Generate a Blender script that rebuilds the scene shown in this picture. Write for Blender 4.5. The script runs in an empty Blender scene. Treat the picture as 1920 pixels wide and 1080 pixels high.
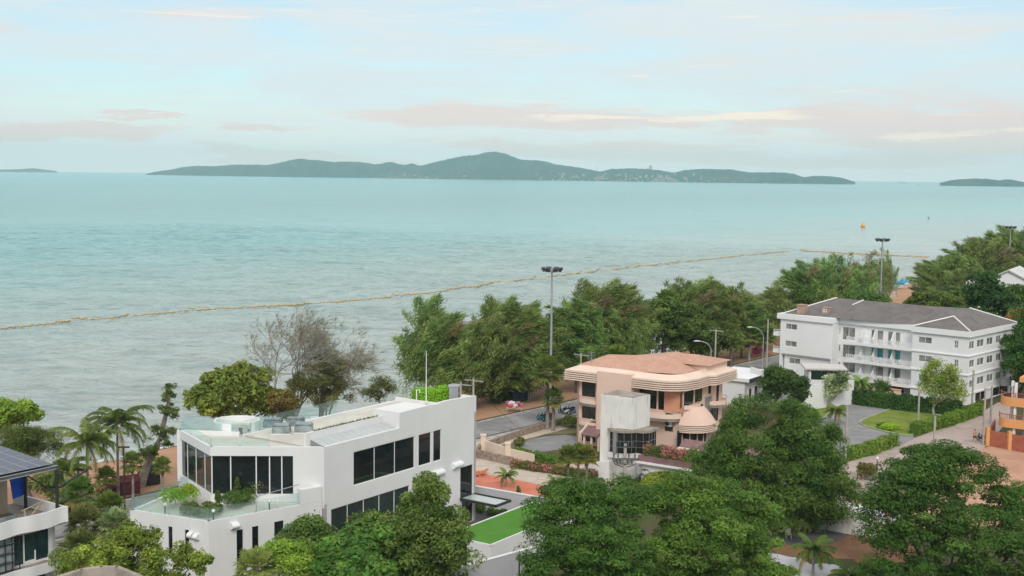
import bpy, bmesh, math, random
import numpy as np
from mathutils import Vector, Matrix
R = math.radians
scene = bpy.context.scene
col = scene.collection

# ------------------------------------------------------------------ camera
F = 2300.0 / 1920.0            # focal length in picture widths
CAMH = 33.0
PITCH, ROLL = R(5.27), R(0.67)
cam_d = bpy.data.cameras.new("camera")
cam = bpy.data.objects.new("camera", cam_d)
col.objects.link(cam)
scene.camera = cam
cam_d.sensor_width = 36.0
cam_d.lens = 36.0 * F
cam_d.clip_start, cam_d.clip_end = 0.5, 60000.0
CP = Vector((0, 0, CAMH))
CF = Vector((0, math.cos(PITCH), -math.sin(PITCH)))
_r0, _u0 = Vector((1, 0, 0)), Vector((0, math.sin(PITCH), math.cos(PITCH)))
CR = _r0 * math.cos(ROLL) + _u0 * math.sin(ROLL)
CU = _u0 * math.cos(ROLL) - _r0 * math.sin(ROLL)
cam.matrix_world = Matrix(((CR.x, CU.x, -CF.x, CP.x), (CR.y, CU.y, -CF.y, CP.y), (CR.z, CU.z, -CF.z, CP.z), (0, 0, 0, 1)))

def ray(px, py):
    return CF * 2300.0 + CR * (px - 960) - CU * (py - 540)
def G(px, py, z=0.0):                      # the world point seen at a pixel of the survey photograph on the level z
    d = ray(px, py); t = (z - CAMH) / d.z
    return CP + d * t
def D(px, py, y):                          # the same at a northing y
    d = ray(px, py); return CP + d * (y / d.y)
def HZ(p, py):                             # height above p at which the picture row py lies
    k = Vector((p[0], p[1], 0.0)) - CP
    # solve (k + z e)·(-CU)/((k+z e)·CF)*2300 + 540 = py
    s = (py - 540) / 2300.0
    a = -(k.dot(CU)) - s * k.dot(CF)
    b = CU.z + s * CF.z
    return a / b
def PX(p):
    k = Vector(p) - CP; w = k.dot(CF)
    return 960 + 2300 * k.dot(CR) / w, 540 - 2300 * k.dot(CU) / w
def xy(p): return Vector((p[0], p[1]))

# ------------------------------------------------------------------ world, sun, exposure
SUN_EL, SUN_AZ = R(40), R(178)            # azimuth measured from +Y clockwise
SKY_STRENGTH = 0.10
world = bpy.data.worlds.new("World"); scene.world = world
world.use_nodes = True
wt = world.node_tree; wt.nodes.clear()
class NT:
    """short hand for building node trees"""
    def __init__(s, t): s.t = t
    def n(s, kind, **kw):
        x = s.t.nodes.new(kind)
        for k, v in kw.items(): setattr(x, k, v)
        return x
    def l(s, a, b): s.t.links.new(a, b)
    def put(s, sock, v):
        if isinstance(v, bpy.types.NodeSocket): s.l(v, sock)
        elif v is not None: sock.default_value = v
    def math(s, op, a, b=None, c=None, clamp=False):
        x = s.n('ShaderNodeMath', operation=op, use_clamp=clamp)
        s.put(x.inputs[0], a)
        if b is not None: s.put(x.inputs[1], b)
        if c is not None: s.put(x.inputs[2], c)
        return x.outputs[0]
    def mix(s, f, a, b, mode='MIX'):
        x = s.n('ShaderNodeMix', data_type='RGBA', blend_type=mode)
        s.put(x.inputs[0], f)
        s.put(x.inputs[6], a if isinstance(a, bpy.types.NodeSocket) else (*a[:3], 1))
        s.put(x.inputs[7], b if isinstance(b, bpy.types.NodeSocket) else (*b[:3], 1))
        return x.outputs[2]
    def ramp(s, v, lo, hi, a=0.0, b=1.0, smooth=True):
        x = s.n('ShaderNodeMapRange', interpolation_type='SMOOTHSTEP' if smooth else 'LINEAR')
        s.put(x.inputs[0], v); s.put(x.inputs[1], lo); s.put(x.inputs[2], hi); s.put(x.inputs[3], a); s.put(x.inputs[4], b)
        return x.outputs[0]
    def noise(s, vec, scale, detail=4, rough=0.5, dist=0.0):
        x = s.n('ShaderNodeTexNoise')
        if vec is not None: s.l(vec, x.inputs['Vector'])
        x.inputs['Scale'].default_value = scale; x.inputs['Detail'].default_value = detail
        x.inputs['Roughness'].default_value = rough; x.inputs['Distortion'].default_value = dist
        return x.outputs['Fac']
    def mapping(s, vec, scale=(1, 1, 1), loc=(0, 0, 0), rot=(0, 0, 0)):
        x = s.n('ShaderNodeMapping'); s.l(vec, x.inputs[0])
        x.inputs['Scale'].default_value = scale; x.inputs['Location'].default_value = loc; x.inputs['Rotation'].default_value = rot
        return x.outputs[0]

def build_sky():
    w = NT(wt)
    out = w.n('ShaderNodeOutputWorld'); bg = w.n('ShaderNodeBackground'); w.l(bg.outputs[0], out.inputs[0])
    sky = w.n('ShaderNodeTexSky', sky_type='NISHITA', sun_disc=False)
    sky.sun_elevation, sky.sun_rotation = SUN_EL, SUN_AZ
    sky.air_density, sky.dust_density, sky.ozone_density = 1.0, 0.6, 2.0
    tc = w.n('ShaderNodeTexCoord')
    d = tc.outputs['Generated']
    sp = w.n('ShaderNodeSeparateXYZ'); w.l(d, sp.inputs[0])
    az = w.math('ARCTAN2', sp.outputs[0], sp.outputs[1])      # radians, 0 = north
    el = w.math('ARCSINE', sp.outputs[2])
    cb = w.n('ShaderNodeCombineXYZ'); w.l(az, cb.inputs[0]); w.l(el, cb.inputs[1])
    ae = cb.outputs[0]
    tint = w.mix(1.0, sky.outputs[0], (0.88, 1.04, 1.05), 'MULTIPLY')   # maritime air
    # high thin cloud sheet
    warp = w.noise(w.mapping(ae, (3, 9, 1)), 1.0, 3, 0.5)
    v1 = w.mapping(ae, (5.0, 26.0, 1), (0.3, 0.1, 0), (0, 0, R(-4)))
    n1 = w.noise(v1, 1.0, 6, 0.55, 0.6)
    n2 = w.noise(w.mapping(ae, (9.0, 85.0, 1), (2.3, 5.1, 0), (0, 0, R(3))), 1.0, 5, 0.6, 0.3)
    m1 = w.math('MULTIPLY_ADD', n2, 0.35, n1)
    m1 = w.ramp(m1, 0.48, 0.85)
    rise = w.ramp(el, 0.13, 0.45)                             # overcast overhead
    lefty = w.ramp(az, -0.45, 0.05, 0.18, 0.5)
    cov = w.math('ADD', w.math('MULTIPLY_ADD', m1, 0.66, rise), lefty, clamp=True)
    white = w.mix(rise, SKYC['thin'], SKYC['over'])
    c = w.mix(cov, tint, white)
    # pale band over the horizon
    c = w.mix(w.ramp(el, 0.0, 0.075, 0.75, 0.0), c, SKYC['band'])
    # low rosy grey bank
    n3 = w.noise(w.mapping(ae, (5.5, 62.0, 1), (1.7, 0.4, 0), (0, 0, R(0))), 1.0, 6, 0.55, 0.4)
    wa = w.math('MULTIPLY_ADD', w.noise(w.mapping(ae, (7, 40, 1), (4, 9, 0)), 1.0, 5, 0.6), 0.20, w.math('SUBTRACT', az, 0.10))
    we = w.math('MULTIPLY_ADD', w.noise(w.mapping(ae, (11, 60, 1), (8, 2, 0)), 1.0, 6, 0.65), 0.034, w.math('SUBTRACT', el, 0.017))
    def blob(a0, e0, sa, se):
        x = w.math('DIVIDE', w.math('SUBTRACT', wa, a0), sa); y = w.math('DIVIDE', w.math('SUBTRACT', we, e0), se)
        q = w.math('ADD', w.math('MULTIPLY', x, x), w.math('MULTIPLY', y, y)); q = w.math('MULTIPLY', q, w.math('ADD', q, 0.35))
        return w.math('POWER', 2.718, w.math('MULTIPLY', q, -1.0))
    bank = None
    for a in ((0.083, 0.047, 0.22, 0.011), (0.34, 0.034, 0.11, 0.022), (0.25, 0.045, 0.10, 0.013), (0.083, 0.021, 0.18, 0.009), (-0.172, 0.013, 0.11, 0.007), (-0.30, 0.042, 0.04, 0.0025), (-0.20, 0.034, 0.04, 0.004), (0.235, 0.012, 0.17, 0.009), (-0.35, 0.030, 0.10, 0.008)):
        b = blob(*a); bank = b if bank is None else w.math('MAXIMUM', bank, b)
    bm = w.ramp(w.math('ADD', w.math('MULTIPLY', bank, 0.62), w.math('MULTIPLY_ADD', n3, 1.5, -0.75)), 0.06, 0.48)
    c = w.mix(w.math('MULTIPLY', bm, 0.95), c, SKYC['bank'])
    # sunlit rims in the bank
    n4 = w.noise(w.mapping(ae, (9.0, 190.0, 1), (4.7, 3.4, 0)), 1.0, 5, 0.6, 0.8)
    rim = None
    for a in ((0.17, 0.0475, 0.085, 0.0045), (0.08, 0.046, 0.10, 0.003), (0.315, 0.036, 0.045, 0.006), (0.385, 0.037, 0.04, 0.003)):
        b = blob(*a); rim = b if rim is None else w.math('MAXIMUM', rim, b)
    rm = w.ramp(w.math('ADD', w.math('MULTIPLY', rim, 0.5), w.math('MULTIPLY_ADD', n4, 1.8, -0.4)), 0.62, 1.1)
    c = w.mix(w.math('MULTIPLY', rm, 0.85), c, SKYC['rim'])
    w.l(c, bg.inputs[0]); bg.inputs[1].default_value = SKY_STRENGTH
SKYC = dict(thin=(5.9, 6.5, 6.7), over=(6.2, 6.3, 6.4), band=(7.8, 7.5, 7.4), bank=(6.9, 5.7, 5.3), rim=(9.0, 7.4, 6.0))
build_sky()
sun_d = bpy.data.lights.new("sun", 'SUN'); sun_d.energy = 1.5; sun_d.angle = R(22); sun_d.color = (1.0, 0.96, 0.9)
sun = bpy.data.objects.new("sun", sun_d); col.objects.link(sun); sun.location = (0, 0, 200)
sdir = Vector((math.sin(SUN_AZ) * math.cos(SUN_EL), math.cos(SUN_AZ) * math.cos(SUN_EL), math.sin(SUN_EL)))
sun.rotation_euler = sdir.to_track_quat('Z', 'Y').to_euler()
scene.view_settings.view_transform = 'Standard'; scene.view_settings.look = 'None'
scene.view_settings.exposure = 0.44; scene.view_settings.gamma = 1.0
scene.render.engine = 'CYCLES'
scene.cycles.max_bounces = 6; scene.cycles.transparent_max_bounces = 10
scene.cycles.caustics_reflective = False; scene.cycles.caustics_refractive = False
scene.cycles.use_denoising = True

# ------------------------------------------------------------------ materials
def mat(name, c, rough=0.8, var=0.12, scale=0.6, bump=0.0, bscale=6.0, c2=None, spec=0.3, metal=0.0, streak=0.0, streak_c=None, detail=5):
    m = bpy.data.materials.new(name); m.use_nodes = True
    t = m.node_tree; t.nodes.clear(); w = NT(t)
    out = w.n('ShaderNodeOutputMaterial'); p = w.n('ShaderNodeBsdfPrincipled'); w.l(p.outputs[0], out.inputs[0])
    g = w.n('ShaderNodeNewGeometry').outputs['Position']
    nz = w.noise(g, scale, detail, 0.6)
    lo = tuple(x * (1 - var) for x in c); hi = tuple(min(1, x * (1 + var)) for x in (c2 or c))
    colr = w.mix(w.ramp(nz, 0.3, 0.7), lo, hi)
    if streak:
        s = w.noise(w.mapping(g, (2.2, 2.2, 0.22)), 1.0, 4, 0.65)
        colr = w.mix(w.ramp(s, 0.52, 0.75, 0.0, streak), colr, streak_c or tuple(x * 0.45 for x in c))
    w.l(colr, p.inputs['Base Color'])
    p.inputs['Roughness'].default_value = rough; p.inputs['Specular IOR Level'].default_value = spec; p.inputs['Metallic'].default_value = metal
    if bump:
        b = w.n('ShaderNodeBump'); b.inputs['Strength'].default_value = bump; b.inputs['Distance'].default_value = 0.05
        w.l(w.noise(g, bscale, 4, 0.6), b.inputs['Height']); w.l(b.outputs[0], p.inputs['Normal'])
    return m
def glass_dark(name, c=(0.012, 0.016, 0.018), rough=0.04, var=0.5):
    m = mat(name, c, rough, var, 0.35, spec=0.6); return m
def glass_clear(name, tint=(0.90, 0.96, 0.95), op=0.09):
    m = bpy.data.materials.new(name); m.use_nodes = True
    t = m.node_tree; t.nodes.clear(); w = NT(t)
    out = w.n('ShaderNodeOutputMaterial'); tr = w.n('ShaderNodeBsdfTransparent'); gl = w.n('ShaderNodeBsdfPrincipled')
    tr.inputs[0].default_value = (*tint, 1); gl.inputs['Base Color'].default_value = (0.55, 0.68, 0.66, 1); gl.inputs['Roughness'].default_value = 0.05
    mx = w.n('ShaderNodeMixShader'); mx.inputs[0].default_value = op
    w.l(tr.outputs[0], mx.inputs[1]); w.l(gl.outputs[0], mx.inputs[2]); w.l(mx.outputs[0], out.inputs[0])
    return m
def leaf_mat(name, base, trans=0.35, var=0.25, hue=0.05):
    m = bpy.data.materials.new(name); m.use_nodes = True
    t = m.node_tree; t.nodes.clear(); w = NT(t)
    out = w.n('ShaderNodeOutputMaterial'); df = w.n('ShaderNodeBsdfPrincipled'); tl = w.n('ShaderNodeBsdfTranslucent'); mx = w.n('ShaderNodeMixShader')
    at = w.n('ShaderNodeAttribute', attribute_name='tint')
    oi = w.n('ShaderNodeObjectInfo')
    c = w.mix(1.0, at.outputs['Color'], base, 'MULTIPLY')
    hs = w.n('ShaderNodeHueSaturation'); w.l(c, hs.inputs['Color'])
    w.l(w.ramp(oi.outputs['Random'], 0, 1, 0.5 - hue / 2, 0.5 + hue / 2, False), hs.inputs['Hue'])
    w.l(w.ramp(oi.outputs['Random'], 0, 1, 1 - var / 2, 1 + var / 2, False), hs.inputs['Value'])
    w.l(hs.outputs[0], df.inputs['Base Color']); df.inputs['Roughness'].default_value = 0.55; df.inputs['Specular IOR Level'].default_value = 0.25
    w.l(hs.outputs[0], tl.inputs[0]); mx.inputs[0].default_value = trans
    w.l(df.outputs[0], mx.inputs[1]); w.l(tl.outputs[0], mx.inputs[2]); w.l(mx.outputs[0], out.inputs[0])
    return m

# ------------------------------------------------------------------ things
def tag(o, label=None, cat=None, group=None, kind=None):
    if label: o['label'] = label
    if cat: o['category'] = cat
    if group: o['group'] = group
    if kind: o['kind'] = kind
    return o
def thing(name, label, cat, loc=(0, 0, 0), group=None):
    o = bpy.data.objects.new(name, None); col.objects.link(o)
    o.location = loc; o.empty_display_size = 0.2
    return tag(o, label, cat, group)
def world_of(o):
    v = Vector((0, 0, 0))
    while o is not None: v = v + o.location; o = o.parent
    return v
class MB:
    """collects shapes in world coordinates, then links them as ONE mesh object"""
    def __init__(s): s.v, s.f, s.m = [], [], []
    def add(s, vs, fs, mi=0):
        k = len(s.v); s.v += [tuple(x) for x in vs]; s.f += [tuple(i + k for i in f) for f in fs]; s.m += [mi] * len(fs); return s
    def prism(s, pts, z0, z1, mi=0, top=None):
        n = len(pts); z0 = z0 if hasattr(z0, '__len__') else [z0] * n; z1 = z1 if hasattr(z1, '__len__') else [z1] * n
        a = sum(pts[i][0] * pts[(i + 1) % n][1] - pts[(i + 1) % n][0] * pts[i][1] for i in range(n))
        if a < 0: pts = list(pts)[::-1]; z0 = list(z0)[::-1]; z1 = list(z1)[::-1]
        vs = [(p[0], p[1], z) for p, z in zip(pts, z0)] + [(p[0], p[1], z) for p, z in zip(pts, z1)]
        fs = [tuple(range(n))[::-1]] + [(i, (i + 1) % n, n + (i + 1) % n, n + i) for i in range(n)]
        s.add(vs, fs, mi); return s.add(vs, [tuple(range(n, 2 * n))], mi if top is None else top)
    def box(s, p, a, b, la, lb, z0, z1, mi=0):
        """p = corner, a/b = plan axes, la/lb = sizes"""
        p, a, b = xy(p), xy(a), xy(b)
        return s.prism([p, p + a * la, p + a * la + b * lb, p + b * lb], z0, z1, mi)
    def slab(s, p0, p1, th, z0, z1, mi=0):
        """a wall of thickness th to the left of p0 -> p1"""
        p0, p1 = xy(p0), xy(p1); d = (p1 - p0).normalized(); n = Vector((-d.y, d.x))
        return s.prism([p0, p1, p1 + n * th, p0 + n * th], z0, z1, mi)
    def tube(s, p0, p1, r0, r1=None, n=8, mi=0, cap=True):
        p0, p1 = Vector(p0), Vector(p1); r1 = r0 if r1 is None else r1
        d = p1 - p0
        if d.length < 1e-6: return s
        d.normalize(); u = d.cross(Vector((0, 0, 1)) if abs(d.z) < 0.9 else Vector((1, 0, 0))).normalized(); w = d.cross(u)
        vs = [p + (u * math.cos(t) + w * math.sin(t)) * r for p, r in ((p0, r0), (p1, r1)) for t in (2 * math.pi * i / n for i in range(n))]
        fs = [(i, i + n, (i + 1) % n + n, (i + 1) % n) for i in range(n)]
        if cap: fs += [tuple(range(n)), tuple(range(n, 2 * n))[::-1]]
        return s.add(vs, fs, mi)
    def path(s, pts, rs, n=8, mi=0):
        pts = [Vector(p) for p in pts]
        if not hasattr(rs, '__len__'): rs = [rs] * len(pts)
        vs, fs = [], []
        for i, p in enumerate(pts):
            d = (pts[min(i + 1, len(pts) - 1)] - pts[max(i - 1, 0)]).normalized()
            u = d.cross(Vector((0, 0, 1)) if abs(d.z) < 0.95 else Vector((1, 0, 0))).normalized(); w = d.cross(u)
            vs += [p + (u * math.cos(t) + w * math.sin(t)) * rs[i] for t in (2 * math.pi * k / n for k in range(n))]
        for i in range(len(pts) - 1):
            fs += [(i * n + k, (i + 1) * n + k, (i + 1) * n + (k + 1) % n, i * n + (k + 1) % n) for k in range(n)]
        fs += [tuple(range(n)), tuple(range((len(pts) - 1) * n, len(pts) * n))[::-1]]
        return s.add(vs, fs, mi)
    def lathe(s, c, prof, n=24, a0=0.0, a1=2 * math.pi, mi=0, sx=1.0, sy=1.0):
        full = abs(a1 - a0 - 2 * math.pi) < 1e-6; k = n if full else n + 1
        vs = [(c[0] + r * sx * math.cos(a0 + (a1 - a0) * i / n), c[1] + r * sy * math.sin(a0 + (a1 - a0) * i / n), c[2] + z) for r, z in prof for i in range(k)]
        fs = []
        for j in range(len(prof) - 1):
            for i in range(n):
                i2 = (i + 1) % k; fs.append((j * k + i, j * k + i2, (j + 1) * k + i2, (j + 1) * k + i))
        return s.add(vs, fs, mi)
    def ball(s, c, r, n=10, m=7, mi=0, jit=0.0, rng=None):
        r = r if hasattr(r, '__len__') else (r, r, r)
        prof = [(math.sin(math.pi * j / m), -math.cos(math.pi * j / m)) for j in range(m + 1)]
        vs = []
        for a, z in prof:
            for i in range(n):
                k = 1 + (rng.uniform(-jit, jit) if rng else 0)
                vs.append((c[0] + r[0] * a * k * math.cos(2 * math.pi * i / n), c[1] + r[1] * a * k * math.sin(2 * math.pi * i / n), c[2] + r[2] * z * k))
        return s.add(vs, [(j * n + i, j * n + (i + 1) % n, (j + 1) * n + (i + 1) % n, (j + 1) * n + i) for j in range(m) for i in range(n)], mi)
    def quad(s, a, b, c, d, mi=0): return s.add([a, b, c, d], [(0, 1, 2, 3)], mi)
    def wall(s, p0, p1, z0, z1, holes=(), th=0.25, mi=0):
        """upright wall from p0 to p1 (outer face on the right hand of p0 -> p1) with rectangular holes (u0,u1,v0,v1), u in metres along, v = height"""
        p0, p1 = xy(p0), xy(p1); L = (p1 - p0).length; d = (p1 - p0) / L; n = Vector((-d.y, d.x)) * th
        us = sorted({0.0, L, *[min(max(h[0], 0), L) for h in holes], *[min(max(h[1], 0), L) for h in holes]})
        vs_ = sorted({z0, z1, *[min(max(h[2], z0), z1) for h in holes], *[min(max(h[3], z0), z1) for h in holes]})
        P = lambda u, v, k: (*(p0 + d * u + n * k), v)
        for i in range(len(us) - 1):
            for j in range(len(vs_) - 1):
                um, vm = (us[i] + us[i + 1]) / 2, (vs_[j] + vs_[j + 1]) / 2
                if any(h[0] < um < h[1] and h[2] < vm < h[3] for h in holes): continue
                a, b, c, e = us[i], us[i + 1], vs_[j], vs_[j + 1]
                s.quad(P(a, c, 0), P(b, c, 0), P(b, e, 0), P(a, e, 0), mi); s.quad(P(b, c, 1), P(a, c, 1), P(a, e, 1), P(b, e, 1), mi)
        for h in holes:
            a, b, c, e = max(h[0], 0), min(h[1], L), max(h[2], z0), min(h[3], z1)
            s.quad(P(a, c, 0), P(a, c, 1), P(b, c, 1), P(b, c, 0), mi); s.quad(P(a, e, 0), P(b, e, 0), P(b, e, 1), P(a, e, 1), mi)
            s.quad(P(a, c, 0), P(a, e, 0), P(a, e, 1), P(a, c, 1), mi); s.quad(P(b, c, 0), P(b, c, 1), P(b, e, 1), P(b, e, 0), mi)
        s.quad(P(0, z1, 0), P(L, z1, 0), P(L, z1, 1), P(0, z1, 1), mi); s.quad(P(0, z0, 0), P(0, z0, 1), P(L, z0, 1), P(L, z0, 0), mi)
        s.quad(P(0, z0, 0), P(0, z1, 0), P(0, z1, 1), P(0, z0, 1), mi); s.quad(P(L, z0, 0), P(L, z0, 1), P(L, z1, 1), P(L, z1, 0), mi)
        return s
    def build(s, name, mats, parent=None, smooth=False, bevel=0.0):
        me = bpy.data.meshes.new(name)
        off = world_of(parent) if parent is not None else Vector((0, 0, 0))
        me.from_pydata([(x - off.x, y - off.y, z - off.z) for x, y, z in s.v], [], s.f)
        for m in (mats if isinstance(mats, (list, tuple)) else [mats]): me.materials.append(m)
        if any(s.m): me.polygons.foreach_set('material_index', s.m)
        if smooth: me.polygons.foreach_set('use_smooth', [True] * len(me.polygons))
        me.update()
        o = bpy.data.objects.new(name, me); col.objects.link(o)
        if parent is not None: o.parent = parent
        if bevel:
            b = o.modifiers.new('bevel', 'BEVEL'); b.width = bevel; b.segments = 1; b.limit_method = 'ANGLE'
        return o
def window(parent, p0, p1, u0, u1, v0, v1, glass, frame, panes=1, rails=0, th=0.25, fw=0.06, name='window', pane_m=None, sub='pane'):
    """frame set into a hole of MB.wall(p0, p1): a part named window with a pane as sub-part"""
    p0, p1 = xy(p0), xy(p1); d = (p1 - p0).normalized(); n = Vector((-d.y, d.x))
    q = lambda u, k: p0 + d * u + n * k
    f = MB(); k0, k1 = th * 0.25, th * 0.25 + 0.08
    def bar(a, b, c, e): f.prism([q(a, k0), q(b, k0), q(b, k1), q(a, k1)], c, e)
    bar(u0, u1, v0, v0 + fw); bar(u0, u1, v1 - fw, v1)
    for i in range(panes + 1):
        u = u0 + (u1 - u0 - fw) * i / panes; bar(u, u + fw, v0 + fw, v1 - fw)
    for i in range(rails):
        v = v0 + (v1 - v0) * (i + 1) / (rails + 1)
        for j in range(panes):
            a = u0 + (u1 - u0 - fw) * j / panes + fw; b = u0 + (u1 - u0 - fw) * (j + 1) / panes
            bar(a, b, v, v + fw * 0.7)
    o = f.build(name, frame, parent)
    g = MB(); kk = k0 + 0.04
    g.prism([q(u0 + 0.01, kk), q(u1 - 0.01, kk), q(u1 - 0.01, kk + 0.02), q(u0 + 0.01, kk + 0.02)], v0 + 0.01, v1 - 0.01)
    g.build(sub, glass, o)
    return o
def copy_tree(o, parent=None):
    c = o.copy(); col.objects.link(c)
    if parent is not None: c.parent = parent
    for ch in list(o.children): copy_tree(ch, c)
    return c
# ------------------------------------------------------------------ the setting: sea, islands, ground
SEA_Z = -2.5
S_DIR = Vector((0.64, 0.768)); N_DIR = Vector((-0.768, 0.64))       # along the shore, out to sea
def SN(s, n): return S_DIR * s + N_DIR * n
WAVE = 2.3
def sea_material():
    m = bpy.data.materials.new("sea water"); m.use_nodes = True
    t = m.node_tree; t.nodes.clear(); w = NT(t)
    out = w.n('ShaderNodeOutputMaterial'); p = w.n('ShaderNodeBsdfPrincipled'); w.l(p.outputs[0], out.inputs[0])
    g = w.n('ShaderNodeNewGeometry').outputs['Position']
    sp = w.n('ShaderNodeSeparateXYZ'); w.l(g, sp.inputs[0])
    off = w.math('ADD', w.math('MULTIPLY', sp.outputs[0], N_DIR.x), w.math('MULTIPLY', sp.outputs[1], N_DIR.y))   # metres out from the road
    big = w.noise(w.mapping(g, (0.0016, 0.004, 1), rot=(0, 0, R(-20))), 1.0, 5, 0.55)
    deep = w.ramp(w.math('MULTIPLY_ADD', big, 90.0, off), 150.0, 620.0)
    far = w.ramp(off, 500.0, 4000.0)
    c = w.mix(deep, SEAC['shore'], SEAC['mid']); c = w.mix(far, c, SEAC['far'])
    pt = w.noise(w.mapping(g, (0.02, 0.06, 1)), 1.0, 5, 0.6)
    c = w.mix(w.ramp(pt, 0.35, 0.7, 0.0, 0.45), c, w.mix(1.0, c, (0.70, 0.74, 0.74), 'MULTIPLY'))
    rp = w.noise(w.mapping(g, (0.05, 0.26, 1), rot=(0, 0, R(-6))), 1.0, 7, 0.65, 0.4)
    c = w.mix(w.ramp(rp, 0.50, 0.66, 0.0, 0.55), c, w.mix(1.0, c, (0.50, 0.64, 0.64), 'MULTIPLY'))  # dark ripple streaks: wave shading put into the base colour
    rq = w.noise(w.mapping(g, (0.006, 0.045, 1), rot=(0, 0, R(-3))), 1.0, 8, 0.68, 0.5)
    c = w.mix(w.ramp(rq, 0.48, 0.68, 0.0, 0.45), c, w.mix(1.0, c, (0.66, 0.80, 0.82), 'MULTIPLY'))  # longer streaks for the far water, wave shading again in the colour
    w.l(c, p.inputs['Base Color']); p.inputs['Roughness'].default_value = 0.16; p.inputs['IOR'].default_value = 1.33
    n1 = w.noise(w.mapping(g, (0.13, 0.32, 1), rot=(0, 0, R(-12))), 1.0, 7, 0.62, 0.25)
    n2 = w.noise(w.mapping(g, (0.55, 1.1, 1), rot=(0, 0, R(-25))), 1.0, 4, 0.6)
    h = w.math('MULTIPLY_ADD', n2, 0.30, n1)
    n3 = w.noise(w.mapping(g, (0.012, 0.05, 1), rot=(0, 0, R(-8))), 1.0, 8, 0.7, 0.3)
    h = w.math('MULTIPLY_ADD', n3, w.ramp(off, 250.0, 1200.0, 0.5, 10.0), h)
    b = w.n('ShaderNodeBump'); b.inputs['Strength'].default_value = 1.0; b.inputs['Distance'].default_value = 1.5
    w.l(h, b.inputs['Height']); w.l(b.outputs[0], p.inputs['Normal'])
    return m
SEAC = dict(shore=(0.46, 0.50, 0.475), mid=(0.27, 0.54, 0.53), far=(0.18, 0.50, 0.52))
M = {}
M['sea'] = sea_material()
def ground_mat(name, a, b, scale, rough=0.95, bump=0.4, c=None, fine=9.0, crack=0.0):
    m = bpy.data.materials.new(name); m.use_nodes = True
    t = m.node_tree; t.nodes.clear(); w = NT(t)
    out = w.n('ShaderNodeOutputMaterial'); p = w.n('ShaderNodeBsdfPrincipled'); w.l(p.outputs[0], out.inputs[0])
    g = w.n('ShaderNodeNewGeometry').outputs['Position']
    x = w.mix(w.ramp(w.noise(g, scale, 6, 0.65, 0.4), 0.35, 0.65), a, b)
    if c: x = w.mix(w.ramp(w.noise(w.mapping(g, loc=(31, 7, 3)), scale * 0.45, 5, 0.6), 0.52, 0.68), x, c)
    x = w.mix(w.ramp(w.noise(g, fine, 3, 0.7), 0.3, 0.7, 0.0, 0.3), x, tuple(k * 0.55 for k in a))
    if crack:
        v = w.n('ShaderNodeTexVoronoi', feature='DISTANCE_TO_EDGE'); v.inputs['Scale'].default_value = 0.22
        wp = w.n('ShaderNodeVectorMath', operation='ADD'); nt = w.n('ShaderNodeTexNoise'); w.l(g, nt.inputs['Vector']); nt.inputs['Scale'].default_value = 0.5; nt.inputs['Detail'].default_value = 4
        w.l(g, wp.inputs[0]); w.l(nt.outputs['Color'], wp.inputs[1]); w.l(wp.outputs[0], v.inputs['Vector'])
        x = w.mix(w.ramp(v.outputs['Distance'], 0.0, 0.03, crack, 0.0), x, tuple(k * 0.45 for k in a))
        x = w.mix(w.ramp(w.noise(w.mapping(g, (1, 1, 1), (5, 9, 0)), 0.09, 6, 0.7, 1.0), 0.5, 0.62, 0.0, crack * .6), x, tuple(k * 0.7 for k in a))
    w.l(x, p.inputs['Base Color']); p.inputs['Roughness'].default_value = rough; p.inputs['Specular IOR Level'].default_value = 0.15
    bm = w.n('ShaderNodeBump'); bm.inputs['Strength'].default_value = bump; bm.inputs['Distance'].default_value = 0.08
    w.l(w.noise(g, fine * 0.7, 5, 0.7), bm.inputs['Height']); w.l(bm.outputs[0], p.inputs['Normal'])
    return m
M['earth'] = ground_mat('earth', (0.10, 0.085, 0.05), (0.09, 0.10, 0.035), 0.18, c=(0.16, 0.12, 0.08))
M['sand'] = ground_mat('sand', (0.46, 0.26, 0.16), (0.52, 0.31, 0.20), 0.25, c=(0.36, 0.20, 0.13))
M['asphalt'] = ground_mat('road concrete', (0.30, 0.29, 0.29), (0.38, 0.37, 0.36), 0.3, c=(0.24, 0.24, 0.24), bump=0.15, crack=0.5)
M['lane'] = ground_mat('lane concrete', (0.46, 0.37, 0.33), (0.52, 0.43, 0.39), 0.22, c=(0.48, 0.35, 0.29), bump=0.15, crack=0.5)
M['soil'] = ground_mat('red soil', (0.50, 0.28, 0.19), (0.58, 0.35, 0.25), 0.3, c=(0.62, 0.42, 0.32))
M['brown'] = ground_mat('brown yard', (0.22, 0.12, 0.07), (0.32, 0.18, 0.10), 0.35, c=(0.14, 0.10, 0.07))
M['pave'] = ground_mat('grey paving', (0.27, 0.27, 0.275), (0.33, 0.33, 0.33), 0.5, bump=0.2, fine=4.0, crack=0.4)
M['lawn'] = ground_mat('lawn', (0.15, 0.21, 0.035), (0.22, 0.28, 0.055), 0.6, c=(0.27, 0.29, 0.09), fine=3.0)
M['cream'] = ground_mat('cream concrete', (0.55, 0.46, 0.38), (0.62, 0.54, 0.46), 0.25, c=(0.52, 0.42, 0.34), bump=0.15, crack=0.5)
M['salmon'] = ground_mat('salmon paint', (0.62, 0.20, 0.13), (0.70, 0.26, 0.18), 0.5, c=(0.66, 0.30, 0.22), bump=0.1)
M['dark pave'] = ground_mat('dark paving', (0.12, 0.115, 0.115), (0.15, 0.145, 0.145), 0.5, bump=0.2)
M['pale path'] = ground_mat('pale path', (0.50, 0.50, 0.53), (0.58, 0.58, 0.60), 0.4, bump=0.1)
M['foam'] = ground_mat('foam', (0.70, 0.72, 0.72), (0.80, 0.82, 0.82), 0.6)

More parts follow.
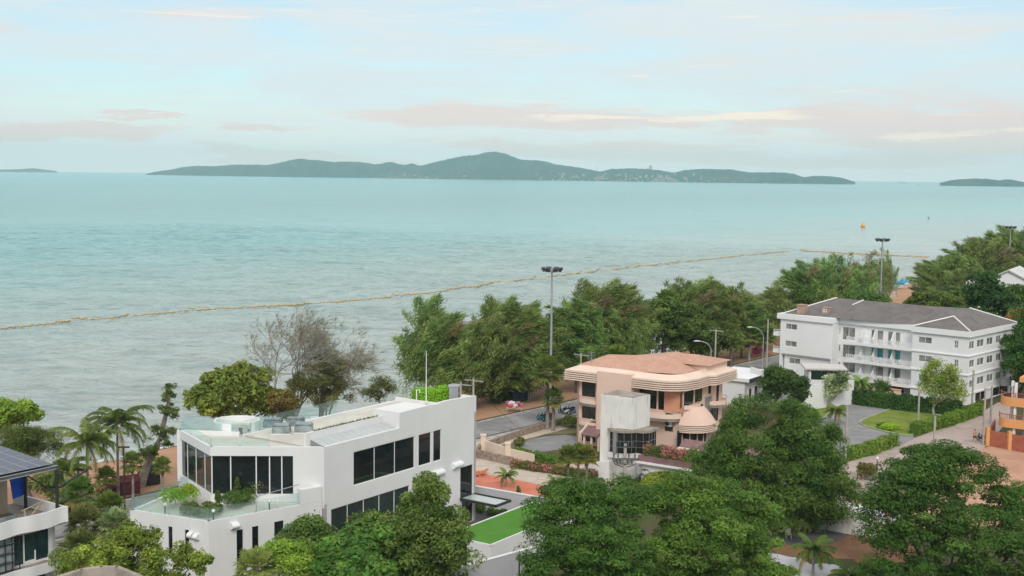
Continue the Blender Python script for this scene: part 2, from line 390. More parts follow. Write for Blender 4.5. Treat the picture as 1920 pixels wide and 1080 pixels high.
M['lawn dry'] = ground_mat('dry verge', (0.17, 0.17, 0.07), (0.26, 0.22, 0.14), 0.5, c=(0.13, 0.15, 0.05), fine=6.0)
def struct(o): o['kind'] = 'structure'; return o
# sea: a swell of real waves off the shore, flat rings beyond
b = MB(); rad = [0, 60, 150, 400, 1000, 3000, 8000, 20500]; K = 96; zf = SEA_Z - 0.32
vs = [(0, 0, zf)] + [(r * math.sin(2 * math.pi * i / K), r * math.cos(2 * math.pi * i / K), zf) for r in rad[1:] for i in range(K)]
fs = [(0, 1 + (i + 1) % K, 1 + i) for i in range(K)]
for j in range(len(rad) - 2):
    fs += [(1 + j * K + i, 1 + j * K + (i + 1) % K, 1 + (j + 1) * K + (i + 1) % K, 1 + (j + 1) * K + i) for i in range(K)]
gx = np.arange(-330, 620, 2.0); gn = np.concatenate([np.arange(124, 330, 1.1), np.arange(330, 800, 1.9)])
SS, NN = np.meshgrid(gx, gn, indexing='ij'); X_ = S_DIR.x * SS + N_DIR.x * NN; Y_ = S_DIR.y * SS + N_DIR.y * NN
rw = np.random.default_rng(77); Z_ = np.zeros_like(X_)
for i in range(46):
    lam = 2.6 * (14 / 2.6) ** rw.random(); th = -1.45 + rw.normal() * .55; k = 2 * math.pi / lam; ph = k * (X_ * math.cos(th) + Y_ * math.sin(th)) + rw.random() * 6.28 + 1.3 * np.sin(X_ * .021 * (1 + i % 3) + i) + 1.1 * np.sin(Y_ * .017 + i * 2)
    grp = .55 + .45 * np.sin(X_ * (.012 + .02 * rw.random()) + Y_ * (.03 * rw.random() - .01) + rw.random() * 6)
    Z_ += .0068 * lam * grp * np.sin(ph)
edge = np.clip((800 - NN) / 520, 0, 1) * np.clip((SS + 330) / 120, 0, 1) * np.clip((620 - SS) / 150, 0, 1) * np.clip((NN - 128) / 20, .25, 1)
Z_ = Z_ * edge * WAVE - .28 * (1 - np.clip(edge * 3, 0, 1)) + SEA_Z
def water_z(p):
    s_, n_ = p.x * S_DIR.x + p.y * S_DIR.y, p.x * N_DIR.x + p.y * N_DIR.y
    i, j = int(np.clip(round((s_ + 330) / 2.0), 0, len(gx) - 1)), int(np.clip(np.searchsorted(gn, n_), 0, len(gn) - 1))
    return float(Z_[i, j])
k0 = len(vs); n1_, n2_ = X_.shape
vs += list(zip(X_.ravel(), Y_.ravel(), Z_.ravel())); idx = np.arange(n1_ * n2_).reshape(n1_, n2_) + k0
fs += list(map(tuple, np.stack([idx[:-1, :-1], idx[:-1, 1:], idx[1:, 1:], idx[1:, :-1]], -1).reshape(-1, 4)[:, ::-1].tolist()))
b.add(vs, fs); struct(b.build('sea', M['sea'], smooth=True))

# land: one sheet, the shore edge sloping under the sea
rg = random.Random(5)
def coast(s): return 134 + 1.2 * math.sin(s * 0.05) + 0.8 * math.sin(s * 0.13 + 1) + max(0, (s - 230) * 0.16)
b = MB(); prof = [(-900, 0), (-300, 0), (-60, 0), (60, 0), (100, 0), (108, -0.02)]
ss = [-900, -400, -200, -100] + list(range(-60, 620, 8)) + [700, 900, 1300, 2000]
rows = []
for s in ss:
    c = coast(s); row = [(*SN(s, n), z) for n, z in prof]
    for k, z in ((0.3, -0.35), (0.6, -1.1), (0.85, -1.9), (1.0, -2.5), (1.25, -3.4), (1.8, -3.9)):
        n = 110 + (c - 110) * k; row.append((*SN(s, n), z))
    rows.append(row)
W_ = len(rows[0])
b.add([p for r_ in rows for p in r_], [(i * W_ + j, (i + 1) * W_ + j, (i + 1) * W_ + j + 1, i * W_ + j + 1) for i in range(len(rows) - 1) for j in range(W_ - 1)])
gm = b.build('ground', [M['earth'], M['sand']], smooth=False)
gm.data.polygons.foreach_set('material_index', [1 if (k % (W_ - 1)) >= 5 else 0 for k in range(len(gm.data.polygons))])
struct(gm)
# wash of foam along the waterline
b = MB(); pts = []
for s in range(-60, 500):
    c = coast(s) ; pts.append((c + 0.15 + 0.5 * rg.random(), c + 0.9 + 1.6 * rg.random() * (1 if (s // 7) % 3 else 0.3)))
for i in range(len(pts) - 1):
    s = -60 + i
    b.quad((*SN(s, pts[i][0]), SEA_Z + 0.04), (*SN(s + 1, pts[i + 1][0]), SEA_Z + 0.04), (*SN(s + 1, pts[i + 1][1]), SEA_Z + 0.04), (*SN(s, pts[i][1]), SEA_Z + 0.04))
struct(b.build('surf', M['foam']))

def sheet(name, pts, z, m, edge=None):
    """paved sheet; pts are survey pixels on the level z"""
    q = [G(x, y, z) for x, y in pts]
    b = MB(); b.prism([(p.x, p.y) for p in q], -0.05, z)
    return struct(b.build(name, m))
# shore road with kerbs
b = MB(); b.prism([SN(-120, 99.5), SN(600, 99.5), SN(600, 106.5), SN(-120, 106.5)], -0.05, 0.03); struct(b.build('road', M['asphalt']))
M['kerb'] = mat('kerb', (0.42, 0.41, 0.40), 0.9, 0.25, 0.8)
M['dark kerb'] = mat('gutter', (0.14, 0.13, 0.13), 0.9, 0.25, 0.8)
b = MB()
for n0, n1, h in ((106.5, 106.8, 0.15), (98.9, 99.5, 0.14)):
    b.prism([SN(-120, n0), SN(600, n0), SN(600, n1), SN(-120, n1)], 0, h)
struct(b.build('kerb', M['kerb']))
b = MB(); b.prism([SN(-120, 95.5), SN(600, 95.5), SN(600, 98.9), SN(-120, 98.9)], -0.05, 0.06); struct(b.build('pavement', M['cream']))
b = MB(); b.prism([SN(-120, 99.5), SN(600, 99.5), SN(600, 100.4), SN(-120, 100.4)], 0.0, 0.045); struct(b.build('gutter', M['dark kerb']))
# ------------------------------------------------------------------ courts, lawns, lanes (survey outlines on the ground)
sheet('peach_court', [(886, 858), (1000, 845), (1130, 880), (1210, 920), (1085, 945), (1054, 938), (886, 911)], 0.02, M['cream'])
sheet('salmon_strip', [(884, 887), (905, 888), (985, 903), (1075, 922), (1090, 940), (1060, 942), (884, 912)], 0.045, M['salmon'])
sheet('round_court', [(975, 838), (990, 826), (1020, 818), (1060, 815), (1080, 818), (1082, 832), (1050, 842), (1010, 848)], 0.035, M['pave'])
sheet('grass_verge', [(905, 838), (960, 818), (1010, 800), (1060, 786), (1085, 788), (1082, 812), (1020, 815), (980, 832), (940, 850)], 0.012, M['lawn dry'])
sheet('lane', [(1836, 776), (1870, 755), (1900, 752), (1890, 790), (1862, 820), (1845, 840), (1780, 868), (1700, 880), (1600, 930), (1480, 985), (1380, 1010), (1500, 920), (1590, 866), (1682, 837), (1712, 822)], 0.02, M['lane'])
sheet('paved_drive', [(1498, 746), (1590, 756), (1670, 767), (1715, 790), (1712, 824), (1682, 838), (1588, 864), (1530, 852), (1490, 800)], 0.022, M['pave'])
def lawn(name, pts):
    sheet(name, pts, 0.06, M['lawn'])
    q = [xy(G(x, y, 0)) for x, y in pts]; b = MB()
    for p, r_ in zip(q, q[1:] + q[:1]): b.slab(p, r_, -0.14, 0, 0.13)
    struct(b.build('kerb', M['kerb']))
lawn('lawn', [(1609, 793), (1620, 786), (1667, 768), (1711, 767), (1752, 777), (1800, 783), (1836, 778), (1770, 800), (1712, 815), (1706, 818), (1680, 814), (1652, 808), (1622, 800)])
lawn('lawn', [(1498, 758), (1530, 758), (1557, 765), (1556, 775), (1546, 784), (1504, 795), (1495, 780)])
sheet('red_soil', [(1845, 840), (1870, 832), (1960, 832), (2010, 960), (1700, 1010), (1560, 960), (1590, 934), (1700, 884), (1780, 872)], 0.03, M['soil'])
sheet('brown_yard', [(1440, 992), (1540, 975), (1700, 1010), (1760, 1080), (1640, 1085), (1600, 1048), (1470, 1045), (1430, 1020)], 0.03, M['brown'])
sheet('yard_slab', [(1410, 1000), (1545, 985), (1590, 1005), (1555, 1020), (1440, 1022)], 0.045, M['dark pave'])
sheet('pale_path', [(1430, 1032), (1480, 1044), (1500, 1046), (1520, 1058), (1540, 1056), (1580, 1060), (1600, 1072), (1720, 1080), (1760, 1120), (1440, 1140)], 0.05, M['pale path'])
# ------------------------------------------------------------------ white villa
A_ = Vector((0.822, -0.569)); B_ = Vector((0.569, 0.822))          # street grid: along the fronts, and away from them
M['white'] = mat('white render', (0.74, 0.735, 0.735), 0.75, 0.035, 0.25, bump=0.05, bscale=3.0, streak=0.18, streak_c=(0.54, 0.55, 0.54))
M['white clean'] = mat('white trim', (0.78, 0.78, 0.78), 0.6, 0.03, 0.4)
M['roof deck'] = mat('roof deck', (0.58, 0.56, 0.50), 0.85, 0.10, 0.35, streak=0.15)
M['glass'] = glass_dark('smoked glass')
M['glass green'] = glass_dark('green smoked glass', (0.010, 0.024, 0.018))
M['frame dark'] = mat('dark frame', (0.03, 0.03, 0.032), 0.5, 0.1)
M['rail glass'] = glass_clear('rail glass')
M['steel'] = mat('steel', (0.42, 0.43, 0.44), 0.4, 0.1, metal=0.6)
M['skylight'] = mat('skylight glass', (0.47, 0.51, 0.50), 0.2, 0.10, 0.6, spec=0.6)
M['cover'] = mat('grey plastic cover', (0.24, 0.28, 0.29), 0.45, 0.4, 1.6, bump=0.5, bscale=3.0)
M['lamp glass'] = mat('lamp globe', (0.8, 0.8, 0.78), 0.3, 0.02)
M['grey wall'] = mat('pale grey wall', (0.52, 0.52, 0.55), 0.85, 0.05, 0.3, streak=0.15)
M['turf'] = ground_mat('artificial turf', (0.085, 0.24, 0.030), (0.105, 0.275, 0.040), 0.5, c=(0.095, 0.26, 0.045), fine=14.0, bump=0.5)

PRt = G(891, 975); PR = xy(PRt)
def on_line(p, d, px):
    """point of the line p + t d that is seen in picture column px (at mid height)"""
    lo, hi = -120.0, 120.0
    for k in range(60):
        t = (lo + hi) / 2; q = p + d * t
        x = PX((q.x, q.y, 6.0))[0]
        if (x < px) == ((PX((*(p + d * hi), 6.0))[0]) > (PX((*(p + d * lo), 6.0))[0])): lo = t
        else: hi = t
    return p + d * t
def col_at(p0, p1, px, z):
    """distance along p0 -> p1 at which picture column px is met on the level z"""
    p0, p1 = xy(p0), xy(p1); L = (p1 - p0).length; d = (p1 - p0) / L; lo, hi = -0.5 * L, 1.5 * L
    up = PX((*(p0 + d * hi), z))[0] > PX((*(p0 + d * lo), z))[0]
    for k in range(50):
        t = (lo + hi) / 2
        if (PX((*(p0 + d * t), z))[0] < px) == up: lo = t
        else: hi = t
    return t
C1 = PR - B_ * 20.8
C0 = xy(G(394, 838, 10.8)); LW = xy(G(334, 805, 10.8))
BR = PR - A_ * 9.8; BL = C1 - A_ * 9.8
T0 = xy(G(391, 978, 6.4)); TL = xy(G(244, 956, 6.4)); TB = xy(G(366, 917, 6.4)) + Vector((-0.6, 2.5))
TRr = C1 - B_ * 0.25 + A_ * 0.0
villa = thing('villa', 'large white flat roofed modern villa with dark glass walls and roof terrace', 'house', (C1.x, C1.y, 0))
# -- main wing walls
w = MB()
u = lambda px, z: col_at(C1, PR, px, z)
up_ = [(u(663, 8), u(778, 8), 6.85, 9.75), (u(785, 8), u(809, 8), 6.85, 9.75), (u(812.5, 8), u(828, 8), 6.85, 9.75)]
low_ = [(u(621, 4), u(768, 4), 2.9, 5.45), (u(863, 4), u(886, 4), 2.6, 5.55)]
door_ = [(u(866, 1.5), u(886, 1.5), 0.05, 2.35)]
w.wall(C1, PR, 0, 10.55, up_ + low_ + door_, 0.3)
w.wall(PR, BR, 0, 10.55, [(2, 4.2, 6.9, 9.3), (5.5, 8, 3.0, 5.4)], 0.3)
w.wall(BR, BL, 0, 10.55, [(3, 8, 6.9, 9.3), (10, 16, 6.9, 9.3)], 0.3)
w.slab(BL, C1, 0.3, 0, 6.0)
w.build('wall', M['white'], villa)
window(villa, C1, PR, *up_[0], M['glass'], M['white clean'], 3, 0, 0.3)
window(villa, C1, PR, *up_[1], M['glass'], M['white clean'], 1, 0, 0.3)
window(villa, C1, PR, *up_[2], M['glass'], M['white clean'], 1, 0, 0.3)
window(villa, C1, PR, *low_[0], M['glass green'], M['white clean'], 5, 0, 0.3)
window(villa, C1, PR, *low_[1], M['glass'], M['frame dark'], 1, 0, 0.3)
o = window(villa, C1, PR, *door_[0], M['glass'], M['frame dark'], 2, 0, 0.3, name='door')
window(villa, PR, BR, 2, 4.2, 6.9, 9.3, M['glass'], M['white clean'], 2, 0, 0.3); window(villa, PR, BR, 5.5, 8, 3.0, 5.4, M['glass'], M['white clean'], 2, 0, 0.3)
window(villa, BR, BL, 3, 8, 6.9, 9.3, M['glass'], M['white clean'], 3, 0, 0.3); window(villa, BR, BL, 10, 16, 6.9, 9.3, M['glass'], M['white clean'], 4, 0, 0.3)
# -- roof: deck, front parapet, upstand, stair box, high right end with its curved shoulder
ins = lambda p: p
deck = MB(); q = 0.32
deck.prism([C1 - A_ * q + B_ * q, PR - A_ * q - B_ * q, BR + A_ * q - B_ * q, BL + A_ * q + B_ * q], 10.05, 10.5); 
deck.build('roof', M['roof deck'], villa)
par = MB(); F0 = lambda t, k=0.0: C1 + B_ * t - A_ * k
tA, tB = u(609, 10.8), u(771, 11)
par.prism([F0(0.0), F0(tB - 1.6), F0(tB - 1.6, 0.3), F0(0.0, 0.3)], 10.551, 10.8)           # front parapet
tX = u(806, 11.3); zbox = HZ(F0(tB), 769)
prof = [(px, py) for px, py in ((806, 759.5), (813, 759), (820, 757.5), (827, 754.5), (836, 752), (850, 749), (870, 745.5), (891, 742))]
tz = [(u(px, 11.4) if px < 891 else 20.8, py) for px, py in prof]; tz = [(t, HZ(F0(t), py)) for t, py in tz]
for (t0_, z0_), (t1_, z1_) in zip(tz, tz[1:]):
    par.prism([F0(t0_), F0(t1_), F0(t1_, 0.3), F0(t0_, 0.3)], 10.552, [z0_, z1_, z1_, z0_])
zt = tz[-1][1]
par.prism([PR - A_ * 0.3, PR - A_ * 1.6, PR - A_ * 1.6 - B_ * 0.3, PR - A_ * 0.3 - B_ * 0.3], 10.553, zt - 0.05)     # right end parapet
par.prism([PR - A_ * 1.6, PR - A_ * 9.8, PR - A_ * 9.8 - B_ * 0.3, PR - A_ * 1.6 - B_ * 0.3], 10.553, 10.85)
par.build('parapet', M['white'], villa)
up = MB(); up.prism([F0(tA - 0.2, 1.9), F0(tB - 1.61, 1.9), F0(tB - 1.61, 2.15), F0(tA - 0.2, 2.15)], 10.5, 11.7)
up.prism([F0(tB - 1.6, 0.0), F0(tX, 0.0), F0(tX, 3.0), F0(tB - 1.6, 3.0)], 10.552, [zbox, tz[0][1], zbox, zbox])
up.build('upstand', M['white'], villa)
sk = MB(); sk.prism([F0(tA + 0.3, 0.35), F0(tB - 1.9, 0.35), F0(tB - 1.9, 1.88), F0(tA + 0.3, 1.88)], [10.55] * 4, [10.7, 10.7, 11.1, 11.1])
so = sk.build('skylight', M['skylight'], villa); fr = MB()
for i in range(12):
    t = tA + 0.3 + (tB - 2.2 - tA - 0.06) * i / 11
    fr.prism([F0(t, 0.34), F0(t + 0.05, 0.34), F0(t + 0.05, 1.885), F0(t, 1.885)], 10.56, [10.73, 10.73, 11.13, 11.13])
fr.build('glazing_bar', M['grey wall'], so)
sp = MB()
for k in range(70):
    rr = random.Random(k); tt = tA + 0.8 + (tB - 3.0 - tA) * (k + rr.random()) / 70; q = F0(tt, 2.02)
    for i in range(5):
        a_ = rr.uniform(0, 6.28); c0 = Vector((q.x, q.y, 11.69)); d = Vector((math.cos(a_), math.sin(a_), 0)); e_ = d.cross(Vector((0, 0, 1))) * 0.05
        sp.add([c0 - e_, c0 + e_, c0 + d * rr.uniform(.05, .2) + Vector((0, 0, rr.uniform(0.05, 0.22)))], [(0, 1, 2)])
so = sp.build('creeper_strip', mat('creeper', (0.10, 0.14, 0.03), .8, .3, 2.0), villa); so['kind'] = 'stuff'
# -- glass pavilion at the left end
band = MB()
poly = [LW, C0, C1 + Vector((0.0, 0.0))]
pav = [LW, C0, C1, BL, LW + (BL - LW).normalized() * 0.01]
band.wall(LW, C0, 10.06, 10.8, (), 0.28); band.wall(C0, C1, 10.06, 10.8, (), 0.28); band.wall(BL, LW, 6.3, 10.8, [(1.5, (LW - BL).length - 0.6, 6.9, 9.9)], 0.28)
band.wall(LW, C0, 6.2, 6.9, (), 0.28); band.wall(C0, C1, 6.2, 6.9, (), 0.28)
uw = lambda px: col_at(C0, C1, px, 8.5)
band.wall(C0 + (C1 - C0).normalized() * uw(549.5), C1, 6.901, 10.059, (), 0.28)
band.build('pavilion_band', M['white'], villa)
fl = MB(); fl.prism([LW, C0, C1, BL], 5.7, 6.25); fl.build('floor_slab', M['white'], villa)
rf = MB(); i0 = (C1 - C0).normalized()
nA, nB = Vector((-(C0 - LW).normalized().y, (C0 - LW).normalized().x)), Vector((-i0.y, i0.x))
rf.prism([LW + nA * .3 + (C0 - LW).normalized() * .0, C0 + (nA + nB) * 0.24, C1 + nB * .3, BL + Vector((0, -.3))], 9.9, 10.45); rf.build('roof', M['roof deck'], villa)
def glazing(p0, p1, cols, z0, z1, inset, bar=0.09, name='window'):
    p0, p1 = xy(p0), xy(p1); d = (p1 - p0).normalized(); nn = Vector((-d.y, d.x)) * inset
    for a, b_ in zip(cols, cols[1:]):
        f = MB(); f.prism([p0 + d * a + nn, p0 + d * (a + bar) + nn, p0 + d * (a + bar) + nn * 1.9, p0 + d * a + nn * 1.9], z0, z1)
        o = f.build('window', M['white clean'], villa)
        g = MB(); g.prism([p0 + d * (a + bar) + nn * 1.3, p0 + d * b_ + nn * 1.3, p0 + d * b_ + nn * 1.5, p0 + d * (a + bar) + nn * 1.5], z0, z1)
        g.build('pane', M['glass'], o)
L1 = (C0 - LW).length; L2 = (C1 - C0).length
ul = lambda px: col_at(LW, C0, px, 8.5)
glazing(LW, C0, [0.02, ul(348.5), ul(364.5), ul(381), L1 - 0.14], 6.9, 10.06, 0.12)
glazing(C0, C1, [0.05, uw(431), uw(479), uw(504), uw(527), uw(549.4)], 6.9, 10.06, 0.12)
# -- terrace wing
ter = MB(); LT = (T0 - TL).length; LF = (TRr - T0).length
ut = lambda px, z: col_at(TL, T0, px, z); uf = lambda px, z: col_at(T0, TRr, px, z)
hl = [(ut(315.8, 4.4), ut(323.5, 4.4), 3.0, 5.55), (ut(346.8, 4.4), ut(354.5, 4.4), 2.9, 5.5)]
hf = [(uf(444, 3.5), uf(456, 3.5), 1.5, 5.3), (uf(473, 3.5), uf(485, 3.5), 1.5, 5.35), (uf(514.5, 3.5), uf(532, 3.5), 2.3, 5.4)]
ter.wall(TL, T0, 0, 6.4, hl, 0.3); ter.wall(T0, TRr, 0, 6.4, hf, 0.3)
TB2 = BL + Vector((-1.0, 1.0))
ter.wall(TB, TL, 0, 6.4, (), 0.3); ter.wall(TB2, TB, 0, 6.2, (), 0.3)
ter.build('terrace_wall', M['white'], villa)
for h in hl: window(villa, TL, T0, *h, M['glass'], M['frame dark'], 1, 0, 0.3, 0.04)
for h in hf: window(villa, T0, TRr, *h, M['glass'], M['frame dark'], 2 if h[1] - h[0] > 1 else 1, 0, 0.3, 0.05)
tf = MB(); tf.prism([TL + Vector((.3, .1)), T0 + Vector((0.0, .4)), TRr - A_ * .3, TB2, TB + Vector((.3, -.1))], 5.6, 6.15); tf.build('terrace_floor', M['roof deck'], villa)
def glass_rail(pts, z0, z1, name='glass_rail', inset=0.12, post=1.6):
    o = None
    for p0, p1 in zip(pts, pts[1:]):
        d = (p1 - p0); L = d.length; d = d / L; n_ = Vector((-d.y, d.x)) * inset
        g = MB(); k = max(1, int(L / post))
        for i in range(k):
            a, e = p0 + d * (L * i / k + 0.02) + n_, p0 + d * (L * (i + 1) / k - 0.02) + n_
            g.slab(a, e, 0.02, z0, z1)
        o = g.build(name, M['rail glass'], villa)
        f = MB()
        for i in range(k + 1):
            a = p0 + d * (L * i / k) + n_; f.box(a - Vector((.02, .02)), (1, 0), (0, 1), 0.04, 0.04, z0 - 0.1, z0 + 0.14)
        f.build('rail_clip', M['steel'], o)
TLb = TL + (TB - TL) * 0.97
glass_rail([TLb, TL, T0, T0 + (TRr - T0) * 0.80], 6.4, 7.35)
pi = MB(); e = T0 + (TRr - T0) * 0.805; e2 = T0 + (TRr - T0) * 0.86
pi.slab(e, T0 + (TRr - T0) * 0.995, 0.6, 6.41, 7.6); pi.build('terrace_pier', M['white'], villa)
hr = MB(); d_ = (TRr - T0).normalized(); nn = Vector((-d_.y, d_.x))
a, c = T0 + d_ * (LF * 0.42) + nn * 0.3, e + nn * 0.3
hr.path([(*a, 6.4), (*a, 7.6), (*c, 8.0)], 0.035, 6); hr.build('handrail', M['steel'], villa)
# roof rails (back edge and left end) 
bl2 = LW + Vector((0.15, 0.5))
glass_rail([BR + (BL - BR) * 0.42, BL + A_ * 0.2, bl2], 10.5, 11.75, inset=-0.05, post=2.2)
glass_rail([LW + (C0 - LW) * 0.02, C0 + Vector((-.1, .2)), C0 + (C1 - C0) * 0.52], 10.8, 11.5, inset=0.15, post=2.2)
# vents and lamps on the walls
def wall_vent(p0, p1, t, z, wd, h, dp, name='wall_vent'):
    p0, p1 = xy(p0), xy(p1); d = (p1 - p0).normalized(); n_ = Vector((d.y, -d.x)); c = p0 + d * t
    vs = []; K = 8
    for s in (-wd / 2, wd / 2):
        for i in range(K + 1):
            a = math.pi * i / K; q = c + d * s + n_ * (dp * math.sin(a)); vs.append((q.x, q.y, z + h / 2 * math.cos(a)))
    fs = [(i, i + 1, K + 2 + i, K + 1 + i) for i in range(K)] + [tuple(range(K + 1))[::-1], tuple(range(K + 1, 2 * K + 2))]
    b = MB(); b.add(vs, fs); b.build(name, M['white clean'], villa)
wall_vent(C1, PR, u(820, 5.7), 5.75, 1.5, 0.6, 0.4); wall_vent(C1, PR, u(856, 5.7), 5.95, 1.4, 0.6, 0.4)
wall_vent(TL, T0, ut(359, 5), 5.15, 0.4, 0.5, 0.4); wall_vent(TL, T0, ut(370, 5), 5.1, 0.4, 0.5, 0.4); wall_vent(T0, TRr, uf(438, 5.5), 5.75, 0.6, 0.55, 0.5)
for (a, c, k) in ((TL, T0, 0.42), (T0, TRr, 0.02), (T0, TRr, 0.5)):
    q = a + (c - a) * k + Vector((0.1, 0.35)); l = MB(); l.tube((q.x, q.y, 6.15), (q.x, q.y, 7.0), 0.05, 0.05, 8)
    lo = l.build('terrace_lamp', M['frame dark'], villa); g = MB(); g.ball((q.x, q.y, 7.1), 0.15, 12, 8); g.build('lamp_globe', M['lamp glass'], lo, smooth=True)
# entrance canopy
can = MB(); q0 = C1 + B_ * (u(862, 2.6)); q1 = PR - B_ * 0.15; out = A_ * 4.2
for a, c in (((q0), (q0 + out)), ((q1), (q1 + out)), ((q0 + out), (q1 + out)), (q0, q1)):
    d = (c - a).normalized(); can.slab(a, c, 0.14, 2.45, 2.68)
co = can.build('canopy', M['frame dark'], villa)
g = MB(); g.prism([q0 + A_ * .02 + B_ * .15, q1 - B_ * .15, q1 + out - B_ * .15, q0 + out + B_ * .15], 2.56, 2.60); g.build('canopy_glass', M['skylight'], co)
# round roof tub with its gap
tubc = xy(G(444, 806, 10.5)) ; b = MB()
b.lathe((tubc.x, tubc.y, 10.45), [(2.0, 0), (2.0, 0.95), (1.8, 0.95), (1.8, 0.0)], 40, R(-40), R(270)); b.build('roof_ring', M['white clean'], villa, smooth=False)
b = MB(); b.lathe((tubc.x, tubc.y, 10.45), [(1.79, 0.0), (1.79, 0.3), (1.2, 0.3), (1.2, 0)], 40, R(-30), R(200)); b.build('ring_bench', M['roof deck'], villa)
q = G(850, 745, 10.9); b = MB(); b.box((q.x - .4, q.y - .4), (1, 0), (0, 1), .9, .9, 10.5, 12.0); b.box((q.x - .5, q.y - .5), (1, 0), (0, 1), 1.1, 1.1, 12.0, 12.12)
b.build('roof_vent', M['steel'], villa)
# covered units on the roof, each a thing
for k, (px, py, lab) in enumerate(((511, 801, 'grey covered box on the villa roof nearest the round ring wall'), (528, 812, 'grey covered box on the villa roof second from the round ring, standing forward'),
                                   (555, 799, 'grey covered box on the villa roof at the back, third from the ring'), (570, 810, 'grey covered box on the villa roof nearest the sloped skylight'))):
    p = xy(G(px, py, 10.5)); t = thing('covered_unit', lab, 'roof unit', (p.x, p.y, 10.5), 'covered boxes on the villa roof'); rr = random.Random(k)
    b = MB(); s = 0.72; P = [p + i0 * (sx * s * 1.05) + nB * (sy * s * 0.8) for sx, sy in ((-1, -1), (1, -1), (1, 1), (-1, 1))]
    c = sum(P, Vector((0, 0))) / 4
    b.prism(P, 10.5, 11.16); b.prism([c + (x - c) * 0.9 for x in P], 11.16, [11.26 + rr.uniform(0, .1) for _ in P]); b.build('cover', M['cover'], t, bevel=0.06)
    b = MB(); b.prism([c + (x - c) * 1.06 for x in P], 10.5, 10.56); b.build('base', M['white clean'], t)
# flag pole
p = xy(G(799, 752, 11.0)); t = thing('flagpole', 'slim white pole standing on the villa roof before the green hedge', 'pole', (p.x, p.y, 10.5))
b = MB(); b.tube((p.x, p.y, 10.5), (p.x, p.y, HZ(p, 660)), 0.055, 0.03, 8); b.build('pole', M['white clean'], t)
b = MB(); b.tube((p.x, p.y, 10.5), (p.x, p.y, 10.75), 0.16, 0.12, 10); b.build('base', M['steel'], t)
b = MB(); b.ball((p.x, p.y, HZ(p, 660) + .05), 0.08, 8, 6); b.build('finial', M['steel'], t)
q = xy(G(781, 750, 11.0)); t = thing('roof_tap', 'short bent white pipe on the villa roof left of the flagpole', 'pipe', (q.x, q.y, 10.5))
MB().path([(q.x, q.y, 10.5), (q.x, q.y, 12.0), (q.x + .3, q.y, 12.0), (q.x + .3, q.y, 11.7)], 0.05, 6).build('pipe', M['white clean'], t)
# ------------------------------------------------------------------ villa yard
sheet('villa_yard', [(760, 1000), (892, 960), (905, 935), (1075, 965), (985, 1060), (880, 1130)], 0.02, M['dark pave'])
def garden_wall(name, label, p0, p1, z1, th=0.22, m='grey wall', cap='white clean', lights=()):
    p0, p1 = xy(p0), xy(p1); t = thing(name, label, 'wall', (p0.x, p0.y, 0)); d = (p1 - p0).normalized(); n_ = Vector((-d.y, d.x))
    MB().slab(p0, p1, th, 0, z1).build('wall_panel', M[m], t)
    MB().slab(p0 - n_ * .03, p1 - n_ * .03, th + .06, z1, z1 + 0.07).build('coping', M[cap], t)
    for k in lights:
        q = p0 + (p1 - p0) * k - n_ * 0.12; b = MB(); b.tube((q.x, q.y, z1 - .95), (q.x, q.y, z1 - .55), 0.1, 0.1, 8); b.tube((q.x, q.y, z1 - .72), (q.x + n_.x * .13, q.y + n_.y * .13, z1 - .72), 0.05, 0.05, 6); b.build('wall_lamp', M['frame dark'], t)
    return t
y0, y1 = xy(G(886, 911.5, 2.2)), xy(G(1075, 944.5, 2.2))
garden_wall('garden_wall', 'pale grey garden wall behind round bushes beside the salmon strip', y0, y1, 2.2, lights=(0.57, 0.93))
ta, tb = (-61.4, -56.7), (79.3, 92.5)
ab = lambda a, b_: A_ * a + B_ * b_
annex = thing('garage', 'low flat garage with a bright green artificial turf roof', 'garage', (*ab(ta[0], tb[0]), 0))
b = MB(); b.prism([ab(ta[0], tb[0]), ab(ta[1], tb[0]), ab(ta[1], tb[1]), ab(ta[0], tb[1])], 0, 2.85); b.build('wall', M['white'], annex)
b = MB()
cs = [ab(ta[0], tb[0]), ab(ta[1], tb[0]), ab(ta[1], tb[1]), ab(ta[0], tb[1])]
for i in range(4): b.slab(cs[i], cs[(i + 1) % 4], 0.13, 2.851, 3.0 + .002 * i)
b.build('parapet', M['white clean'], annex)
b = MB(); b.prism([ab(ta[0] + .13, tb[0] + .13), ab(ta[1] - .13, tb[0] + .13), ab(ta[1] - .13, tb[1] - .13), ab(ta[0] + .13, tb[1] - .13)], 2.86, 2.95); b.build('turf_roof', M['turf'], annex)
q = cs[0] + A_ * 2.2 - B_ * .1
b = MB(); b.tube((q.x, q.y, 2.0), (q.x, q.y, 2.45), 0.1, 0.1, 8); b.build('wall_lamp', M['frame dark'], annex)
f0, f1 = xy(G(790, 1085, 3.6)), xy(G(1000, 1027.5, 3.6))
t = garden_wall('boundary_wall', 'tall pale boundary wall in front of the turf roofed garage', f0, f1, 3.6)
for k in (0.38, 0.86):
    q = f0 + (f1 - f0) * k; d = (f1 - f0).normalized(); n_ = Vector((d.y, -d.x)) * 0.04
    MB().slab(q + n_, q + d * .12 + n_, 0.05, 0.4, 3.3).build('wall_slot', M['frame dark'], t)
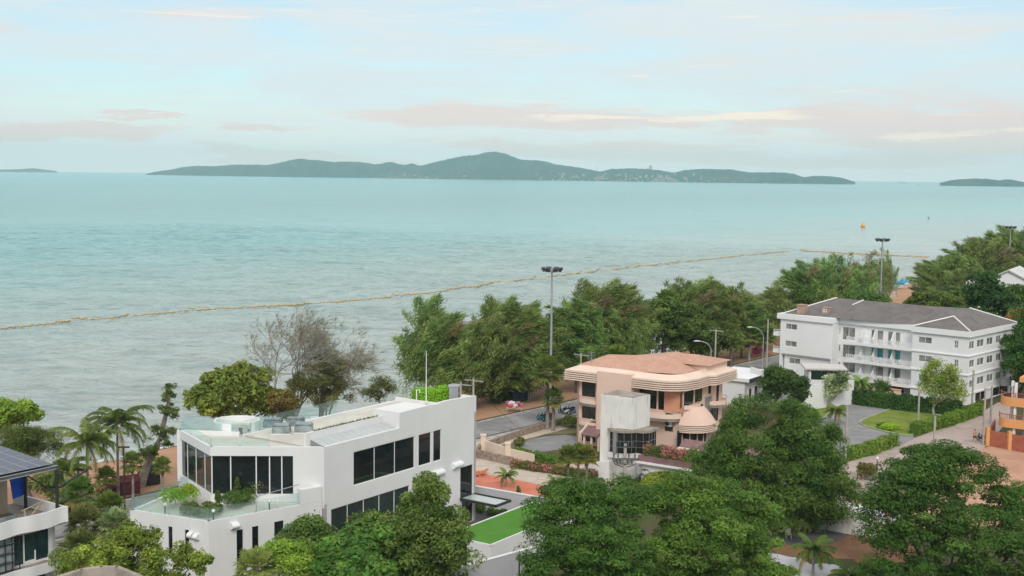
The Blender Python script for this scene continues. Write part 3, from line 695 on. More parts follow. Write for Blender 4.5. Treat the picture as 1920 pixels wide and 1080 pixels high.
# ------------------------------------------------------------------ peach apartment house
M['peach'] = mat('peach render', (0.71, 0.51, 0.42), 0.8, 0.05, 0.3, streak=0.12, streak_c=(0.5, 0.33, 0.25))
M['peach pale'] = mat('pale peach trim', (0.76, 0.60, 0.495), 0.8, 0.05, 0.5, streak=0.15, streak_c=(0.5, 0.36, 0.28))
M['orange'] = mat('orange render', (0.68, 0.33, 0.20), 0.8, 0.06, 0.5)
M['stained'] = mat('stained white render', (0.72, 0.71, 0.68), 0.85, 0.08, 0.4, streak=0.9, streak_c=(0.30, 0.28, 0.26))
M['concrete'] = mat('weathered concrete', (0.33, 0.29, 0.25), 0.9, 0.25, 0.8, streak=0.4)
M['dark glass'] = glass_dark('dark window', (0.02, 0.02, 0.02), 0.08)
M['mauve'] = mat('mauve tiles', (0.22, 0.13, 0.13), 0.75, 0.15, 1.2)
M['ac white'] = mat('ac casing', (0.62, 0.60, 0.57), 0.6, 0.08, 1.0)
def tile_mat(name, a, b_, rowdir=(1, 0), pitch=0.33):
    m = bpy.data.materials.new(name); m.use_nodes = True; t = m.node_tree; t.nodes.clear(); w = NT(t)
    out = w.n('ShaderNodeOutputMaterial'); p = w.n('ShaderNodeBsdfPrincipled'); w.l(p.outputs[0], out.inputs[0])
    g = w.n('ShaderNodeNewGeometry').outputs['Position']
    x = w.mix(w.ramp(w.noise(g, 0.5, 6, 0.65), 0.3, 0.7), a, b_)
    x = w.mix(w.ramp(w.noise(g, 3.5, 3, 0.7), 0.35, 0.7, 0, 0.45), x, tuple(k * 0.6 for k in a))
    w.l(x, p.inputs['Base Color']); p.inputs['Roughness'].default_value = 0.85
    wv = w.n('ShaderNodeTexWave', wave_type='BANDS', bands_direction='X'); w.l(w.mapping(g, rot=(0, 0, -math.atan2(rowdir[1], rowdir[0]))), wv.inputs[0]); wv.inputs['Scale'].default_value = 1.0 / pitch / 3.14 * 0.5 * 3.14
    bm = w.n('ShaderNodeBump'); bm.inputs['Strength'].default_value = 0.6; bm.inputs['Distance'].default_value = 0.06; w.l(wv.outputs['Fac'], bm.inputs['Height']); w.l(bm.outputs[0], p.inputs['Normal'])
    return m
M['terracotta'] = tile_mat('terracotta tiles', (0.56, 0.31, 0.22), (0.64, 0.385, 0.285), (A_.x, A_.y))
M['rib shade'] = mat('eaves recess shade', (0.40, 0.25, 0.18), 0.9, 0.15)  # darkened peach: the shade between the slats is put into the colour
PA = xy(G(1081, 831)); P = lambda a, b_: PA + A_ * a + B_ * b_
peach = thing('apartment_house', 'three storey peach apartment house with curved balconies and tiled roof', 'building', (PA.x, PA.y, 0))
WD = 13.95; DP = 11.8; ST = 2.82
# walls: a stepped plan
plan = [P(0, 0), P(4.6, 0), P(4.6, 1.0), P(WD, 1.0), P(WD, DP), P(3.0, DP + 2), P(0, 9)]
w_ = MB(); open_front = []
ZF = [0.0, 2.82, 5.55]; ZT = 8.6
aa = lambda px, z: col_at(P(0, 0), P(4.6, 0), px, z)
hL = []
for z in ZF: hL += [(aa(1091, z + 1), aa(1116.5, z + 1), z + 0.45, z + 2.25), (aa(1121, z + 1), aa(1131, z + 1), z + 0.9, z + 2.2)]
w_.wall(P(0, 0), P(4.6, 0), 0, ZT, hL, 0.25)
a2 = lambda px, z: col_at(P(4.6, 1), P(WD, 1), px, z)
hM = [(a2(1180, 6), a2(1231, 6), 5.35, 8.0), (a2(1234, 6), a2(1245, 6), 5.35, 7.8), (a2(1247, 4), a2(1262, 4), 2.9, 5.1)]
w_.wall(P(4.6, 1), P(WD, 1), 0, ZT, hM, 0.25)
a3 = lambda px, z: col_at(P(WD, 1), P(WD, DP), px, z)
hR = [(a3(1278, 7), a3(1301, 7), 6.0, 7.75), (a3(1303, 7), a3(1317, 7), 6.0, 7.7), (a3(1328, 7), a3(1333.5, 7), 6.6, 7.8), (a3(1343, 6), a3(1348, 6), 5.2, 8.0), (a3(1272, 4), a3(1318, 4), 1.0, 3.3), (a3(1326, 4), a3(1347, 4), 2.9, 4.9)]
w_.wall(P(WD, 1), P(WD, DP), 0, ZT, hR, 0.25)
w_.slab(P(WD, DP), P(3, DP + 2), 0.25, 0, ZT); w_.slab(P(3, DP + 2), P(0, 9), 0.25, 0, ZT)
w_.wall(P(0, 9), P(0, 0), 0, ZT, [(2 + 0 * k, 5.5, z + .3, z + 2.3) for k, z in enumerate(ZF)], 0.25)
w_.prism([P(0.1, .1), P(4.5, .1), P(4.6, 1.2), P(WD - .1, 1.2), P(WD - .1, DP - .1), P(3, DP + 1.7), P(.2, 8.8)], 8.3, 8.55)
w_.build('wall', M['peach'], peach)
for h in hL: window(peach, P(0, 0), P(4.6, 0), *h, M['dark glass'], M['frame dark'], 2 if h[1] - h[0] > 1.2 else 1, 0, .25, .05)
for i, h in enumerate(hM): window(peach, P(4.6, 1), P(WD, 1), *h, M['dark glass'], M['frame dark'], 3 if h[1] - h[0] > 2 else 1, 0, .25, .06)
for h in hR: window(peach, P(WD, 1), P(WD, DP), *h, M['dark glass'], M['frame dark'], 2, 0, .25, .05)
for z in ZF: window(peach, P(0, 9), P(0, 0), 2, 5.5, z + .3, z + 2.3, M['dark glass'], M['frame dark'], 3, 0, .25, .06)
b = MB(); c0 = a2(1246, 6); b.slab(P(4.6 + c0, 0.93), P(WD - 0.02, 0.93), 0.05, 5.3, 8.1); b.build('accent_panel', M['orange'], peach)
# eaves: ribbed fascia following the outline, with rounded front
def arc(c, r, a0, a1, n=8): return [c + Vector((math.cos(a0 + (a1 - a0) * i / n), math.sin(a0 + (a1 - a0) * i / n))) * r for i in range(n + 1)]
def offset(poly, k):
    res = []; n = len(poly)
    for i in range(n):
        d0 = (poly[i] - poly[i - 1]).normalized(); d1 = (poly[(i + 1) % n] - poly[i]).normalized()
        n0, n1 = Vector((d0.y, -d0.x)), Vector((d1.y, -d1.x)); m_ = n0 + n1; m_ = m_ / max(0.3, m_.dot(n0)) if m_.length > 1e-6 else n0
        res.append(poly[i] + m_ * k)
    return res
ang = math.atan2(A_.y, A_.x)
eave = [P(-1.1, -1.0), P(4.0, -1.0), P(6.5, -0.9), P(8.2, -1.1)] + [P(WD - 2.6 + 3.2 * math.sin(t), 1.9 - 3.0 * math.cos(t)) for t in (0, .3, .6, .9, 1.2)] + [P(WD + 0.9, 3.0), P(WD + .9, 6.0), P(WD + 1.5, 6.6), P(WD + 1.5, DP + 0.6), P(3, DP + 2.6), P(-1.1, 9.6)]
fa = MB(); zE = 8.05
for i in range(4): fa.prism(offset(eave, 0.16), zE + i * 0.25, zE + i * 0.25 + 0.14)
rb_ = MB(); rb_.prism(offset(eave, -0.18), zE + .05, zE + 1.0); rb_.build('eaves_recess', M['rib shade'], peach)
fa.prism(offset(eave, 0.10), zE + 1.0, zE + 1.22); fa.build('ribbed_eaves', M['peach pale'], peach)
fa = MB(); sl = offset(eave, -0.25); n = len(sl)
inn = offset(eave, -1.25)
fa.add([(*p, zE + 1.222) for p in offset(eave, 0.05)] + [(*p, zE + 1.75) for p in inn], [(i, (i + 1) % n, n + (i + 1) % n, n + i) for i in range(n)]); fa.build('eaves_slope', M['peach pale'], peach)
# tiled roofs
rf = MB(); e2 = offset(eave, -1.22)
zr0, zr1 = zE + 1.7, zE + 2.75
rid = [P(2.2, 3.6), P(8.6, 5.2), P(8.9, 9.2)]
lower = [P(-0.2, 0.25), P(5.2, 0.3), P(8.0, 0.35), P(WD - 1.2, 1.6), P(WD - .6, 3.2), P(WD - .6, 5.6), P(WD - .2, DP - .6), P(3.2, DP + 1.4), P(-0.2, 8.4)]
L3 = [(*p, zr0) for p in lower]; R3 = [(*rid[0], zr1 + .1), (*rid[1], zr1 + .35), (*rid[2], zr1 + .45)]
k = len(L3)
rf.add(L3 + R3, [(0, 1, k), (1, 2, k + 1, k), (2, 3, k + 1), (3, 4, 5, k + 1), (5, 6, k + 2, k + 1), (6, 7, k + 2), (7, 8, k, k + 1, k + 2), (8, 0, k)])
rf.build('tiled_roof', M['terracotta'], peach)
# raised rear roof
rb = [P(7.2, 6.2), P(WD + .4, 6.4), P(WD + .4, DP + .3), P(6.2, DP + 1.2)]; b = MB(); b.prism(rb, zE + 1.3, zE + 2.3); b.build('upper_wall', M['peach pale'], peach)
rb = offset(rb, 0.45) if True else rb; cc = [P(9.2, 9.0), P(12.0, 9.0)]
b = MB(); b.add([(*p, zE + 2.32) for p in rb] + [(*cc[0], zE + 3.1), (*cc[1], zE + 3.1)], [(0, 1, 5, 4), (1, 2, 5), (2, 3, 4, 5), (3, 0, 4), (3, 2, 1, 0)]); b.build('tiled_roof', M['terracotta'], peach)
# projecting wall slab, dormer shoulder
b = MB(); b.slab(P(3.55, -1.35), P(8.25, -1.35), 0.5, 2.0, zE + 1.5); b.slab(P(8.25 - .9, -0.84), P(8.25, -0.84), 1.6, 5.6, zE + 1.52); b.build('wall_slab', M['peach'], peach)
# balconies on the left tower (curved, with louvred band)
def balcony(c0, c1, z, out, sgn=1, name='balcony', h=0.75, rail=True):
    d = (c1 - c0).normalized(); n_ = Vector((d.y, -d.x)); L = (c1 - c0).length; pts = []
    for i in range(13):
        t = i / 12; pts.append(c0 + d * (L * t) + n_ * out * math.sin(math.pi * t) ** 0.5)
    b = MB(); b.prism(pts + [c1 - n_ * .02, c0 - n_ * .02], z, z + 0.18)
    for i in range(12):
        b.slab(pts[i], pts[i + 1], 0.12, z + .181, z + h * 0.62)
    o = b.build(name, M['peach pale'], peach)
    b = MB()
    for i in range(12):
        for zz in (0.02, 0.16): b.slab(pts[i] + n_ * .05, pts[i + 1] + n_ * .05, 0.1, z - .32 + zz, z - .24 + zz)
        b.tube((*pts[i], z + h), (*pts[i + 1], z + h), .03, .03, 5)
    b.build('louvre', M['concrete'], o)
for z in (2.55, 5.3): balcony(P(0.3, 0), P(4.4, 0), z, 0.9); balcony(P(0, 7.5), P(0, 0.9), z, 0.9)
balcony(P(8.0, 1), P(WD - 0.2, 1), 4.6, 1.6, h=0.9)
balcony(P(WD, 1.4), P(WD, 5.0), 5.65, 1.0, h=0.8)
balcony(P(WD, 8.0), P(WD, DP), 5.2, 1.3, h=0.8); balcony(P(WD, 6.4), P(WD, DP), 2.4, 1.5, h=0.8)
# bell roof of the round bay
bc = P(WD - 0.1, 3.4); a0 = ang - R(92); a1 = ang + R(92)
b = MB(); b.lathe((*bc, 0), [(1.45, 5.95), (1.75, 5.62), (2.15, 5.2), (2.52, 4.72), (2.82, 4.25), (3.0, 3.95)], 28, a0, a1); b.build('bay_roof', M['peach'], peach, smooth=True)
b = MB()
for i in range(4): b.lathe((*bc, 0), [(2.5, 3.1 + i * .21), (2.98, 3.1 + i * .21), (2.98, 3.1 + i * .21 + .12), (2.5, 3.1 + i * .21 + .12)], 28, a0, a1)
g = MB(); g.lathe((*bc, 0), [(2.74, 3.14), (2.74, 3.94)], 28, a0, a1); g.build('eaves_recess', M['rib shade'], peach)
b.build('ribbed_eaves', M['peach pale'], peach)
b = MB(); b.lathe((*bc, 0), [(1.9, 0.2), (1.9, 2.9)], 14, a0, a1); bo = b.build('bay_window', M['dark glass'], peach)
b = MB()
for i in range(8):
    t = a0 + (a1 - a0) * i / 7; q = bc + Vector((math.cos(t), math.sin(t))) * 1.95; b.tube((*q, 0.2), (*q, 2.9), .07, .07, 6)
b.build('frame', M['peach'], bo)
b = MB(); q = P(WD + .02, 6.9)
for i in range(9): b.slab(q, P(WD + .02, 8.6), -0.08 - (i % 2) * .04, 4.6 + i * .2, 4.6 + i * .2 + .14)
b.build('louvre_screen', M['steel'], peach)
for (q, z) in ((P(12.3, 0.85), 3.6), (P(WD + .2, 7.2), 2.75)):
    b = MB(); b.box(q - A_ * .4 - B_ * .35, A_, B_, 0.85, 0.35, z, z + .65); o = b.build('ac_unit', M['ac white'], peach); f = MB(); f.lathe((*(q - B_ * .36), z + .33), [(0.0, 0), (.24, 0)], 14); 
    c = q - B_ * .36 - A_ * .12
    f = MB(); f.tube((*(c), z + .32), (*(c - B_ * .02), z + .32), .25, .25, 14); f.build('fan_grille', M['frame dark'], o)
# porch at the foot of the left tower
b = MB(); pr = [P(2.2, -2.6), P(4.6, -2.6), P(4.6, 0.0), P(2.2, 0.0)]
b.add([(*pr[0], 1.9), (*pr[1], 1.9), (*pr[2], 3.1), (*pr[3], 3.1), (*pr[0], 1.75), (*pr[1], 1.75), (*pr[2], 2.9), (*pr[3], 2.9)], [(0, 1, 2, 3), (4, 7, 6, 5), (0, 4, 5, 1), (1, 5, 6, 2), (3, 7, 4, 0)]); po = b.build('porch_roof', M['mauve'], peach)
b = MB()
for q in (P(2.4, -2.4), P(3.4, -2.4), P(4.4, -2.4)): b.box(q, A_, B_, .22, .22, 0, 1.85)
b.slab(P(2.05, -2.7), P(2.05, 0), -0.18, [1.7, 2.9, 2.9, 1.7], [2.1, 3.35, 3.35, 2.1]); b.build('porch_column', M['peach pale'], po)
b = MB(); q = P(1.2, 1.2); b.path([(*q, zE + 1.6), (*q, zE + 3.4)], .04, 6)
for i in range(5): b.tube((*(q - A_ * .6), zE + 2.4 + i * .22), (*(q + A_ * .6), zE + 2.4 + i * .22), .02, .02, 4)
b.build('aerial', M['steel'], peach)
# ------------------------------------------------------------------ white stair tower with glazed bay, in front of the peach house
TW = xy(G(1124, 891)); tw = thing('stair_tower', 'stained white windowless stair tower in front of the peach house', 'tower', (TW.x, TW.y, 0))
Q = lambda a, b_: TW + A_ * a + B_ * b_
ztop = 9.05
b = MB(); b.prism([Q(0, 0), Q(2.0, 0), Q(2.0, 3.4), Q(0, 3.4)], 0, ztop); b.build('wall', M['stained'], tw)
b = MB(); b.prism([Q(2.002, 0.02), Q(4.0, 0.3), Q(4.3, 3.4), Q(2.002, 3.4)], 5.55, ztop - .02); b.build('wall', M['stained'], tw)
b = MB(); b.prism([Q(0.12, .12), Q(3.9, .42), Q(4.15, 3.3), Q(.12, 3.3)], ztop - .01, ztop + .06); b.build('roof', M['concrete'], tw)
bay = [Q(1.4, -0.5), Q(2.5, -0.75), Q(3.3, -0.5), Q(3.9, 0.1), Q(4.2, 0.6), Q(5.0, 0.7), Q(5.4, 1.3), Q(5.4, 3.2), Q(1.5, 3.2)]
b = MB(); b.prism(offset(bay, 0.15), 5.25, 5.52); b.build('canopy', M['concrete'], tw)
b = MB(); b.prism(offset(bay, -0.1), 2.95, 5.25); wo = b.build('bay_window', M['dark glass'], tw)
b = MB()
for p0, p1 in list(zip(bay, bay[1:]))[:7]:
    L = (p1 - p0).length; k = max(1, int(L / 0.55))
    for i in range(k):
        q = p0 + (p1 - p0) * (i / k); b.box(q - Vector((.02, .02)), (1, 0), (0, 1), .035, .035, 2.95, 5.25)
    for z in (2.95, 3.6, 4.3): b.slab(p0, p1, 0.03, z, z + .035)
b.box(Q(2.2, -.95), A_, B_, .4, .3, 2.95, 5.25)
b.build('frame', M['steel'], wo)
b = MB(); b.prism(offset(bay, 0.05), 2.4, 2.95); b.build('bay_sill', M['white'], tw)
b = MB(); b.prism([Q(2.0, 0.3), Q(5.4, 1.3), Q(5.4, 3.2), Q(2.0, 3.2)], 0, 2.4); b.build('wall', M['white'], tw)
b = MB(); b.tube((*Q(1.2, -.06), 2.6), (*Q(1.2, -.06), 2.95), .07, .07, 8); b.build('wall_lamp', M['frame dark'], tw)
# white ramp wall left of the tower
r0, r1 = Q(-0.3, -2.6), Q(0.0, 0.0)
b = MB(); b.prism([Q(-1.3, -1.2), Q(1.9, -1.2), Q(1.9, -0.02), Q(-1.3, -.02)], 0, [1.2, 2.1, 2.1, 1.2]); b.build('ramp_wall', M['white'], tw)
# ------------------------------------------------------------------ white podium with planters right of the tower
pod = thing('podium', 'long low white podium with red flower planters in front of the peach house', 'podium', (*Q(7, 0), 0))
b = MB(); b.prism([Q(5.45, -.4), Q(20, -.4), Q(20, 5.2), Q(5.6, 5.2)], 0, 2.3); b.build('wall', M['white'], pod)
b = MB(); b.prism([Q(5.0, -.95), Q(20.3, -.75), Q(20.3, 0.2), Q(5.0, 0.2)], 2.3, 2.47); b.build('ledge', M['white clean'], pod)
b = MB(); b.prism([Q(5.1, -.55), Q(20.2, -.55), Q(20.2, 1.3), Q(5.5, 1.3)], 2.471, 3.1); b.build('planter', M['mauve'], pod)
b = MB(); b.prism([Q(7.6, 3.6), Q(20, 3.6), Q(20, 4.2), Q(7.6, 4.2)], 2.3, 3.5); b.build('cream_band', M['peach pale'], pod)
b = MB(); b.prism([Q(7.6, 4.2), Q(20, 4.2), Q(20, 5.4), Q(7.6, 5.4)], 2.3, [3.6, 3.6, 4.2, 4.2]); b.build('tiled_skirt', M['mauve'], pod)
q = Q(14.2, 1.0); t = thing('garden_lamp', 'thin garden lamp with white globe among the podium flowers', 'lamp', (*q, 3.1))
MB().tube((*q, 3.1), (*q, 5.1), .05, .04, 6).build('pole', M['frame dark'], t); MB().ball((*q, 5.25), .17, 10, 7).build('lamp_globe', M['lamp glass'], t, smooth=True)
# ------------------------------------------------------------------ white condominium on the right
M['condo'] = mat('white painted wall', (0.80, 0.80, 0.80), 0.75, 0.03, 0.2, streak=0.10, streak_c=(0.6, 0.6, 0.6))
M['curtain'] = mat('curtained window', (0.22, 0.22, 0.21), 0.15, 0.5, 0.9, spec=0.6)
M['curtain teal'] = mat('teal curtained window', (0.05, 0.28, 0.32), 0.15, 0.2, 0.9, spec=0.6)
M['slate'] = tile_mat('grey roof sheets', (0.145, 0.13, 0.125), (0.21, 0.185, 0.175), (-0.723, 0.691), 0.5)
M['brick'] = mat('pinkish brick', (0.42, 0.29, 0.22), 0.9, 0.2, 2.0)
KC = xy(G(1811, 760)); Lw = Vector((-0.723, 0.691)); Dw = Vector((0.69, 0.724))
K = lambda l, d: KC + Lw * l + Dw * d
condo = thing('condominium', 'long white four storey condominium with balconies and grey hipped roof', 'building', (KC.x, KC.y, 0))
FL = [1.65, 4.5, 7.3, 10.1]; ZP = 10.95; W1 = 8.7; REC = 1.9; LB = 21.9; LE = 31.4; DPC = 16.6
# outer walls
cw = MB()
kf = lambda px, z: W1 - col_at(K(W1, 0), K(0, 0), px, z)          # distance from the corner
def hole(l0, l1, z0, z1, base): return (base - l1, base - l0, z0, z1)
rows = [(FL[2], 'c'), (FL[1], 'c'), (FL[0], 't')]
hf = []
for i, (z, k) in enumerate(rows):
    hf.append((*sorted((W1 - kf(1722, z + 1.5), W1 - kf(1747, z + 1.5))), z + 1.2, z + 2.15))
    if i < 2: hf.append((*sorted((W1 - kf(1789, z + 1.5), W1 - kf(1796.5, z + 1.5))), z + 1.0, z + 2.1))
cw.wall(K(W1, 0), K(0, 0), 0, ZP - .85, hf, .25)
kr = lambda px, z: col_at(K(0, 0), K(0, DPC), px, z)
hr_ = []
for i, z in enumerate((FL[2], FL[1], FL[0])):
    for j, (x0, x1) in enumerate(((1817.5, 1827), (1832, 1845), (1850, 1862), (1867.5, 1877), (1881, 1887))):
        if i == 2 and j == 0: hr_.append((kr(x0, z + 1.5), kr(x1, z + 1.5), z + .8, z + 1.9)); continue
        hr_.append((kr(x0, z + 1.5), kr(x1, z + 1.5), z + 1.0, z + 2.1))
hr_.append((3.2, 7.2, 0.1, 1.4)); hr_.append((9.0, 15.5, 0.1, 1.45))
cw.wall(K(0, 0), K(0, DPC), 0, ZP - .85, hr_, .25)
kl = lambda px, z: LE - (LE - LB) + 0
kb = lambda px, z: LE - col_at(K(LE, -0.3), K(LB, -0.3), px, z)
hb = []
for i, z in enumerate((FL[2], FL[1], FL[0])):
    x0, x1 = ((1473, 1494.5), (1472, 1493.5), (1476, 1497))[i]
    hb.append((LE - kb(x0, z + 1.5), LE - kb(x1, z + 1.5), z + 1.15, z + 2.05))
hb = [(*sorted(h[:2]), h[2], h[3]) for h in hb]
cw.wall(K(LE, -0.3), K(LB, -0.3), FL[1] - .1, ZP - .85, hb[:2], .25)
cw.wall(K(LE - .6, .25), K(LB, .25), 0, FL[1] - .1, [(max(.3, hb[2][0] - .6), hb[2][1] - .6, hb[2][2], hb[2][3])], .25)
cw.prism([K(LE, -.05), K(LB, -.05), K(LB, .6), K(LE, .6)], FL[1] - .35, FL[1] - .1)
cw.wall(K(LE, DPC), K(LE, -0.3), 0, ZP - .85, [(5, 8, z + .9, z + 2.1) for z in FL[:3]], .25)
cw.wall(K(LB, -0.3), K(LB, REC), 0, ZP - .85, (), .25); cw.wall(K(W1, REC), K(W1, 0), 0, ZP - .85, (), .25)
kc = lambda px, z: LB - col_at(K(LB, REC), K(W1, REC), px, z)
hc = []; kinds = []
spec_ = (((1552, 1575.5), 'w'), ((1579.5, 1603), 'd'), ((1633, 1656), 'd'), ((1664, 1688), 'd'))
for i, z in enumerate((FL[2], FL[1], FL[0])):
    for (x0, x1), k in spec_:
        a = (LB - kc(x0, z + 1), LB - kc(x1, z + 1))
        hc.append((*sorted(a), z + (.95 if k == 'w' else 0.12), z + (2.1 if k == 'w' else 2.2))); kinds.append('teal' if i == 1 and x0 > 1620 else 'c')
hc.append((LB - kc(1640, .8), LB - kc(1695, .8), 0.1, 1.4)); kinds.append('dark')
cw.wall(K(LB, REC), K(W1, REC), 0, ZP - .85, hc, .25)
cw.slab(K(0, DPC), K(LE, DPC), .25, 0, ZP - .85)
cw.build('wall', M['condo'], condo)
# coping, floor ledges
lg = MB()
out_ = [K(-.35, -.35), K(W1 + .1, -.35), K(W1 + .1, REC - .5), K(LB - .1, REC - .5), K(LB - .1, -.65), K(LE + .5, -.65), K(LE + .5, DPC + .35), K(-.35, DPC + .35)]
lg.prism(out_, ZP - .85, ZP); lg.build('parapet', M['condo'], condo)
for z in FL[:3]:
    b = MB(); b.prism([K(-.16, -.16), K(W1, -.16), K(W1, 0), K(0, 0), K(0, DPC), K(-.16, DPC)], z - .14, z + .04); b.build('ledge', M['condo'], condo)
for h in hf: window(condo, K(W1, 0), K(0, 0), *h, M['curtain teal'] if h[2] < 3.2 and h[3] < 4.2 else M['curtain'], M['white clean'], 2, 0 if h[1] - h[0] > 1 else 1, .25, .06)
for h in hr_: window(condo, K(0, 0), K(0, DPC), *h, M['dark glass'] if h[2] < 1 else M['curtain'], M['white clean'], 2, 0, .25, .06)
for h in hb[:2]: window(condo, K(LE, -.3), K(LB, -.3), *h, M['curtain'], M['white clean'], 2, 0, .25, .06)
window(condo, K(LE - .6, .25), K(LB, .25), max(.3, hb[2][0] - .6), hb[2][1] - .6, hb[2][2], hb[2][3], M['curtain'], M['white clean'], 2, 0, .25, .06)
for h, k in zip(hc, kinds): window(condo, K(LB, REC), K(W1, REC), *h, M['curtain teal'] if k == 'teal' else M['dark glass'] if k == 'dark' else M['curtain'], M['white clean'], 2 if h[1] - h[0] < 4 else 4, 0, .25, .07, name='door' if h[2] < .5 or (h[3] - h[2]) > 1.6 else 'window')
# balconies: slab, solid piers with rails between
for z in FL[:3]:
    b = MB(); b.prism([K(W1, .0), K(LB - 2.3, .0), K(LB - 2.3, REC), K(W1, REC)], z - .25, z + .06)
    b.slab(K(LB - 2.3, .0), K(W1, .0), .1, z + .06, z + .22); bo = b.build('balcony', M['condo'], condo)
    b = MB()
    for i in range(33):
        l = W1 + .05 + (LB - 2.45 - W1) * i / 32
        wd = .16 if i % 4 == 0 else .05; b.box(K(l + wd, .03), -Lw, Dw, wd, .07, z + .22, z + .92)
    for zz in (.5, .72, .92): b.slab(K(LB - 2.3, .03), K(W1, .03), .07, z + zz, z + zz + .07)
    b.build('railing', M['condo'], bo)
    for l in (W1 + 3.55, W1 + 6.6, W1 + 8.7):
        d = MB(); pts = [(0.15, .22), (0.15, .95), (0.5, 1.25), (0.8, 1.75), (1.0, 2.15), (REC, 2.4), (REC, .06), (.4, .06)]
        vs = [(*K(l + k, y), z + zz) for k in (0, .12) for y, zz in pts]; n = len(pts)
        d.add(vs, [tuple(range(n)), tuple(range(n, 2 * n))[::-1]] + [(i, n + i, n + (i + 1) % n, (i + 1) % n) for i in range(n)]); d.build('divider', M['condo'], bo)
    # balcony on the right face and small ones on the left end
    b = MB(); q0, q1 = kr(1876, z), kr(1893, z); pts = [K(-.02, q0)] + [K(-1.3 * math.sin(math.pi * t / 8) ** .5, q0 + (q1 - q0) * t / 8) for t in range(1, 8)] + [K(-.02, q1)]
    b.prism(pts, z - .2, z + .85); b.build('balcony', M['condo'], condo)
    if z > 3:
        b = MB(); b.prism([K(LE + .02, 0.2), K(LE + 1.6, .2), K(LE + 1.6, 5), K(LE + .02, 5)], z - .2, z + .35); 
        for zz in (.5, .8): b.slab(K(LE + 1.6, .2), K(LE + .02, .2), .06, z + zz, z + zz + .07)
        for l in (.1, .8, 1.5): b.box(K(LE + l, .2), -Lw, Dw, .08, .06, z + .35, z + .86)
        b.build('balcony', M['condo'], condo)
b = MB(); b.prism([K(LE - 2, -1.0), K(LE + 2, -1.0), K(LE + 2, 4), K(LE - 2, 4)], FL[0] - 1.0, FL[0] - .8); b.build('porch', M['white clean'], condo)
# roofs
zr = ZP + .003; b = MB(); RID = 14.0; e = .15
f1_, f2_ = K(LE - .6, 0.3), K(W1 - 4.35, 0.3)
mid = 8.3; peak = ZP + 2.35
r0_, r1_ = K(LE - 5.2, mid), K(4.35, mid)
p1_ = K(4.35, 4.3)
V = [(*K(LE - .4, -.2), zr), (*K(W1, REC - .4), zr), (*K(W1 - .1, -.3), zr), (*K(-.3, -.3), zr), (*K(-.3, DPC + .3), zr), (*K(LE - .4, DPC + .3), zr), (*r0_, peak), (*K(4.35, mid + 1.6), peak), (*p1_, ZP + 1.5), (*K(W1, mid), peak)]
b.add(V, [(0, 1, 9, 6), (1, 2, 8, 9), (2, 3, 8), (3, 4, 7, 8), (8, 7, 9), (4, 5, 6, 9, 7), (5, 0, 6)]); b.build('roof', M['slate'], condo)
for p, q in ((V[0], V[6]), (V[2], V[8]), (V[3], V[8]), (V[7], V[4]), (V[5], V[6])): b = MB(); b.tube(Vector(p) + Vector((0, 0, .05)), Vector(q) + Vector((0, 0, .05)), .12, .12, 5); b.build('ridge_cap', M['white clean'], condo)
b = MB(); q = Vector(V[6]).lerp(Vector(V[9]), .28); b.tube(q + Vector((0, 0, .04)), Vector(V[0]).lerp(Vector(V[1]), .33).lerp(q, .7) + Vector((0, 0, .06)), .1, .1, 5)
b.build('ridge_cap', M['white clean'], condo)
for l, d, s, h in ((LE - 2.5, .4, 1.25, 1.5), (LE - 6.4, 1.6, 1.0, 1.3)):
    b = MB(); b.box(K(l, d), -Lw, Dw, s, s, ZP - .1, ZP + h); b.box(K(l + .08, d - .08), -Lw, Dw, s + .16, s + .16, ZP + h, ZP + h + .12)
    o = b.build('chimney', M['brick'], condo)
    if h < 1.4:
        g = MB()
        for i in range(3):
            for j in range(3): g.box(K(l - .12 - i * .3, d - .03), -Lw, Dw, .16, .05, ZP + .25 + j * .35, ZP + .48 + j * .35)
        g.build('vent_hole', M['white clean'], o)
# terrace furniture specks: chairs on the balconies (each a thing)
cm = mat('white plastic', (0.62, 0.60, 0.58), 0.5, 0.05)
def small_chair(p, rz, label):
    t = thing('chair', label, 'chair', (p[0], p[1], p[2]), 'chairs on the condominium balconies'); c, s = math.cos(rz), math.sin(rz)
    def bx(x0, x1, y0, y1, z0, z1, nm):
        b = MB(); b.prism([(p[0] + x * c - y * s, p[1] + x * s + y * c) for x, y in ((x0, y0), (x1, y0), (x1, y1), (x0, y1))], p[2] + z0, p[2] + z1); b.build(nm, cm, t)
    bx(-.25, .25, -.25, .25, .4, .45, 'seat'); bx(-.25, .25, .2, .25, .45, .9, 'backrest')
    for x in (-.25, .2):
        for y in (-.25, .2): bx(x, x + .05, y, y + .05, 0, .4, 'leg')
ordn = ('leftmost', 'middle', 'rightmost'); fl_ = ('first', 'second', 'top')
for i, z in enumerate(FL[:3]):
    for j, l in enumerate((LB - 4.3, W1 + 5.5, W1 + 2.4)):
        q = K(l, .95); small_chair((q.x, q.y, z + .06), 2.3 + .4 * j, f'{ordn[j]} white chair on the {fl_[i]} balcony row of the condominium')
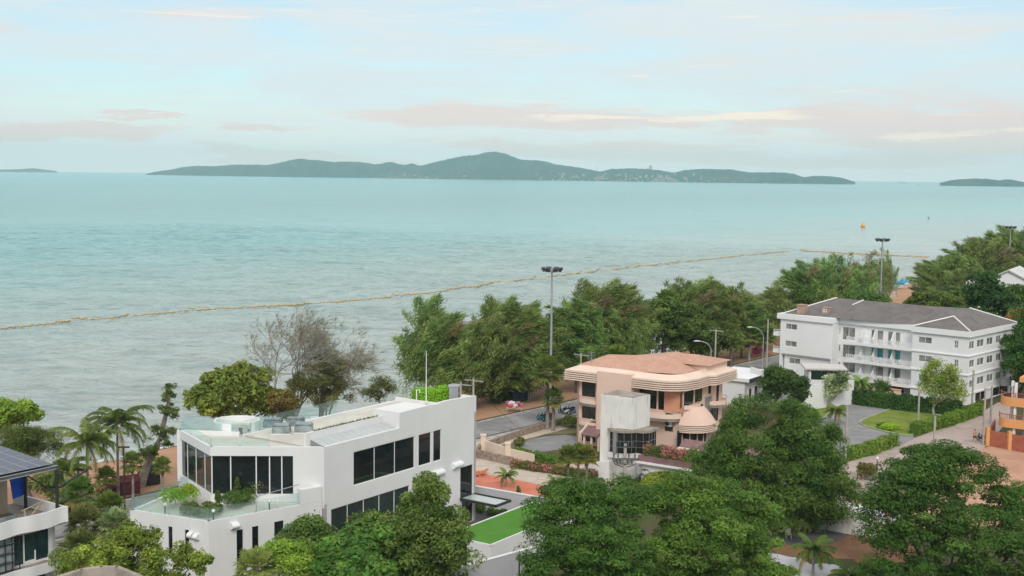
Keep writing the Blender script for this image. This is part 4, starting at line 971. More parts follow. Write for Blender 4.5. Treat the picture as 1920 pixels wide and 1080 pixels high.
# ------------------------------------------------------------------ plants: generators
M['leaf'] = leaf_mat('broad leaves', (1, 1, 1), 0.42, 0.2, 0.03)
M['needle'] = leaf_mat('casuarina needles', (1, 1, 1), 0.30, 0.35, 0.04)
M['bark'] = mat('bark', (0.13, 0.105, 0.085), 0.95, 0.3, 2.0, bump=0.5)
M['bark pale'] = mat('pale bark', (0.27, 0.24, 0.21), 0.95, 0.3, 2.0, bump=0.5)
def unit(v): return v / np.maximum(np.linalg.norm(v, axis=-1, keepdims=True), 1e-9)
def rdir(rng, n): return unit(rng.normal(size=(n, 3)))
LEAF_GAIN = 1.72
def faces_mesh(name, quads, tints, m, parent, mesh_only=False):
    """quads (N,k,3) -> one mesh with a colour per face"""
    n, k = quads.shape[:2]
    me = bpy.data.meshes.new(name)
    me.vertices.add(n * k); me.vertices.foreach_set('co', quads.reshape(-1).astype(np.float32))
    me.loops.add(n * k); me.loops.foreach_set('vertex_index', np.arange(n * k, dtype=np.int32))
    me.polygons.add(n); me.polygons.foreach_set('loop_start', np.arange(0, n * k, k, dtype=np.int32)); me.polygons.foreach_set('loop_total', np.full(n, k, dtype=np.int32))
    me.update(calc_edges=True)
    at = me.attributes.new('tint', 'FLOAT_COLOR', 'FACE')
    at.data.foreach_set('color', np.concatenate([np.clip(np.asarray(tints) * LEAF_GAIN * np.array([1.00, 1.08, 0.70]), 0, 1), np.ones((n, 1))], 1).reshape(-1).astype(np.float32))
    me.materials.append(m)
    if mesh_only: return me
    o = bpy.data.objects.new(name, me); col.objects.link(o)
    if parent is not None: o.parent = parent
    return o
def leaves(rng, cen, rad, per, size, aspect, tint, up=0.5, jitter=0.14, shell=0.55, droop=0.0, wind=None):
    """diamond leaves through the volume of every clump. cen (N,3), rad (N,3), tint (N,3)"""
    N = len(cen); idx = np.repeat(np.arange(N), per); n = len(idx)
    d = rdir(rng, n); flip = (d[:, 2] < 0) & (rng.random(n) < 0.45); d[flip, 2] *= -1
    r = shell + (1 - shell) * rng.random(n) ** 0.6; stray = rng.random(n) < 0.06; r[stray] *= 1.0 + 0.35 * rng.random(stray.sum())
    p = cen[idx] + d * rad[idx] * r[:, None]
    nrm = unit(d * 0.55 + np.array([0, 0, up]) + rdir(rng, n) * 0.75)
    t = unit(np.cross(nrm, rdir(rng, n)))
    if wind is not None: t = unit(t * 0.5 + np.array(wind) + rdir(rng, n) * 0.2)
    if droop: t = unit(t + np.array([0, 0, -droop]) * rng.random((n, 1)))
    s = unit(np.cross(nrm, t)); L = size * (0.6 + 0.8 * rng.random((n, 1))); W = L * aspect
    q = np.stack([p - t * L * .5, p + s * W * .5 + t * L * 0.05, p + t * L * .5, p - s * W * .5 + t * L * 0.05], 1)
    c = tint[idx] * (1 + jitter * rng.normal(size=(n, 1))) * (1 + 0.05 * rng.normal(size=(n, 3)))
    return q, c
def crown_clumps(rng, lobes, n, cr, flat=0.75):
    """clump centres over the surface (and some inside) of several lobes [(x,y,z,rx,ry,rz)]"""
    lobes = np.array(lobes, float); vol = lobes[:, 3] * lobes[:, 4] + lobes[:, 3] * lobes[:, 5]; pick = rng.choice(len(lobes), n, p=vol / vol.sum())
    d = rdir(rng, n); lowb = (d[:, 2] < -0.35) & (rng.random(n) < 0.55); d[lowb, 2] *= -0.6; d = unit(d)
    k = np.where(rng.random(n) < 0.8, 0.78 + 0.26 * rng.random(n), 0.3 + 0.45 * rng.random(n))
    cen = lobes[pick, :3] + d * lobes[pick, 3:] * k[:, None]
    sz = cr * (0.6 + 0.8 * rng.random((n, 1)))
    return cen, sz * np.array([1, 1, flat])
def tints(rng, n, a, b, clump=0.16):
    t = rng.random((n, 1)); return (np.array(a) * (1 - t) + np.array(b) * t) * (1 + clump * rng.normal(size=(n, 1)))
def limbs(b, base, lobes, cen, r0, rng, lean=(0, 0), n_limb=10, twigs=18):
    """tapered trunk that forks into limbs, each running out to a clump"""
    lobes = np.array(lobes, float); top = np.array([lobes[:, 0].mean(), lobes[:, 1].mean(), lobes[:, 2].min() - lobes[:, 5].mean() * 0.35])
    base = np.array(base, float); fork = base + (top - base) * 0.75 if top[2] > base[2] + 1 else base + np.array([0, 0, 1.0])
    mid = (base + fork) / 2 + np.array([*(rng.normal(size=2) * 0.25), 0])
    b.path([base, base + (mid - base) * .2, mid, fork], [r0 * 1.35, r0, r0 * .85, r0 * .75], 9)
    for i in range(n_limb):
        e = cen[rng.integers(len(cen))]; m_ = fork * .5 + e * .5 + np.array([0, 0, -.08 * np.linalg.norm(e - fork)]) + rng.normal(size=3) * .2
        r = r0 * (0.3 + .25 * rng.random()); b.path([fork, fork * .75 + m_ * .25 + rng.normal(size=3) * .1, m_, e], [r, r * .85, r * .6, r * .2], 6)
        for j in range(max(1, twigs // n_limb)):
            g = cen[rng.integers(len(cen))]
            if np.linalg.norm(g - m_) < np.linalg.norm(lobes[0, 3:]) * .8: b.path([m_, (m_ + g) / 2 + rng.normal(size=3) * .2, g], [r * .35, r * .25, r * .1], 5)
def broad_tree(name, label, base, lobes, seed, a, b_, clumps=90, cr=1.3, per=240, size=0.3, aspect=0.5, r0=0.28, cat='tree', group=None, up=0.5, droop=0.0, bark='bark', flat=.75, shell=.5, n_limb=12, clump=.16, jitter=.14, leaf='leaf', wind=None, twigs=18):
    rng = np.random.default_rng(seed); base = Vector(base)
    t = thing(name, label, cat, base, group)
    L = [(x - base.x, y - base.y, z - base.z, rx, ry, rz) for x, y, z, rx, ry, rz in lobes]
    cen, rad = crown_clumps(rng, L, clumps, cr, flat)
    q, c = leaves(rng, cen, rad, per, size, aspect, tints(rng, clumps, a, b_, clump), up, jitter, shell, droop, wind)
    q[..., 2] = np.maximum(q[..., 2], 0.03)
    faces_mesh('crown', q, c, M[leaf], t)
    if r0:
        tb = MB(); limbs(tb, (0, 0, -0.1), L, cen, r0, rng, n_limb=n_limb, twigs=twigs)
        o = tb.build('trunk', M[bark]); o.parent = t
    return t
def lobes_px(spec, y):
    """lobes from survey pixels: (px, py, half width px, half height px, northing offset, depth factor)"""
    out = []
    for px, py, hw, hh, dy, k in spec:
        p = D(px, py, y + dy); s = (y + dy) / 2300.0; out.append((p.x, p.y, p.z, hw * s, hw * s * k, hh * s))
    return out
# -- casuarinas: plumes of needles streaming in the sea wind
def needle_crown(seed, h, w, n_plume=70, per=330, olive=0.5, dead=0.0, sparse=1.0):
    """a crown of wind-swept plumes about a trunk of height h, radius w (local, base at the origin) -> (quads, tints, plume ends)"""
    rng = np.random.default_rng(seed); wind = np.array([0.72, 0.22, 0.40])
    t = rng.random(n_plume) ** 0.75; z0 = h * (0.25 + 0.64 * t); prof = w * (0.55 + 0.75 * np.sin(np.pi * np.clip(0.16 + 0.80 * t, 0, 1))) * 0.8
    az = rng.random(n_plume) * 2 * np.pi; rr = prof * (0.30 + 0.75 * rng.random(n_plume) ** .6)
    c = np.stack([np.cos(az) * rr, np.sin(az) * rr, z0 + h * 0.07 * rng.normal(size=n_plume)], 1)
    dirs = unit(np.stack([np.cos(az), np.sin(az), np.full(n_plume, .55)], 1) * .6 + wind * 0.62 + rng.normal(size=(n_plume, 3)) * .2)
    ln = w * (0.32 + 0.38 * rng.random(n_plume)) * (1.15 - .35 * t)
    idx = np.repeat(np.arange(n_plume), per); n = len(idx)
    u = rng.random(n); thick = (0.30 * (1 - u) + 0.10) * w * 0.62
    p = c[idx] + dirs[idx] * (ln[idx] * (u * 2.0 - .9))[:, None] + rng.normal(size=(n, 3)) * thick[:, None] * np.array([.62, .62, .5])
    d = unit(dirs[idx] * .6 + wind * .6 + rng.normal(size=(n, 3)) * .33 + np.array([0, 0, -.12]))
    L = (0.45 + .6 * rng.random((n, 1))); W = .042 + .05 * rng.random((n, 1))
    s = unit(np.cross(d, rdir(rng, n)))
    q = np.stack([p - s * W, p + s * W, p + d * L], 1)
    q[..., 2] = np.maximum(q[..., 2], .4)
    a = np.array([0.070, 0.105, 0.042]); b_ = np.array([0.150, 0.185, 0.075])
    tt = np.clip(rng.random((n_plume, 1)) * .8 + olive * .3, 0, 1); tn = (a * (1 - tt) + b_ * tt) * (1 + .15 * rng.normal(size=(n_plume, 1)))
    cc = tn[idx] * (1 + .18 * rng.normal(size=(n, 1)))
    if dead:
        k = (rng.random(n_plume) < dead)[idx]; cc[k] = np.array([.15, .115, .085]) * (1 + .15 * rng.normal(size=(k.sum(), 1)))
    return q, cc, c + dirs * ln[:, None] * .2
def needle_trunk(b, ends, h, r0, rng, k=26):
    tip = np.array([h * .10, 0, h * .86]); ax = [np.array([0, 0, -.2]), np.array([.1, 0, h * .3]), np.array([h * .03, .1, h * .6]), tip]
    b.path(ax, [r0, r0 * .8, r0 * .5, r0 * .12], 8)
    for i in rng.permutation(len(ends))[:k]:
        e = ends[i]; zs = max(h * .12, e[2] - h * (.12 + .08 * rng.random())); f = np.array([h * .06 * zs / h, 0, min(zs, h * .8)])
        b.path([f, (f + e) / 2 + rng.normal(size=3) * .2, e], [r0 * .3, r0 * .2, r0 * .06], 5)
CAS = []
for i, (h, w_, n_, pr, ol, dd) in enumerate(((16, 4.6, 92, 300, .2, .03), (16, 5.4, 110, 300, .5, .05), (15, 3.9, 80, 300, .0, .02), (16, 4.8, 84, 290, .8, .06), (16, 5.0, 60, 150, .4, .30))):
    q, c, ends = needle_crown(100 + i, h, w_, n_, pr, ol, dd)
    me = faces_mesh('crown', q, c, M['needle'], None, True)
    tb = MB(); needle_trunk(tb, ends, h, .26, np.random.default_rng(i)); o = tb.build('trunk', M['bark']); tm = o.data; bpy.data.objects.remove(o)
    CAS.append((me, tm, h, w_))
def casuarina(label, base, height, width, kind, rot=0.0, group='casuarinas along the shore'):
    me, tm, h, w_ = CAS[kind]; t = thing('casuarina_tree', label, 'tree', base, group)
    for nm, dta in (('crown', me), ('trunk', tm)):
        o = bpy.data.objects.new(nm, dta); col.objects.link(o); o.parent = t
    k = height / (h * 1.0); t.scale = (width / (w_ * 1.25), width / (w_ * 1.25), k); t.rotation_euler = (0, 0, rot); return t
# -- palms
def frond(rng, d, L, lift, droop, n=42, wid=.55, lw=.05, twist=0.0):
    """feather frond from the origin; returns leaflets (n*2,4,3) and the rib points"""
    d = np.array([d[0], d[1], 0.0]); d /= np.linalg.norm(d); side = np.array([-d[1], d[0], 0]); K = 14
    pts = []; p = np.zeros(3); a = lift
    for i in range(K + 1):
        pts.append(p.copy()); p = p + (d * math.cos(a) + np.array([0, 0, math.sin(a)])) * (L / K); a -= droop / K * (0.5 + i / K)
    pts = np.array(pts); u = np.linspace(.12, .98, n); f = u * K; i0 = np.minimum(f.astype(int), K - 1); fr = (f - i0)[:, None]
    P_ = pts[i0] * (1 - fr) + pts[i0 + 1] * fr; T = unit(pts[i0 + 1] - pts[i0])
    w_ = wid * np.sin(np.pi * (0.12 + .80 * u)) ** .6 * (0.9 + .2 * rng.random(n)); out = []
    for sg in (-1, 1):
        dr = unit(side * sg * .8 + T * .55 + np.array([0, 0, -.35]) + rng.normal(size=(n, 3)) * .1); e = P_ + dr * w_[:, None]; e[:, 2] -= w_ * .25
        out.append(np.stack([P_ - T * lw, P_ + T * lw, (P_ + e) / 2 + T * lw * .9 + np.array([0, 0, .04]), e], 1))
    return np.concatenate(out), pts
def feather_palm(name, label, base, h, L, seed, n=20, a=(.08, .13, .03), b_=(.15, .19, .06), lean=(0, 0), r=.14, group=None, wid=.6, lw=.05, droop=1.7, dead=2, cat='palm', m_bark='bark pale'):
    rng = np.random.default_rng(seed); base = Vector(base); t = thing(name, label, cat, base, group)
    top = np.array([lean[0], lean[1], h]); Q, C_, rb = [], [], MB()
    for i in range(n):
        az = i * 2.39996 + rng.normal() * .2; k = i / n; lift = 1.25 - 1.55 * k + rng.normal() * .08
        wv = np.array([math.cos(az) + .25, math.sin(az) + .05]); q, pts = frond(rng, wv, L * (.85 + .25 * rng.random()), lift, droop * (.8 + .4 * rng.random()), wid=wid, lw=lw)
        Q.append(q + top); tt = rng.random(); c = np.array(a) * (1 - tt) + np.array(b_) * tt
        if i >= n - dead: c = np.array([.22, .15, .08])
        C_.append(np.tile(c, (len(q), 1)) * (1 + .12 * rng.normal(size=(len(q), 1)))); rb.path([p + top for p in pts[::3]], [.035, .03, .025, .02, .012][:len(pts[::3])], 4)
    faces_mesh('fronds', np.concatenate(Q), np.concatenate(C_), M['leaf'], t)
    tr = MB(); K = 7; pp = [(lean[0] * (i / K) ** 1.6, lean[1] * (i / K) ** 1.6, h * i / K - (.1 if i == 0 else 0)) for i in range(K + 1)]
    tr.path(pp, [r * 1.5] + [r * (1.1 - .35 * i / K) for i in range(1, K + 1)], 8); o = tr.build('trunk', M[m_bark]); o.parent = t
    o = rb.build('ribs', M['rib']); o.parent = t; return t
M['rib'] = mat('palm rib', (0.20, 0.22, 0.08), 0.7, 0.15, 2.0)
M['skirt'] = mat('dead fronds', (0.20, 0.15, 0.10), 0.95, 0.3, 2.0)
def fan_palm(name, label, base, h, R_, seed, n=34, a=(.07, .115, .03), b_=(.13, .165, .05), r=.13, group=None, trunk=True, skirt=True, blades=13):
    """fan palm: a ball of stalked fans over a trunk"""
    rng = np.random.default_rng(seed); base = Vector(base); t = thing(name, label, 'palm', base, group); Q, C_ = [], []; top = np.array([0, 0, h])
    st = MB()
    for i in range(n):
        az = i * 2.39996; el = math.radians(85 - 125 * (i / n)) + rng.normal() * .08; d = np.array([math.cos(az) * math.cos(el), math.sin(az) * math.cos(el), math.sin(el)])
        L0 = R_ * (.45 + .15 * rng.random()); fr_ = R_ * (.5 + .12 * rng.random()); c0 = top + d * L0 + np.array([0, 0, -.12 * (1 - d[2]) * L0]); st.tube(top, c0, .025, .018, 4, cap=False)
        up = np.array([0, 0, 1.0]); s = np.cross(d, up); s = s / max(np.linalg.norm(s), 1e-6); v = np.cross(s, d); nrm = v
        old = i > n * .86; tt = rng.random(); c = (np.array(a) * (1 - tt) + np.array(b_) * tt) if not old else np.array([.20, .15, .08])
        ang = np.linspace(-2.0, 2.0, blades); e = (d * np.cos(ang)[:, None] + s * np.sin(ang)[:, None]) ; e = unit(e + nrm * .12 + rng.normal(size=e.shape) * .05); tip = c0 + e * fr_ * (1 - .18 * np.abs(ang) / 2)[:, None]; tip[:, 2] -= fr_ * .22
        md = c0 + e * fr_ * .55; pw = unit(np.cross(e, nrm)) * fr_ * .11
        Q.append(np.stack([np.tile(c0, (blades, 1)), md + pw, tip, md - pw], 1)); C_.append(np.tile(c, (blades, 1)) * (1 + .14 * rng.normal(size=(blades, 1))))
    faces_mesh('fronds', np.concatenate(Q), np.concatenate(C_), M['leaf'], t)
    o = st.build('stalks', M['rib']); o.parent = t
    if trunk:
        tr = MB(); tr.path([(0, 0, -.1), (.05, 0, h * .4), (.0, .05, h)], [r * 1.4, r, r * .9], 8); o = tr.build('trunk', M['bark pale']); o.parent = t
        if skirt and h > 2:
            sk = MB(); sk.path([(0, 0, h - R_ * .75), (0, 0, h - R_ * .4), (0, 0, h)], [r * 1.1, r * 2.4, r * 1.6], 9); o = sk.build('dead_skirt', M['skirt']); o.parent = t
    return t
def shrub(name, label, base, rx, rz, seed, a, b_, n=14, per=120, size=.16, ry=None, cat='shrub', group=None, aspect=.55, shell=.7, cone=False):
    rng = np.random.default_rng(seed); base = Vector(base); ry = ry or rx
    if cone:
        z = rng.random(n) ** 1.3; k = (1 - z) * .8 + .05; az = rng.random(n) * 6.28; cen = np.stack([np.cos(az) * k * rx * .7, np.sin(az) * k * rx * .7, rz * 2 * (z * .9 + .08)], 1); rad = np.stack([rx * .45 * (1 - z * .6)] * 2 + [rz * .30 * np.ones(n)], 1)
    else:
        d = rdir(rng, n); d[:, 2] = np.abs(d[:, 2]); cen = d * np.array([rx, ry, rz * 1.15]) * .68 + np.array([0, 0, rz * .55]); rad = np.ones((n, 1)) * np.array([rx, ry, rz * .9]) * .42
    q, c = leaves(rng, cen, rad, per, size, aspect, tints(rng, n, a, b_, .10), .5, .14, shell); q[..., 2] = np.maximum(q[..., 2], .02)
    o = faces_mesh(name, q, c, M['leaf'], None); o.location = base; return tag(o, label, cat, group)
def hedge(name, label, p0, p1, width, h, seed, a, b_, dens=110, size=.15, cat='hedge', z=0.0, flowers=None, round_=0.0, group=None, path=None):
    """clipped hedge: leaves over and inside a long box"""
    rng = np.random.default_rng(seed); pts = [xy(p) for p in (path or [p0, p1])]; base = Vector((pts[0].x, pts[0].y, z)); Q, C_ = [], []
    for p, q_ in zip(pts, pts[1:]):
        d = q_ - p; L = d.length; d /= L; n_ = Vector((-d.y, d.x)); n = int(dens * L * (width + 2 * h))
        u = rng.random(n) * L; f = rng.random(n); wd, ht = width, h
        f1 = (2 * h) / (2 * h + width); side = np.where(rng.random(n) < .5, -1, 1)
        und = .09 * np.sin(u * 1.9 + seed) + .06 * np.sin(u * 4.7)
        v = np.where(f < f1, side * (wd / 2 + und), (rng.random(n) - .5) * wd); zz = np.where(f < f1, rng.random(n) * ht, ht + und * 1.2)
        v = v + rng.normal(size=n) * .07; zz = np.maximum(.03, zz + rng.normal(size=n) * .07 - np.abs(rng.normal(size=n)) * .05)
        c = np.stack([p.x + d.x * u + n_.x * v - base.x, p.y + d.y * u + n_.y * v - base.y, zz], 1)
        nr = np.where((f < f1)[:, None], np.stack([n_.x * side, n_.y * side, .5 * np.ones(n)], 1), np.array([0, 0, 1.0])); nr = unit(nr + rdir(rng, n) * .7)
        t = unit(np.cross(nr, rdir(rng, n))); s = np.cross(nr, t); S = size * (.6 + .8 * rng.random((n, 1)))
        Q.append(np.stack([c - t * S * .6, c + s * S * .4, c + t * S * .6, c - s * S * .4], 1))
        tt = np.clip(.5 + .35 * np.sin(u * .9 + seed) + .3 * rng.normal(size=n), 0, 1)[:, None]; cc = (np.array(a) * (1 - tt) + np.array(b_) * tt) * (1 + .15 * rng.normal(size=(n, 1)))
        if flowers:
            fl = (rng.random(n) < flowers[1] * np.clip(.5 + .6 * np.sin(u * 1.3 + seed) + .3 * np.sin(u * 3.1), 0, 1)) & (zz > .25 * h); cc[fl] = np.array(flowers[0]) * (1 + .25 * rng.normal(size=(fl.sum(), 1)))
        C_.append(cc)
        # solid twiggy heart
        k = .36 * width; P4 = [(p + n_ * -k) - Vector(base[:2]), (q_ + n_ * -k) - Vector(base[:2]), (q_ + n_ * k) - Vector(base[:2]), (p + n_ * k) - Vector(base[:2])]; lo, hi = .0, h * .86
        for F4 in ([(*P4[0], lo), (*P4[1], lo), (*P4[1], hi), (*P4[0], hi)], [(*P4[2], lo), (*P4[3], lo), (*P4[3], hi), (*P4[2], hi)], [(*P4[0], hi), (*P4[1], hi), (*P4[2], hi), (*P4[3], hi)], [(*P4[1], lo), (*P4[2], lo), (*P4[2], hi), (*P4[1], hi)], [(*P4[3], lo), (*P4[0], lo), (*P4[0], hi), (*P4[3], hi)]):
            Q.append(np.array([F4])); C_.append(np.array([np.array(a) * .8]))
    o = faces_mesh(name, np.concatenate(Q), np.concatenate(C_), M['leaf'], None); o.location = base; return tag(o, label, cat, group)
def bare_tree(label, base, h, seed, spread=.5, wind=.18, green=0.0, name='bare_tree', depth=7, r0=.22, stems=3, twig_n=7):
    rng = np.random.default_rng(seed); base = Vector(base); t = thing(name, label, 'tree', base); segs = []; tips = []
    def grow(p, d, L, r, k):
        n = 3; q = p
        pts = [p]
        for i in range(n):
            d = unit(d + rng.normal(size=3) * .10 + np.array([wind * .10, 0, .05])); q = q + d * L / n; pts.append(q)
        segs.append((pts, r, r * .68))
        if k == 0: tips.append((q, d)); return
        m = 2 if k > 2 else 3
        for i in range(m + (rng.random() < .45)):
            e = unit(d + rng.normal(size=3) * spread * (.62 if k > 3 else .75)); s = pts[-1] if i < 2 else pts[2]
            grow(s, e, L * (.66 + .18 * rng.random()), r * .62, k - 1)
    for i in range(stems): grow(np.array([0, 0, .0 if i == 0 else .6]), unit(np.array([.6 * (i - (stems - 1) / 2) / max(1, stems - 1) * 1.2 + .1, rng.normal() * .15, 1.0])), h * .27, r0 * (1 if i == 0 else .7), depth - 2)
    b = MB()
    for pts, ra, rb in segs: b.path(pts, [max(.012, ra + (rb - ra) * i / (len(pts) - 1)) for i in range(len(pts))], 6 if ra > .08 else 3)
    o = b.build('trunk', M['bark pale']); o.parent = t
    tp = np.array([p for p, d in tips]); td = np.array([d for p, d in tips]); n = len(tp); per = twig_n
    idx = np.repeat(np.arange(n), per); d = unit(td[idx] * .6 + rng.normal(size=(n * per, 3)) * .35 + np.array([wind, 0, 0])); L = .5 + .9 * rng.random((n * per, 1)); s = unit(np.cross(d, rdir(rng, n * per))) * .016
    p = tp[idx]; q = np.stack([p - s, p + s, p + d * L], 1)
    faces_mesh('twigs', q, np.tile([.16, .14, .16], (n * per, 1)) * (1 + .15 * rng.normal(size=(n * per, 1))), M['needle'], t)
    if green:
        k = rng.random(n) < green; cen = tp[k]; low = cen[:, 2] < cen[:, 2].max() * .8; cen = cen[low]
        if len(cen):
            q, c = leaves(rng, cen, np.tile([.7, .7, .5], (len(cen), 1)), 60, .38, .16, tints(rng, len(cen), (.07, .085, .03), (.12, .12, .05)), .2, .15, .2, 0, (.5, .1, 0)); faces_mesh('crown', q, c, M['needle'], t)
    return t
# ------------------------------------------------------------------ trees where they stand
def shore(px, n):            # the ground point in picture column px at n metres seaward of the survey line
    k = (px - 960) / 2300.0; y = n / (0.64 - 0.768 * k); return Vector((k * y, y, -0.05 if n < 116 else -0.35))
def cas(label, px, ytop, wpx, kind, n=114, rot=0.0):
    p = shore(px, n); h = (HZ(p, ytop) - p.z) * .92; return casuarina(label, p, h, 1.2 * wpx / 2 * p.y / 2300.0, kind, rot)
cas('olive casuarina standing nearest the villa roof hedge, its left side over the water', 828, 556, 150, 3, 118, .3)
cas('dark lower casuarina leaning right behind the flagpole', 895, 588, 130, 0, 114, 1.1)
cas('tall streaming casuarina left of the near floodlight mast', 950, 556, 140, 1, 116, -.2)
cas('casuarina close behind the near floodlight mast, mast drawn over it', 1040, 566, 130, 0, 114, .8)
cas('lower casuarina in front of the near floodlight mast foot', 985, 622, 130, 2, 113, 2.0)
cas('highest plumed casuarina right of the near floodlight mast', 1130, 524, 150, 1, 114, .1)
cas('dense casuarina between the near mast and the plumed casuarina', 1085, 560, 120, 2, 111, 2.9)
cas('dark casuarina behind the left half of the peach house roof', 1170, 560, 110, 0, 110, 1.9)
cas('plumed casuarina behind the middle of the peach house roof', 1300, 520, 130, 1, 116, .5)
cas('casuarina right of the peach house roof, thick to the ground', 1350, 530, 110, 3, 113, 2.5)
cas('casuarina just left of the condominium chimneys', 1430, 530, 125, 0, 114, 1.4)
cas('small casuarina behind the street lamp left of the condominium', 1395, 556, 90, 2, 111, .2)
cas('casuarina with a rusty red patch behind the condominium chimneys', 1515, 490, 110, 2, 116, 1.7)
cas('olive casuarina left of the far floodlight mast', 1575, 478, 120, 3, 114, .9)
cas('casuarina half bare behind the far floodlight mast', 1622, 468, 84, 4, 113, .4)
cas('thin half bare casuarina right of the far floodlight mast', 1662, 462, 44, 4, 116, 2.2)
cas('casuarina where the right hand wood begins beside the blue boat', 1768, 490, 84, 3, 110, 1.0)
cas('second casuarina of the right hand wood, rising', 1795, 470, 120, 0, 109, 2.6)
cas('third casuarina of the right hand wood, halfway up its slope', 1838, 446, 120, 1, 109, .7)
cas('tall casuarina under the farthest floodlight head', 1880, 424, 120, 3, 112, 1.9)
cas('tall casuarina at the right edge of the photo', 1930, 418, 130, 0, 110, .2)
cas('low casuarina in front of the right hand wood', 1792, 535, 100, 2, 103, 2.1)
cas('shaggy casuarina before the wood left of the white gabled house', 1815, 505, 120, 3, 102, .3)
# broad crowns between the casuarinas and the houses
GA, GB = (.045, .080, .024), (.085, .125, .040)
def crown_box(x0, x1, y0, y1, y, k=.8): return lobes_px([((x0 + x1) / 2, (y0 + y1) / 2, (x1 - x0) / 2, (y1 - y0) / 2, 0, k)], y)
def bt(name, label, boxes, y, seed, a=GA, b_=GB, base_px=None, gz=0.0, **kw):
    lo = []
    for x0, x1, y0, y1, dy in boxes: lo += lobes_px([((x0 + x1) / 2, (y0 + y1) / 2, (x1 - x0) / 2, (y1 - y0) / 2, dy, .85)], y)
    bx = base_px if base_px else (boxes[0][0] + boxes[0][1]) / 2
    k = (bx - 960) / 2300.0; return broad_tree(name, label, (k * y, y, gz), lo, seed, a, b_, **kw)
bt('almond_tree', 'broad dark green tree with flat layers behind the peach house roof', [(1195, 1290, 560, 640, 0), (1240, 1330, 575, 650, 3), (1170, 1240, 590, 660, -2)], 208, 21, clumps=110, cr=1.5, per=170, size=.55)
bt('almond_tree', 'rounded dark green tree over the rear roof ridge of the peach house', [(1255, 1350, 600, 660, 0), (1300, 1385, 610, 665, 4)], 204, 22, clumps=80, cr=1.4, per=160, size=.5)
bt('almond_tree', 'leafy tree with layered branches behind the middle of the condominium roof', [(1700, 1765, 548, 600, 0), (1725, 1800, 555, 600, -4)], 250, 23, clumps=90, cr=1.6, per=150, size=.6, b_=(.12, .15, .04))
bt('almond_tree', 'dark knobbly tree beside the white gabled house', [(1815, 1885, 515, 580, 0), (1850, 1910, 550, 600, -4)], 232, 24, clumps=50, cr=1.4, per=190, size=.6, a=(.025, .05, .02), b_=(.05, .085, .03))
bt('rain_tree', 'low bright green tree behind the condominium roof corner', [(1800, 1905, 585, 640, 0), (1760, 1850, 580, 610, 6)], 228, 25, clumps=70, cr=1.5, per=180, size=.5, b_=(.11, .15, .04))
bt('bushy_tree', 'low dark bush under the casuarinas behind the condominium chimneys', [(1480, 1560, 545, 590, 0)], 240, 26, clumps=40, cr=1.5, per=150, size=.5)
bt('bushy_tree', 'pale green bush just over the condominium roof near its chimneys', [(1535, 1580, 548, 575, 0)], 225, 27, clumps=26, cr=1.0, per=150, size=.4, a=(.10, .14, .06), b_=(.15, .18, .08))
bt('bushy_tree', 'low bush behind the condominium roof under the far floodlight mast', [(1595, 1665, 555, 600, 0)], 236, 28, clumps=44, cr=1.4, per=150, size=.5)
bt('rain_tree', 'big dark green tree at the right end of the condominium', [(1880, 1960, 605, 720, 0), (1895, 1990, 640, 740, -4), (1905, 1990, 570, 640, 5)], 186, 29, clumps=100, cr=1.4, per=220, size=.4, a=(.03, .065, .018), b_=(.06, .11, .03))
bt('orange_tree', 'orange flowered bush peeping over the roof at the right edge', [(1895, 1935, 580, 612, 0)], 205, 30, clumps=22, cr=.9, per=120, size=.35, a=(.45, .16, .03), b_=(.16, .17, .04), r0=.1)
bt('almond_tree', 'dark tree at the far right edge below the wood', [(1870, 1950, 540, 590, 0)], 240, 31, clumps=50, cr=1.5, per=160, size=.5)
# fan palms in front of the belt
for i, (px, yt, lab) in enumerate(((1030, 668, 'fan palm left of the peach house gable aerial'), (1110, 655, 'fan palm close over the left roof edge of the peach house'), (1160, 648, 'fan palm behind the roof valley of the peach house'),
                                   (1375, 610, 'fan palm near the street lamp right of the peach house'), (1410, 606, 'fan palm with dark trunk left of the condominium'), (1440, 612, 'fan palm nearest the condominium left wall'), (1250, 545, 'fan palm showing over the dark trees far behind the peach house'))):
    p = shore(px, 97 if i < 3 else 118 if i == 6 else 107.5); R_ = 2.5; h = HZ(p, yt) - p.z - R_ * .8; fan_palm('fan_palm', lab, p, h, R_, 300 + i, group='fan palms along the shore road', r=.2)
p = xy(G(1037, 808)); fan_palm('dead_topped_palm', 'palm by the road with a shaggy brown top and short dark trunk', (p.x, p.y, 0), HZ(p, 748), 1.7, 320, n=26, a=(.05, .08, .03), b_=(.10, .12, .05), r=.22)
